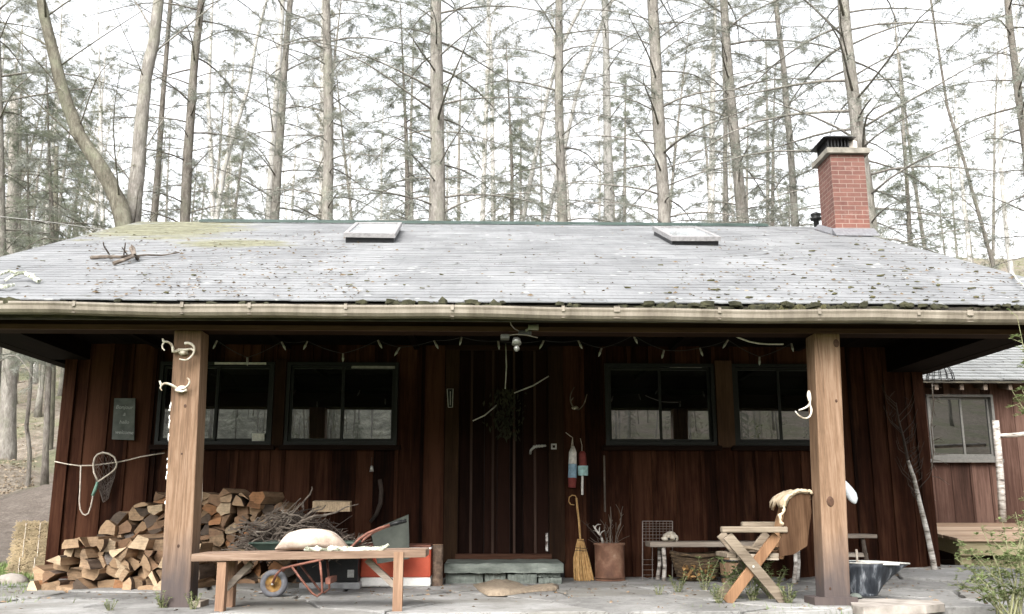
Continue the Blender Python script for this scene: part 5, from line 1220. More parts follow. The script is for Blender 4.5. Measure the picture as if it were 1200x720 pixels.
# curved handle / scythe-like branch on wall
mb = MB(); mb.tube([at(x,y,WY-.06) for x,y in ((445,562),(447,575),(446,590),(441,603),(434,612))], [.02,.022,.022,.02,.016], 8); single(mb, 'curved_branch', TWIGD, tuple(at(445,562,NY)), 'dark bent branch leaning on the wall behind the cooler', 'branch', smooth=True)
mb = MB(); mb.tube([at(708,534,WY-.03), at(708.5,560,WY-.035), at(709,600,WY-.05)], .010, 7); single(mb, 'pole', TWIG, tuple(at(709,600,WY-.05)), 'thin upright pole on the wall above the rusty drum', 'pole')

# door bouquet
dq = thing('dried_bouquet', tuple(at(593, 470, WY-.08)), 'dried dark herb bunch tied with three pale sticks on the door', 'bouquet')
for a, b, c_ in (((592.5,402),(593.5,430),(592,456)), ((554,493.5),(568,487),(583,474)), ((602,461),(625,452),(643,441))):
    mb = MB(); mb.tube([at(*a,WY-.1), at(*b,WY-.11), at(*c_,WY-.1)], [.006,.007,.006], 6); mb.build('stick', PALEWIRE, dq, smooth=True)
mb = MB(); r = random.Random(6)
for i in range(260):
    px, py = r.gauss(592, 9), r.uniform(455, 512); p = at(px, py, WY - .06 - r.random()*.1); d = V((r.uniform(-.03,.03), r.uniform(-.02,.02), -r.uniform(.02,.07))); e = V((r.uniform(.006,.014), r.uniform(-.01,.01), 0)); mb.quad(p, p+d/2+e, p+d, p+d/2-e)
mb.build('foliage', HERB, dq)

# string of lights along the porch
sl = thing('string_lights', tuple(at(600, 404, 7.9)), 'string of small clear pointed bulbs looping below the porch ceiling', 'string lights')
bulbs = [(252,404.7),(289.9,424.7),(332.5,406),(357.9,405.5),(401.9,419.9),(445.3,404.1),(465.3,412.7),(511.2,404.7),(539.8,400.7),(584.4,405.4),(634.7,404.7),(680,404.7),(703.2,413.7),(744.8,398.7),(776.8,416),(821.9,413.3),(850,404),(890,424),(928.5,408)]
LY = 7.9; r = random.Random(2); wp = []
for i, (x, y) in enumerate(bulbs):
    tilt = {0:4,2:-4,3:4,5:-4,6:5,7:-4,8:2,9:-1,10:4,11:-4,12:3,13:-4,14:2,15:-3,16:5,18:-2}.get(i, 0)
    t0 = at(x + tilt*.6, y - 5.5, LY); b0 = at(x - tilt*.6, y + 4.5, LY); wp.append(t0); m_ = t0.lerp(b0, .45)
    mb = MB(); mb.tube([m_, t0.lerp(b0,.6), t0.lerp(b0,.8), b0], [.009,.011,.008,.002], 8); o = mb.build('bulb', BULB, sl, smooth=True)
    mb = MB(); mb.tube([t0, m_], [.008,.0095], 8); mb.build('socket', WIRE, o)
mb = MB()
for a, b in zip(wp, wp[1:]):
    d = b - a; L = d.length; pts = [a + d*k/8 - V((0,0,.10*L*math.sin(math.pi*k/8)*(.4 if abs(a.z-b.z) > .05 else .5))) for k in range(9)]; mb.tube(pts, .0028, 4, caps=False)
mb.build('wire', BLACK, sl)
# twin floodlight and sensor over the door
fl_ = thing('floodlight', tuple(at(612, 390, 6.74)), 'unlit twin-head floodlight with cable fixed under the porch beam', 'floodlight'); FY = 6.72
mb = MB(); mb.box(tuple(at(607.5,392,FY)), tuple(at(623,387.5,FY)+V((0,.06,0)))); mb.build('junction_box', STEEL if False else mat_plain('grey_box', (.05,.05,.048), .6), fl_, bevel=.006)
mb = MB(); mb.tube([at(619,383.8,FY-.02), at(631,383.8,FY-.02)], [.02,.022], 12); mb.tube([at(616,388,FY), at(621,384.5,FY-.02)], .009, 6); mb.build('lamp_head', mat_plain('tan_lamp', (.20,.195,.16), .5), fl_, smooth=True)
mb = MB(); mb.box(tuple(at(586.5,397,FY)), tuple(at(597,391.5,FY)+V((0,.08,0)))); mb.build('sensor', mat_plain('sensor_grey', (.10,.10,.088), .6), fl_, bevel=.006)
mb = MB(); mb.tube([at(605,398,FY+.02), at(605.5,403,FY)], [.03,.035], 12); mb.blob(at(605.5,408.5,FY), (.022,.022,.024), 2, .05, 12); mb.build('lamp_head', mat_plain('reflector', (.26,.26,.24), .3, .4), fl_, smooth=True)
mb = MB(); mb.tube([at(597.5,376,FY-.1), at(599,381,FY-.1), at(603,385.5,FY-.06), at(608,388,FY)], .004, 5); mb.tube([at(597,393,FY), at(605,392,FY-.01), at(618,393,FY-.01), at(630,396,FY+.01)], .004, 5); mb.build('cable', WIRE, fl_)

# wire dome and vine at the annex, birch rails
wd = thing('wire_cage', tuple(at(1102, 440, 10.6)), 'rounded black wire cage hanging beside the annex roof edge', 'wire cage'); DYY = 10.6
mb = MB(); cpx, cpy = 1102, 446
for ph in range(6):
    a = math.pi*ph/6; Q = []
    for k in range(13):
        t_ = math.pi*k/12; c0 = at(cpx, cpy, DYY); rx = 15.5/F*DYY; Q.append(c0 + V((rx*math.cos(t_)*math.cos(a), rx*math.cos(t_)*math.sin(a), 21/F*DYY*math.sin(t_))))
    mb.tube(Q, .005, 5)
for f in (0, .4, .75):
    c0 = at(cpx, cpy, DYY) + V((0,0,21/F*DYY*f)); q = 15.5/F*DYY*math.sqrt(1-f*f); mb.tube([c0 + V((q*math.cos(2*math.pi*k/20), q*math.sin(2*math.pi*k/20), 0)) for k in range(21)], .004, 5, caps=False)
mb.build('wire_dome', BLKMET, wd)
mb = MB(); mb.tube([at(1102,425,DYY), at(1101,405,DYY-.1)], .003, 4); mb.build('hanging_wire', BLKMET, wd)
mb = MB(); r = random.Random(19); V0 = [at(x,y,9.9) for x,y in ((1092,450),(1094,475),(1091,500),(1094,530),(1090,560),(1087,600))]; mb.tube(V0, .007, 5)
for i in range(26):
    k = r.randrange(5); s = V0[k].lerp(V0[k+1], r.random()); e = s + V((r.uniform(-.06,.20), r.uniform(-.1,.1), r.uniform(-.10,.12))); mb.tube([s, s.lerp(e,.5)+V((0,0,r.uniform(-.04,.04))), e], [.004,.003,.0015], 4)
single(mb, 'dry_vine', TWIG, tuple(V0[-1]), 'leafless dry vine dangling at the cabin corner before annex window', 'vine')
brl = thing('birch_rail', tuple(at(1172, 600, 11.3)), 'rough railing of birch poles standing on the wooden deck', 'railing')
mb = MB(); mb.tube([at(x,y,11.3) for x,y in ((1175,612),(1173,570),(1170,530),(1166.5,493))], [.045,.043,.042,.04], 9); mb.build('rail_post', BIRCH, brl, smooth=True)
mb = MB(); mb.tube([at(x,y,11.28) for x,y in ((1171,511),(1190,510),(1215,507),(1290,504))], [.026,.028,.028,.03], 8); mb.build('rail_pole', BIRCH, brl, smooth=True)

# fallen branches on the roof
def roof_branch(strokes, label, m=TWIG):
    mb = MB(); base = on_roof(*strokes[0][0][:2], .03)
    for st_ in strokes:
        P = [on_roof(x, y, .02 + h) for x, y, h in st_[:-1]]; rad = st_[-1]; mb.tube(P, [rad*(1-.5*i/len(P)) for i in range(len(P))], 6)
    single(mb, 'fallen_branch', m, tuple(base), label, 'branch', 'fallen branches on the porch roof')
roof_branch([[(107,302,0),(125,301,.02),(142,301.5,.03),(156,299,.03),(163,302,0),.018], [(133,309,0),(145,305,.02),(157,300,.04),(153,291,.08),(154,288,.1),(157,291,.08),.02], [(161,303.5,0),(158,299,.05),(157,291,.08),.018], [(160,300,.03),(172,299,.02),(190,299.5,0),(210,296,0),.010], [(128,298,.02),(122,289,.15),(121,284,.2),.008], [(145,300,.02),(147,285,.2),.007], [(150,300,.02),(143,290,.12),.006]], 'forked weathered branch lying on the shingles below the moss patch')
roof_branch([[(46,330,0),(38,325,.03),(28,320,.04),(22,320,.05),.02], [(-4,323,.05),(10,318,.05),(22,320,.05),(40,322,.02),.014], [(6,329,0),(16,323,.03),(26,320.5,.04),.012]], 'forked pale twig lying at the left edge of the roof', LICHB)
roof_branch([[(-5,337,0),(8,336,.02),(16,334,.01),.018]], 'short pale stick lying lowest at the left edge of the roof', LICHB)
roof_branch([[(1185,318,.0),(1192,328,.04),(1204,338,.02),.008], [(1192,328,.04),(1203,327,.05),.006]], 'thin pale twig lying near the right edge of the roof', LICHB)

# needles and leaf bits fallen on the shingles
r = random.Random(61); mb = MB()
for i in range(1500):
    px = r.choice((r.uniform(780,1250), r.uniform(0,1200), r.uniform(100,420))); py = r.uniform(264, 354) if px > 420 else r.uniform(270, 350); p = on_roof(px, py, .014)
    if not (RKL + .1 < p.x < RKR - .1 and EAVE_Y < p.y < RIDGE_Y - .2): continue
    a = r.uniform(0, 6.28); L = r.uniform(.006,.03); d = V((math.cos(a)*L, 0, 0)) + U*math.sin(a)*L; e = (V((-math.sin(a)*L, 0, 0)) + U*math.cos(a)*L)*r.uniform(.15,.5) + RN*r.uniform(0,.012)
    mb.quad(p-d, p-e+RN*.008, p+d, p+e)
tag(mb.build('roof_litter', mat_noise('roof_litter', [(.3,(.05,.035,.022)), (.6,(.14,.10,.06)), (.8,(.34,.30,.22))], 2.5, .9), None, off=V((0, 8, 2.8))), 'brown needles and leaf bits lying on the roof shingles', 'litter', kind='stuff')
# moss tufts and needles along the eave and on the shingles
MOSS = mat_noise('moss', [(.3,(.035,.03,.018)), (.6,(.085,.08,.035)), (.8,(.20,.18,.09))], 14, .95)
MOSSD = mat_noise('dark_moss', [(.3,(.012,.012,.008)), (.7,(.05,.048,.025))], 20, .95)
r = random.Random(44); mb = MB()
for i in range(190):
    px = r.choice((r.uniform(450,600), r.uniform(740,1200), r.uniform(0,1200), r.uniform(750,1000))); x = at(px, 355, EAVE_Y).x
    p = V((x, EAVE_Y - .02 + r.uniform(-.02,.03), EAVE_Z - r.uniform(.01,.05))); s = r.uniform(.008,.03); mb.blob(p, (s*1.8, s*.8, s), i, .35, 6)
tag(mb.build('moss', MOSSD, None, off=V((0, EAVE_Y, EAVE_Z))), 'dark wet moss along the shingle edge above the gutter', 'moss', kind='stuff')
mb = MB()
for i in range(230):
    px = r.choice((r.uniform(800,1250), r.uniform(0,1200), r.uniform(780,1250))); py = r.uniform(282, 354)
    p = on_roof(px, py, .012)
    if not (RKL + .1 < p.x < RKR - .1 and EAVE_Y < p.y < RIDGE_Y - .3): continue
    s = .005 + .011*r.random()**2.5*(1.4 if px > 820 else 1); mb.blob(p, (s*1.9, s*.9, s*.5), i+500, .5, 6)
for i in range(60):
    px = r.uniform(905,975); x = at(px, 375, GY).x; mb.blob(V((x, EAVE_Y-.01, EAVE_Z-r.uniform(.02,.06))), (.02,.012,.016), i, .3, 6)
tag(mb.build('moss', MOSS, None, off=V((0, 8, 2.8))), 'scattered green-brown moss tufts on the porch roof shingles', 'moss', kind='stuff')
# ------------------------------------------------------------------ land
def sm(a, b, x): t = min(1, max(0, (x-a)/(b-a))); return t*t*(3-2*t)
def gz(x, y):
    s = max(0, y - 12.5); z = .10*s + .0032*min(s, 35)**2 + (.22*(s-35) if s > 35 else 0)
    if y < 6.9: z = -.07 - .13*min(6.9 - y, 6.5) 
    elif y < 12.5: z = -.07 + .07*sm(10, 12.5, y)
    if x < -4.35 and 6.9 <= y < 12.5: z = -.05 + .05*sm(7.5, 12, y)
    if y < -7: z += .24*min(-7 - y, 70) + .3*math.sin(x*.3)*sm(-7, -12, y)
    if y > 13: z += .25*sm(13, 18, y)*(math.sin(x*.37 + y*.21) + .6*math.sin(x*.9 - y*.55)) + .12*sm(16,20,y)*math.sin(x*2.1+y*1.7)
    return z
def axis(lo, hi, fine_lo, fine_hi, fine, coarse):
    o = []; v = lo
    while v < hi: o.append(v); v += fine if fine_lo <= v < fine_hi else coarse
    return o + [hi]
gx = axis(-160, 160, -24, 12, .5, 5); gy = axis(-90, 190, 4, 34, .45, 3)
mb = MB(); mb.v = [(x, y, gz(x, y)) for y in gy for x in gx]; w = len(gx)
mb.f = [(j*w+i, j*w+i+1, (j+1)*w+i+1, (j+1)*w+i) for j in range(len(gy)-1) for i in range(w-1)]; mb.m = [0]*len(mb.f)
def ground_mat():
    m, t, b = newmat('forest_floor'); o = coords(t)
    s = t.nodes.new('ShaderNodeSeparateXYZ'); t.links.new(o, s.inputs[0]); X, Yc = s.outputs[0], s.outputs[1]
    n1 = noise(t, o, .35, 6, .6); n2 = noise(t, o, 3.2, 8, .75); n3 = noise(t, o, 22, 6, .75)
    leaf = ramp(t, math_(t, 'ADD', math_(t, 'MULTIPLY', n2, .6), math_(t, 'MULTIPLY', n3, .45)), [(.33,(.05,.04,.03)), (.5,(.135,.112,.088)), (.62,(.235,.205,.165)), (.75,(.37,.335,.28))])
    mosk = ramp(t, n1, [(.46,(0,0,0)), (.58,(1,1,1))]); leaf = mixc(t, math_(t, 'MULTIPLY', mosk, .7), leaf, ramp(t, n2, [(.3,(.065,.072,.035)), (.7,(.16,.17,.09))]))
    mulch = ramp(t, math_(t, 'ADD', math_(t, 'MULTIPLY', n2, .4), math_(t, 'MULTIPLY', n3, .6)), [(.35,(.055,.045,.036)), (.52,(.115,.095,.08)), (.68,(.21,.182,.158))])
    grav = ramp(t, noise(t, o, 55, 4, .8), [(.3,(.09,.083,.07)), (.5,(.21,.20,.175)), (.7,(.34,.325,.29))])
    lawn = ramp(t, n3, [(.3,(.05,.075,.02)), (.7,(.15,.19,.07))])
    yw = math_(t, 'ADD', Yc, math_(t, 'MULTIPLY', math_(t, 'SUBTRACT', n1, .5), 3))
    def step(v, a, bb): 
        r_ = N(t, 'ShaderNodeMapRange', interpolation_type='SMOOTHSTEP'); r_.inputs[1].default_value = a; r_.inputs[2].default_value = bb; t.links.new(v, r_.inputs[0]); return r_.outputs[0]
    c = mixc(t, step(yw, 19.5, 20.6), mulch, leaf)
    c = mixc(t, step(yw, 11.0, 10.2), c, lawn)
    c = mixc(t, math_(t, 'MULTIPLY', step(yw, 10.5, 9.5), step(X, -3.5, -2.5)), c, grav)
    c = mixc(t, step(Yc, 6.0, 5.4), c, lawn); hn = math_(t, 'ADD', math_(t, 'MULTIPLY', noise(t, coords(t, (1,.5,1)), .9, 9, .85), .6), math_(t, 'MULTIPLY', noise(t, coords(t, (1,1,1)), 4.5, 6, .8), .4)); c = mixc(t, step(Yc, -4, -7), c, ramp(t, hn, [(.42,(.028,.031,.02)), (.5,(.105,.112,.08)), (.57,(.30,.305,.245))]))
    c = mixc(t, math_(t, 'MULTIPLY', step(X, 4.2, 4.6), step(yw, 14, 13)), c, leaf)
    t.links.new(c, b.inputs['Base Color']); b.inputs['Roughness'].default_value = .95; b.inputs['Specular IOR Level'].default_value = .2
    bump(t, b, math_(t, 'ADD', n2, math_(t, 'MULTIPLY', n3, .4)), .9, .06); return m
tag(mb.build('ground', ground_mat(), None, smooth=True), 'mulched clearing and leaf-littered wooded slope round the cabin', kind='structure')

# flagstone patio
r = random.Random(12); region = [(-5.4,6.22),(1.6,6.42),(4.0,6.84),(5.2,6.95),(5.2,9.9),(-5.4,9.9)]
seeds = []
while len(seeds) < 62:
    p = (r.uniform(-5.4,5.2), r.uniform(6.2,9.9))
    if all(((p[0]-q[0])/1.35)**2 + (p[1]-q[1])**2 > .36**2*1.2 for q in seeds): seeds.append(p)
mb = MB(); r = random.Random(5)
def pz(x, y): return .10*sm(3.1, 4.4, x)*sm(7.8, 9.4, y)
def cells_any(seeds, region):
    out = []
    for i, s in enumerate(seeds):
        poly = list(region)
        for j, q in enumerate(seeds):
            if i == j: continue
            dx, dy = q[0]-s[0], q[1]-s[1]; mx, my = (s[0]+q[0])/2, (s[1]+q[1])/2; res = []
            for k in range(len(poly)):
                a, b = poly[k], poly[(k+1)%len(poly)]; da = (a[0]-mx)*dx + (a[1]-my)*dy; db = (b[0]-mx)*dx + (b[1]-my)*dy
                if da <= 0: res.append(a)
                if da*db < 0: t_ = da/(da-db); res.append((a[0]+(b[0]-a[0])*t_, a[1]+(b[1]-a[1])*t_))
            poly = res
            if len(poly) < 3: break
        out.append(poly)
    return out
for c in cells_any(seeds, region):
    if len(c) < 3: continue
    cx = sum(p[0] for p in c)/len(c); cy = sum(p[1] for p in c)/len(c); poly = []
    for k in range(len(c)):
        a, b = c[k], c[(k+1)%len(c)]; L = math.hypot(b[0]-a[0], b[1]-a[1]); n = max(2, int(L/.10))
        for i in range(n):
            f = i/n; poly.append((a[0]+(b[0]-a[0])*f, a[1]+(b[1]-a[1])*f))
    dz = r.uniform(-.008,.008); tx, ty = r.uniform(-.014,.014), r.uniform(-.012,.012)
    q = []
    for p in poly:
        dx, dy = p[0]-cx, p[1]-cy; L = math.hypot(dx, dy); g = .013 + r.uniform(-.008,.016); q.append((p[0]-dx/L*g, p[1]-dy/L*g))
    Z = lambda p: dz + tx*(p[0]-cx) + ty*(p[1]-cy) + pz(*p)
    n = len(q); top = [V((p[0], p[1], Z(p) + r.uniform(-.002,.002))) for p in q]; bot = [V((p[0], p[1], -.075 + pz(*p)*.5)) for p in q]
    inn = [V((cx+(p[0]-cx)*.96, cy+(p[1]-cy)*.96, Z(p)+.006)) for p in q]
    mb.add(top+bot+inn, [(n+i, n+(i+1)%n, (i+1)%n, i) for i in range(n)] + [(i, (i+1)%n, 2*n+(i+1)%n, 2*n+i) for i in range(n)] + [tuple(2*n+i for i in range(n))])
def patio_mat():
    m, t, b = newmat('flagstone'); o = coords(t); isl = island(t)
    n = noise(t, o, 2.2, 8, .65); f = noise(t, o, 26, 6, .7); h = math_(t, 'ADD', math_(t, 'MULTIPLY', n, .55), math_(t, 'ADD', math_(t, 'MULTIPLY', f, .25), math_(t, 'MULTIPLY', isl, .32)))
    c = ramp(t, h, [(.36,(.10,.097,.092)), (.5,(.205,.20,.19)), (.68,(.31,.305,.295))])
    lich = ramp(t, noise(t, coords(t, (1,1,1)), 5, 6, .7), [(.60,(0,0,0)), (.68,(1,1,1))]); c = mixc(t, math_(t, 'MULTIPLY', lich, .5), c, (.38,.37,.35))
    st = ramp(t, math_(t, 'ADD', math_(t, 'MULTIPLY', isl, .35), math_(t, 'MULTIPLY', noise(t, o, 1.3, 5, .6), .65)), [(.50,(0,0,0)), (.64,(1,1,1))]); c = mixc(t, math_(t, 'MULTIPLY', st, .62), c, (.10,.09,.07))
    w = noise(t, coords(t, (1,2.4,1)), 3.2, 5, .6, .8); cr = ramp(t, w, [(.488,(0,0,0)), (.5,(1,1,1)), (.512,(0,0,0))]); c = mixc(t, math_(t, 'MULTIPLY', cr, .55), c, (.08,.075,.065))
    t.links.new(c, b.inputs['Base Color']); b.inputs['Roughness'].default_value = .82; b.inputs['Specular IOR Level'].default_value = .3
    bump(t, b, math_(t, 'SUBTRACT', h, math_(t, 'MULTIPLY', cr, .3)), .5, .015); return m
tag(mb.build('patio', patio_mat(), None), 'irregular grey flagstone porch floor', kind='structure')
mb = MB()
vs = [V((x, y, -.045)) for x, y in [(-5.38,6.26),(1.6,6.47),(4.0,6.9),(5.15,7.0),(5.15,9.9),(-5.38,9.9)]]; mb.add(vs, [tuple(range(6))])
tag(mb.build('patio_bed', mat_noise('patio_joint_soil', [(.3,(.035,.03,.02)), (.7,(.10,.085,.055))], 18, .95), None), 'dark soil in the joints of the flagstone floor', kind='structure')

# leaf litter and wood debris on the floor (uncountable)
r = random.Random(71); mb = MB()
for i in range(900):
    x, y = r.uniform(-5, 4.9), (r.uniform(6.5, 9.5) if r.random() < .5 else r.gauss(8.1, .5)); 
    if x < -1.5 and r.random() < .5: y = r.uniform(7.4, 8.3)
    a = r.uniform(0, 6.28); L = r.uniform(.006,.028); z = .009 + pz(x, y); d = V((math.cos(a)*L, math.sin(a)*L, 0)); e = V((-math.sin(a)*L*.4, math.cos(a)*L*.4, r.uniform(0,.012)))
    p = V((x, y, z)); mb.quad(p-d, p-e*.8+V((0,0,.004)), p+d, p+e)
tag(mb.build('leaf_litter', mat_noise('dry_litter', [(.3,(.09,.06,.035)), (.6,(.24,.17,.11)), (.8,(.42,.33,.22))], 9, .9), None, off=V((0,8,0))), 'bark chips and dry leaf bits on the porch floor', 'litter', kind='stuff')
mb = MB()
for i in range(9000):
    y = 20 + 26*r.random()**1.4; x = (r.uniform(-80, 95) - 600)/F*y*1.02; 
    a = r.uniform(0, 6.28); L = .012 + .05*r.random()**2.5; z = gz(x, y) + r.uniform(0,.03); p = V((x, y, z)); d = V((math.cos(a)*L, math.sin(a)*L*.6, r.uniform(-.01,.02))); e = V((-math.sin(a)*L*.5, math.cos(a)*L*.4, r.uniform(.0,.02))); mb.quad(p-d, p-e, p+d, p+e)
tag(mb.build('leaf_litter', mat_noise('slope_leaves', [(.3,(.12,.09,.06)), (.6,(.30,.24,.17)), (.8,(.52,.45,.36))], .9, .9), None, off=V((-12,30,3))), 'fallen leaves covering the wooded slope beyond the clearing', 'leaves', kind='stuff')

# grass
GRASS = mat_noise('grass_blades', [(.3,(.07,.11,.03)), (.6,(.17,.22,.075)), (.8,(.30,.33,.14))], 3, .8)
def blade(mb, x, y, z, h, r):
    a = r.uniform(0, 6.28); w = r.uniform(.003,.006); d = V((math.cos(a), math.sin(a), 0)); s = V((-math.sin(a)*w, math.cos(a)*w, 0)); b = V((x, y, z)); lean_ = r.uniform(.1,.6)*h
    m_ = b + d*lean_*.35 + V((0,0,h*.6)); t_ = b + d*lean_ + V((0,0,h*r.uniform(.8,1)))
    mb.add([b-s, b+s, m_+s*.7, m_-s*.7, t_], [(0,1,2,3), (3,2,4)])
mb = MB(); r = random.Random(2)
for i in range(13000):
    y = r.uniform(7.2, 11.5); x = r.uniform(-35, 44); x = at(x, 660, y).x + r.gauss(0, .1)
    if y < 8.6 and r.random() < .85: continue
    if y > 10.3 and r.random() < (y-10.3)/1.2: continue
    blade(mb, x, y, gz(x, y), r.uniform(.03, .13), r)
for i in range(2600):
    c = r.choice((-2.2,-2.2,-2.75,-3.3,-1.95,-2.35,1.9,1.6,2.3)); x = r.gauss(c, .16); y = r.uniform(6.12, 6.42) if c < 0 else r.uniform(6.45,6.75); blade(mb, x, y, gz(x, y), r.uniform(.04, .15), r)
for i in range(3500):
    x = r.uniform(-6, 6); y = r.uniform(4.5, 6.3); blade(mb, x, y, gz(x, y), r.uniform(.02, .06), r)
tag(mb.build('grass', GRASS, None, off=V((-5.5, 8, 0))), 'patchy green grass around the porch floor and the bales', 'grass', kind='stuff')

# ------------------------------------------------------------------ trees
def bark_mat(name, a, b_, c):
    m, t, b = newmat(name); v = coords(t, (1,1,.4), rand=True)
    n = noise(t, v, 6, 9, .78); f = noise(t, coords(t, (1,1,.25), rand=True), 26, 5, .75); h = math_(t, 'ADD', math_(t, 'MULTIPLY', n, .6), math_(t, 'MULTIPLY', f, .4))
    k = ramp(t, h, [(.36,a), (.5,b_), (.66,c)])
    l = ramp(t, noise(t, coords(t, (1,1,.7), rand=True), 2.2, 7, .7), [(.50,(0,0,0)), (.66,(1,1,1))])
    k = mixc(t, math_(t, 'MULTIPLY', l, .45), k, (.17,.18,.125))
    t.links.new(k, b.inputs['Base Color']); b.inputs['Roughness'].default_value = .95; b.inputs['Specular IOR Level'].default_value = .15
    bump(t, b, h, 1.0, .05); return m
def leaf_mat(name, stops, sc):
    m, t, b = newmat(name); c = ramp(t, noise(t, coords(t, rand=True), sc, 5, .6), stops); t.links.new(c, b.inputs['Base Color'])
    b.inputs['Roughness'].default_value = .7; b.inputs['Specular IOR Level'].default_value = .25
    tr = t.nodes.new('ShaderNodeBsdfTranslucent'); t.links.new(c, tr.inputs['Color']); mx = t.nodes.new('ShaderNodeMixShader'); mx.inputs[0].default_value = .42
    t.links.new(b.outputs[0], mx.inputs[1]); t.links.new(tr.outputs[0], mx.inputs[2]); t.links.new(mx.outputs[0], t.nodes['Material Output'].inputs['Surface']); return m
LEAFP = leaf_mat('young_leaf', [(.3,(.12,.16,.06)), (.6,(.22,.265,.115)), (.8,(.34,.37,.20))], 14)
BARKG = bark_mat('grey_bark', (.09,.08,.069), (.20,.184,.163), (.36,.34,.305))
BARKD = bark_mat('dark_tree_bark', (.065,.057,.048), (.15,.133,.115), (.28,.26,.23))
BARKB = bark_mat('mossy_bark', (.05,.045,.034), (.115,.105,.082), (.22,.205,.165))
BARKL = bark_mat('pale_bark', (.24,.225,.21), (.40,.385,.36), (.56,.54,.51))
NEED = leaf_mat('needles', [(.3,(.19,.20,.165)), (.6,(.28,.29,.25)), (.8,(.37,.38,.34))], 1.5)
NEEDD = leaf_mat('hemlock_needles', [(.3,(.16,.18,.135)), (.6,(.25,.27,.205)), (.8,(.34,.36,.29))], 1.5)
BUDS = leaf_mat('spring_buds', [(.3,(.14,.13,.09)), (.7,(.28,.27,.19))], 2)

def needles(mb, p, d, n, L, r, w=.0045):
    for i in range(n):
        a = r.uniform(0, 6.28); q = p + d*r.uniform(-.12,.12); v = (d*.7 + V((math.cos(a), math.sin(a), r.uniform(-1.1,.5)))*.8).normalized()*L*r.uniform(.6,1.2)
        s = v.cross(V((r.uniform(-1,1), r.uniform(-1,1), r.uniform(-1,1)))); s = s.normalized()*w if s.length > 1e-5 else V((w,0,0))
        mb.tri(q - s, q + s, q + v)
def limb(mt, mc, s, az, L, r0, rise, droop, r, ntw, fol, nl=.11, wob=.05):
    D = V((math.cos(az), math.sin(az), 0)); P = []; k = 6; bx = V((-D.y, D.x, 0)); ph = r.uniform(0, 6.28)
    for i in range(k+1):
        f = i/k; P.append(s + D*L*f + V((0,0,L*(rise*f - droop*f*f))) + bx*wob*L*math.sin(ph + f*4)*f + V((0,0,wob*.7*L*math.sin(ph*2+f*5)*f)))
    mt.tube(P, [r0*(1-.85*i/k) for i in range(k+1)], 5)
    for j in range(ntw):
        f = r.uniform(.18, 1); i = min(int(f*k), k-1); p = P[i].lerp(P[i+1], f*k-i); sd = r.choice((-1,1)); l = L*r.uniform(.12,.32)*(1.15-f*.6)
        e = p + D*l*r.uniform(.35,.8) + bx*sd*l*r.uniform(.4,.9) + V((0,0,l*r.uniform(-.75,.4))); m_ = p.lerp(e,.5) + V((0,0,.09*l))
        rr = max(.0032, r0*.19); mc.tube([p, m_, e], [rr, rr*.75, rr*.4], 3, caps=False)
        if l > .25:
            for q in range(3): f2 = r.uniform(.2,.95); p2 = p.lerp(e, f2); mc.tube([p2, p2 + V((r.uniform(-.5,.5), r.uniform(-.5,.5), r.uniform(-.3,.3)))*l*.6], [rr*.55, rr*.3], 3, caps=False)
        if r.random() < fol:
            for q in range(6):
                g = r.random(); needles(mc, (m_.lerp(e, g*2-1) if g > .5 else p.lerp(m_, g*2)) + V((r.uniform(-.05,.05), r.uniform(-.05,.05), r.uniform(-.07,.05))), (e-p).normalized(), 11, nl, r)
    return P

def grow(name, path, label, group, bark, leafm, kind, seed, z_lo, z_hi, nl, Llo, Lhi, fol, ntw=10, rise=.35, droop=.35, forks=()):
    """path: list of (Vector, radius) from the ground up"""
    r = random.Random(seed); base = path[0][0]; root = thing(name, tuple(base), label, 'tree', group); mt, mc = MB(), MB()
    # refine the path with small wobble
    Q, RR = [], []
    for (a, ra_), (b, rb_) in zip(path, path[1:]):
        n = max(2, int((b-a).length/.8))
        for i in range(n):
            f = i/n; Q.append(a.lerp(b, f) + V((r.uniform(-.3,.3), r.uniform(-.3,.3), 0))*ra_*.35); RR.append((ra_ + (rb_-ra_)*f)*r.uniform(.95,1.06))
    Q.append(path[-1][0]); RR.append(path[-1][1]); RR[0] *= 1.35
    mt.tube(Q, RR, 10)
    def pos(z):
        for i in range(len(Q)-1):
            if Q[i].z <= z <= Q[i+1].z: f = (z-Q[i].z)/(Q[i+1].z-Q[i].z+1e-6); return Q[i].lerp(Q[i+1], f), RR[i]+(RR[i+1]-RR[i])*f
        return Q[-1], RR[-1]
    az = r.uniform(0, 6.28)
    for k in range(nl):
        z = z_lo + (z_hi - z_lo)*(k + r.random())/nl; p, pr = pos(z); az += 2.4 + r.uniform(-.5,.5); f = (z - z_lo)/(z_hi - z_lo)
        L = (Llo + (Lhi-Llo)*f)*r.uniform(.55, 1.2); r0 = min(pr*.38, .007 + L*.0068)*r.uniform(.6,1.15)
        fo = fol if not callable(fol) else fol(z)
        if kind == 'conifer': limb(mt, mc, p, az, L, r0, rise*r.uniform(.2,1.4), droop*r.uniform(.6,1.4), r, ntw, fo)
        elif kind == 'hemlock': limb(mt, mc, p, az, L, r0, .25*r.uniform(-.6,1.4), .5*r.uniform(.5,1.5), r, ntw, fo*.72, .085)
        else: limb(mt, mc, p, az, L, r0, r.uniform(.5,1.6), r.uniform(0,.4), r, ntw, fo, .07, .10)
    for fp, fr in forks: mt.tube(fp, fr, 7)
    mt.build('trunk', bark, root, smooth=True); mc.build('crown', leafm, root); return root

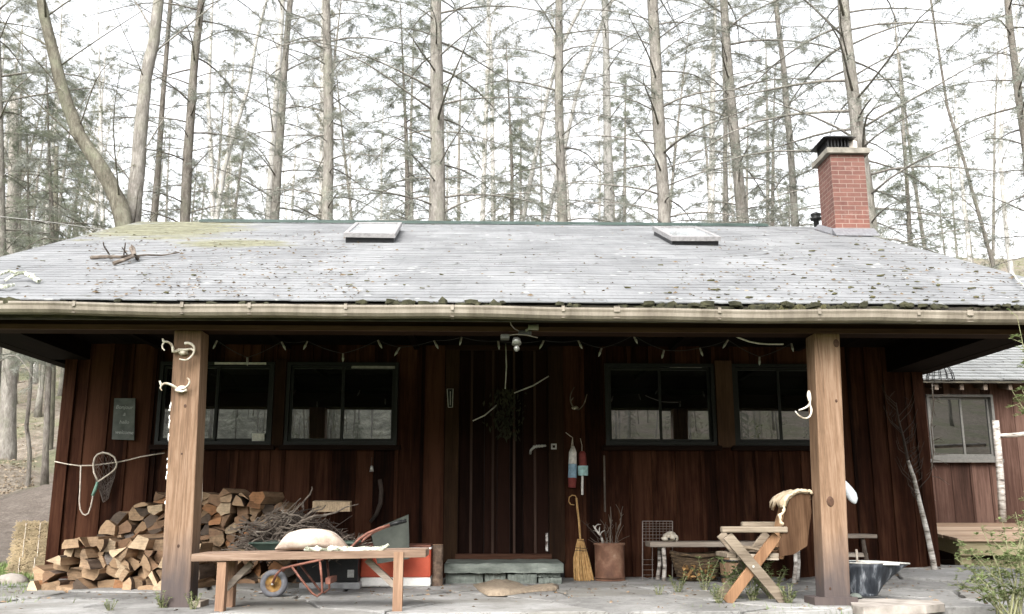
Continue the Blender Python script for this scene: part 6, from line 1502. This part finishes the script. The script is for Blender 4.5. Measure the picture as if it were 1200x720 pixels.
def px_path(pts, Y, w0, w1, ext=4.0, dY=0):
    P = []; n = len(pts)
    for i, (x, y) in enumerate(pts):
        f = i/(n-1); P.append((at(x, y, Y + dY*f), (w0 + (w1-w0)*f)/F*Y/2*1.03))
    d = (P[0][0]-P[1][0]); d = d/abs(d.z) if abs(d.z) > .01 else V((0,0,-1)); d.z = -1; d.x = max(-.35, min(.35, d.x)); z = gz(P[0][0].x, Y) - .1
    h = P[0][0].z - z; low = P[0][0] + V((d.x*.5, 0, -1))*h; P.insert(0, (low, P[0][1]*1.12))
    u = (P[-1][0]-P[-2][0]).normalized(); P.append((P[-1][0] + u*ext, P[-1][1]*.55)); return P
GT = 'tall trees standing behind the cabin'
HERO = [ # name, path, Y, w0, w1, bark, kind, limbs, Llo, Lhi, foliage, label
 ('maple_tree', [(147,268),(138,236),(128,212),(108,182),(92,158),(80,125),(70,95),(60,55),(52,20),(48,0)], 17.5, 20, 11, BARKB, 'bare', 20, 1.2, 2.6, .10, 'crooked tree leaning away left above the moss patch on the roof'),
 ('maple_tree', [(155,266),(160,215),(164,165),(168,120),(171,95),(180,50),(186,0)], 18, 18, 12, BARKG, 'bare', 16, 1.0, 2.4, .05, 'stout forked grey trunk just beside the crooked leaning tree'),
 ('spruce_tree', [(180,262),(186,190),(191,110),(200,0)], 21, 8, 5, BARKD, 'conifer', 40, 1.3, 1.4, .25, 'slim dark conifer between stout forked trunk and first ridge-end conifer'),
 ('spruce_tree', [(217,260),(220,180),(225,110),(229,60),(236,0)], 20, 12, 8, BARKD, 'conifer', 55, 1.7, 2.0, .35, 'dark conifer rising at the ridge cap beginning above the mossy roof end'),
 ('birch_tree', [(254,258),(262,200),(276,150),(290,105),(300,50),(312,0)], 26, 6, 4, BARKL, 'bare', 16, .8, 1.4, .05, 'thin pale curving stem right of the dark ridge-end conifer'),
 ('birch_tree', [(250,258),(247,180),(244,120),(247,40)], 28, 6, 4, BARKL, 'bare', 14, .8, 1.4, .05, 'thin pale straight stem beside the curving pale stem'),
 ('spruce_tree', [(322,258),(326,190),(331,120),(335,60),(340,0)], 22, 11, 7, BARKG, 'conifer', 60, 1.9, 2.0, .25, 'straight grey conifer, next left of the trunk over the skylight'),
 ('spruce_tree', [(384,259),(385,200),(385,100),(383,40),(382,0)], 19.5, 14, 9, BARKG, 'conifer', 70, 2.2, 2.4, .22, 'bare-limbed conifer just left above the left skylight with long dead branches'),
 ('pine_tree', [(513,260),(512,180),(511,100),(510,0)], 18, 20, 14, BARKG, 'conifer', 75, 2.4, 2.8, .28, 'thickest conifer trunk, above the roof right of the left skylight'),
 ('spruce_tree', [(659,262),(657,190),(655,110),(655,0)], 20.5, 12, 9, BARKG, 'conifer', 65, 1.9, 2.2, .25, 'conifer trunk over the middle of the ridge, left of two close trunks'),
 ('spruce_tree', [(713,262),(712,190),(711,110),(709,0)], 22, 12, 8, BARKL, 'conifer', 60, 1.8, 2.0, .25, 'pale conifer trunk midway along the ridge towards the right skylight'),
 ('pine_tree', [(779,263),(775,190),(770,100),(764,0)], 18.5, 16, 13, BARKG, 'conifer', 72, 2.2, 2.6, .22, 'stout grey conifer rising directly above the right skylight'),
 ('spruce_tree', [(851,262),(850,190),(850,130),(848,60)], 24, 6, 4, BARKG, 'conifer', 32, 1.1, 1.3, .2, 'slender stem touching the tilted conifer right of right skylight'),
 ('spruce_tree', [(871,263),(864,190),(856,110),(848,0)], 19.5, 14, 10, BARKG, 'conifer', 64, 2.0, 2.4, .3, 'tilted conifer right of the right skylight'),
 ('spruce_tree', [(932,264),(925,160),(918,80),(909,0)], 21, 9, 6, BARKG, 'conifer', 60, 1.8, 2.0, .25, 'slim conifer between the tilted conifer and the chimney'),
 ('pine_tree', [(1016,240),(1010,190),(1002,130),(995,80),(988,0)], 16.5, 18, 14, BARKG, 'conifer', 80, 2.6, 3.0, .22, 'long-limbed conifer rising right behind the brick chimney'),
 ('dead_tree', [(1166,318),(1148,255),(1130,190),(1110,125),(1100,60)], 21, 5, 3, BARKD, 'bare', 12, .6, 1.0, .0, 'thin leaning dark stem in the open sky right of the chimney'),
 ('spruce_tree', [(1216,300),(1205,200),(1195,120),(1186,50),(1180,0)], 17, 10, 8, BARKD, 'conifer', 55, 1.8, 2.2, .55, 'dark needled conifer at the right edge of the view'),
 ('birch_tree', [(1185,318),(1178,260),(1172,180),(1178,60)], 24, 6, 4, BARKL, 'bare', 20, .9, 1.6, .1, 'pale multi-stemmed birch low at the far right of the roof'),
 ('spruce_tree', [(2,300),(1,220),(-1,120),(-4,0)], 19, 10, 7, BARKG, 'conifer', 60, 2.2, 2.6, .6, 'needled conifer at the left edge of the view'),
 ('birch_tree', [(612,262),(626,190),(642,110),(660,50),(690,-10)], 24, 6, 4, BARKL, 'bare', 18, .9, 1.4, .05, 'pale slanting stem leaning right, left of the middle conifers'),
 ('birch_tree', [(640,262),(660,180),(676,110),(700,40),(722,-10)], 25, 6, 4, BARKL, 'bare', 18, .9, 1.4, .05, 'pale slanting stem crossing behind the middle conifer trunk'),
 ('hemlock_tree', [(478,262),(477,200),(475,140),(472,70)], 21, 7, 2.5, BARKD, 'hemlock', 75, 2.0, 1.2, .75, 'dense green hemlock left of the thickest conifer trunk'),
 ('hemlock_tree', [(600,262),(600,200),(598,150),(596,110)], 24, 5, 2, BARKD, 'hemlock', 60, 1.8, .8, .65, 'green hemlock right of the thickest conifer trunk'),
 ('hemlock_tree', [(1066,300),(1065,250),(1063,220),(1061,200)], 18.5, 5, 1.5, BARKD, 'hemlock', 40, 1.35, .6, .38, 'small green hemlock right of the chimney above the roof slope'),
 ('hemlock_tree', [(62,296),(60,240),(58,190),(56,130)], 20, 6, 2, BARKD, 'hemlock', 75, 2.2, 1.3, .7, 'grey-green hemlock left of the crooked leaning tree'),
 ('hemlock_tree', [(905,266),(906,210),(906,170),(907,130)], 26, 5, 2, BARKD, 'hemlock', 42, 1.5, .7, .5, 'thin green hemlock behind the slim conifer left of chimney'),
 # stems seen under the eave on the left
 ('maple_tree', [(8,560),(9,500),(12,420),(14,300)], 24, 18, 15, BARKG, 'bare', 10, .6, 1.2, .0, 'stout grey trunk on the slope seen under the left eave'),
 ('dead_tree', [(33,566),(35,530),(31,500),(35,460),(37,430),(36,380)], 20.5, 5, 3.5, BARKD, 'bare', 9, .3, .7, .0, 'knotty young stem on the moss seen under the left eave'),
 ('maple_tree', [(57,545),(58,500),(61,440),(63,340)], 27, 10, 8, BARKB, 'bare', 10, .5, 1.0, .0, 'mossy trunk nearest the cabin wall seen under the left eave'),
]
for i, (nm, pts, Y, w0, w1, bk, kind, nl, Ll, Lh, fo, lab) in enumerate(HERO):
    P = px_path(pts, Y, w0, w1, 1.5 if kind == 'hemlock' else 4.5)
    zl = max(P[0][0].z + 1.0, at(600, 330, Y).z - 2 if kind != 'hemlock' else at(600, 330, Y).z - 1.5); zh = P[-1][0].z - .1
    if 'eave' in lab: zl = P[0][0].z + .8
    grow(nm, P, lab, GT if 'eave' not in lab else 'trunks on the slope under the left eave', bk, NEEDD if kind == 'hemlock' else (NEED if kind == 'conifer' else BARKD if fo == 0 else BUDS), kind, 100+i, zl, zh, int(nl*1.3), Ll*1.1, Lh*1.1, min(.95, fo*.85), 20 if kind == 'conifer' else 18 if kind == 'hemlock' else 9)

# ------------------------------------------------------------------ weeds and the shrub at the right
STEMG = mat_plain('green_stem', (.22,.22,.12), .8)
def leafq(mb, p, d, L, w, up):
    s = d.cross(up).normalized()*w; mb.add([p, p+d*L*.5+s+up*.1*L, p+d*L, p+d*L*.5-s+up*.1*L], [(0,1,2,3)])
def weed(px, py, h, n, label, Y=None, grp='pale green weeds growing at the patio edge', sd=None):
    b = at_z(px, py, -.03) if Y is None else at(px, py, Y); r = random.Random(sd or int(px*7+py)); root = thing('weed', tuple(b), label, 'weed', grp)
    ms, ml = MB(), MB()
    for k in range(n):
        a = r.uniform(0, 6.28); hh = h*r.uniform(.55, 1.05); t_ = b + V((math.cos(a)*hh*.45, math.sin(a)*hh*.3, hh)); m_ = b.lerp(t_, .5) + V((math.cos(a)*hh*.02, 0, hh*.08)); ms.tube([b, m_, t_], [.0035,.0028,.0015], 4)
        for j in range(7):
            f = .25 + .75*j/6; p = (b.lerp(m_, f*2) if f < .5 else m_.lerp(t_, f*2-1))
            for q in range(3 if j < 6 else 6):
                az = r.uniform(0, 6.28); d = V((math.cos(az), math.sin(az), r.uniform(-.15,.7))).normalized(); leafq(ml, p, d, h*r.uniform(.09,.17), h*.034, V((0,0,1)))
    ms.build('stem', STEMG, root); ml.build('leaves', LEAFP, root); return root
for i, (px, py, h, n, lab) in enumerate((
    (862,709,.30,7,'largest weed clump below the near end of the folding chair legs'), (882,711,.26,7,'bushy weed between the crossed legs of the folding chair'),
    (905,709,.24,6,'weed clump at the foot of the folding chair beside the porch post'), (826,697,.26,4,'tall thin weed in front of the wicker basket'), (795,700,.16,5,'small low weed in front of the plank bench leg'),
    (772,704,.10,4,'tiny weed on the flagstones before the wire rack'), (843,714,.15,7,'low spreading weed at the patio edge before the folding chair'), (925,714,.14,7,'low weed beside the base of the right porch post'),
    (190,719,.13,6,'low weed in front of the left porch post'), (226,721,.12,6,'small weed between the left porch post and the bench leg'), (128,722,.10,5,'small weed on the patio edge below the woodpile'), (1160,690,.20,5,'weed beside the flagstones below the wooden deck'))):
    weed(px, py, h*1.15, n+3, lab)
def shrub():
    Y = 6.35; b = V((at(1185, 716, Y).x, Y, -.1)); r = random.Random(33); root = thing('leafy_shrub', tuple(b), 'pale green twiggy shrub in new leaf at the patio corner before the deck', 'shrub'); ms, ml = MB(), MB()
    tips = [(1150,618),(1162,632),(1175,612),(1190,600),(1205,590),(1145,650),(1130,664),(1120,655),(1165,650),(1185,640),(1200,630),(1212,612),(1140,680),(1158,672),(1178,668),(1195,655),(1122,684),(1150,700),(1170,695),(1215,560),(1186,458),(1196,452),(1208,440),(1192,371),(1220,640),(1128,640),(1210,670),(1225,690)]
    for k, (x, y) in enumerate(tips):
        t_ = at(x, y, Y + r.uniform(-.25,.35)); 
        if y < 500: bb = at(1225, 640, Y); m_ = at(1222, 520, Y)
        else: bb = b + V((r.uniform(-.08,.12), r.uniform(-.1,.1), 0)); m_ = bb.lerp(t_, .5) + V((r.uniform(-.02,.08), 0, .06))
        P = [bb, m_, m_.lerp(t_, .6) + V((0,0,.015)), t_]; ms.tube(P, [.006,.004,.003,.0015], 5)
        for j in range(16):
            f = r.uniform(.35, 1) if y > 500 else r.uniform(.75,1); p = (bb.lerp(m_, f*2) if f < .5 else m_.lerp(t_, f*2-1)); 
            e = p + V((r.uniform(-.07,.07), r.uniform(-.06,.06), r.uniform(-.03,.06))); ms.tube([p, e], [.0018,.001], 3)
            for q in range(r.randint(4,8)):
                az = r.uniform(0, 6.28); d = V((math.cos(az), math.sin(az), r.uniform(-.2,.6))).normalized(); leafq(ml, p.lerp(e, r.uniform(.3,1)), d, r.uniform(.02,.042), .011, V((0,0,1)))
    ms.build('stems', STEMG, root); ml.build('leaves', LEAFP, root)
shrub()

# distant trees: a few prototypes, then copies with their trunk and crown
protos = []
def proto(name, h, r0, bark, leafm, kind, seed, nl, Ll, Lh, fo, lean_):
    P = [(V((0,0,0)), r0), (V((lean_*.3,0,h*.35)), r0*.8), (V((lean_*.7,.1,h*.7)), r0*.55), (V((lean_,0,h)), r0*.15)]
    return grow(name, P, 'x', None, bark, leafm, kind, seed, h*.18, h*.97, nl, Ll, Lh, min(.9, fo*1.3), 14)
protos = [proto('bare_tree', 17, .11, BARKL, BUDS, 'bare', 1, 44, 2.2, 1.2, .25, .8), proto('bare_tree', 15, .09, BARKG, BUDS, 'bare', 2, 42, 2.0, 1.0, .35, -1.2),
          proto('spruce_tree', 19, .16, BARKL, NEED, 'conifer', 3, 70, 2.2, .9, .35, .3), proto('spruce_tree', 17, .12, BARKG, NEED, 'conifer', 4, 64, 1.9, .8, .3, -.3),
          proto('hemlock_tree', 12, .10, BARKG, NEEDD, 'hemlock', 5, 85, 2.2, .6, .65, .2), proto('birch_tree', 14, .07, BARKL, BUDS, 'bare', 6, 36, 1.6, .9, .3, 1.6)]  # hazy fading with distance is put into the colour as paler bark
r = random.Random(99); spots = []
for i in range(48):
    px = -60 + 1330*(i + r.uniform(.1,.9))/48; Y = r.uniform(27, 52); k = r.choices(range(6), (4,4,3,3,2,3))[0]
    if px < 100: Y = r.uniform(28, 50)
    spots.append((px, Y, k))
used = set(); cnt = {}
KN = {0: 'tall pale bare tree', 1: 'bare grey tree', 2: 'tall thin conifer', 3: 'slim conifer', 4: 'green hemlock', 5: 'slender birch'}
spots.sort()
for px, Y, k in spots:
    src = protos[k]; x = at(px, 250, Y).x; z = gz(x, Y) - .1; cnt[k] = cnt.get(k, 0) + 1
    if k not in used: o = src; used.add(k)
    else:
        o = src.copy(); COL.objects.link(o)
        for ch_ in list(src.children):
            c = ch_.copy(); COL.objects.link(c); c.parent = o
    o.location = (x, Y, z); o.rotation_euler = (r.uniform(-.05,.05), r.uniform(-.06,.06), r.uniform(0, 6.28)); s = r.uniform(.8, 1.25); o.scale = (s, s, s)
    o['label'] = f'{KN[k]} far behind the cabin, {ORD[cnt[k]-1]} from left of its kind'; o['group'] = 'distant trees beyond the tall trunks'

# the far-off wood beyond them, and the wood across the clearing that the windows mirror (uncountable masses)
def mass(name, label, spots, seed):
    vs, fs, ms = [], [], []; off = 0; r = random.Random(seed); mats = []; 
    for x, y, k, s in spots:
        for ch_ in protos[k].children:
            me = ch_.data; n = len(me.vertices); co_ = np.empty(n*3, np.float32); me.vertices.foreach_get('co', co_); co_ = co_.reshape(-1,3)
            a = r.uniform(0, 6.28); ca, sa = math.cos(a), math.sin(a); R_ = np.array([[ca,-sa,0],[sa,ca,0],[0,0,1]], np.float32); c2 = co_ @ R_.T * s + np.array([x, y, gz(x, y) - .1], np.float32)
            lt = np.empty(len(me.polygons), np.int32); me.polygons.foreach_get('loop_total', lt); li = np.empty(len(me.loops), np.int32); me.loops.foreach_get('vertex_index', li)
            m_ = me.materials[0]
            if m_ not in mats: mats.append(m_)
            vs.append(c2); fs.append((lt, li + off)); ms.append(np.full(len(lt), mats.index(m_), np.int32)); off += n
    me = bpy.data.meshes.new(name); VV = np.concatenate(vs); LT = np.concatenate([f[0] for f in fs]); LI = np.concatenate([f[1] for f in fs]); MM = np.concatenate(ms)
    me.vertices.add(len(VV)); me.vertices.foreach_set('co', VV.ravel()); me.loops.add(len(LI)); me.loops.foreach_set('vertex_index', LI.astype(np.int32))
    me.polygons.add(len(LT)); ls = np.zeros(len(LT), np.int32); ls[1:] = np.cumsum(LT)[:-1]; me.polygons.foreach_set('loop_start', ls); me.polygons.foreach_set('material_index', MM)
    for m_ in mats: me.materials.append(m_)
    me.update(calc_edges=True); me.validate()
    o = bpy.data.objects.new(name, me); COL.objects.link(o); return tag(o, label, 'forest', kind='stuff')
sp = []
for i in range(60):
    Y = r.uniform(50, 95); sp.append((r.uniform(-75, 75), Y, r.choices(range(6), (4,4,2,3,2,3))[0], r.uniform(.9, 1.3)))
for i in range(30): Y = r.uniform(32, 80); sp.append(((r.uniform(-60, 110)-600)/F*Y, Y, r.choices(range(6), (3,3,2,2,4,3))[0], r.uniform(.7,1.1)))
mass('far_forest', 'hazy far-off wood of thin bare trunks beyond the cabin', sp, 3)
sp = []
for i in range(30):
    Y = r.uniform(26, 60); sp.append((r.uniform(-45, 45), -Y, r.choices(range(6), (4,4,2,2,2,4))[0], r.uniform(.6, 1.0)))
for i in range(240): Y = 10 + 34*r.random(); sp.append((r.uniform(-16, 16)*(Y+10)/30, -Y, r.choices(range(6), (3,4,1,1,4,4))[0], r.uniform(.15, .40)))
mass('forest', 'mixed wood across the clearing, mirrored in the windows', sp, 4)

# overhead wire at the left
mb = MB(); P = [at(x, y, 13 - i*1.0) for i, (x, y) in enumerate(((133,271),(95,265.5),(50,259.5),(0,254),(-80,246)))]; mb.tube(P, .006, 6)
single(mb, 'overhead_wire', PALEWIRE, tuple(P[0]), 'pale wire running from the roof corner out to the left', 'wire')
# ------------------------------------------------------------------ sky and light
SUN_EL, SUN_AZ = 42, 200            # azimuth clockwise from +Y: behind the camera, a little left
w = bpy.data.worlds.new('World'); S.world = w; w.use_nodes = True; t = w.node_tree; bg = t.nodes['Background']
sky = t.nodes.new('ShaderNodeTexSky'); sky.sky_type = 'NISHITA'; sky.sun_disc = False; sky.sun_elevation = R(SUN_EL); sky.sun_rotation = R(SUN_AZ); sky.dust_density = 4; sky.air_density = 1.0
hs = t.nodes.new('ShaderNodeHueSaturation'); hs.inputs['Saturation'].default_value = .12
t.links.new(sky.outputs[0], hs.inputs['Color']); t.links.new(hs.outputs[0], bg.inputs['Color']); bg.inputs['Strength'].default_value = .15
ld = bpy.data.lights.new('sun', 'SUN'); lo_ = bpy.data.objects.new('sun', ld); COL.objects.link(lo_); ld.energy = .85; ld.angle = R(40); ld.color = (1, .96, .9)
az = R(SUN_AZ); dv = V((math.sin(az)*math.cos(R(SUN_EL)), math.cos(az)*math.cos(R(SUN_EL)), math.sin(R(SUN_EL))))
lo_.rotation_euler = dv.to_track_quat('Z', 'Y').to_euler()
vs_ = S.view_settings; vs_.view_transform = 'Standard'; vs_.look = 'None'; vs_.gamma = 1; vs_.use_curve_mapping = False; vs_.exposure = 1.95
S.cycles.max_bounces = 6; S.cycles.diffuse_bounces = 4; S.cycles.glossy_bounces = 3; S.cycles.caustics_reflective = False; S.cycles.caustics_refractive = False
S.cycles.use_denoising = True
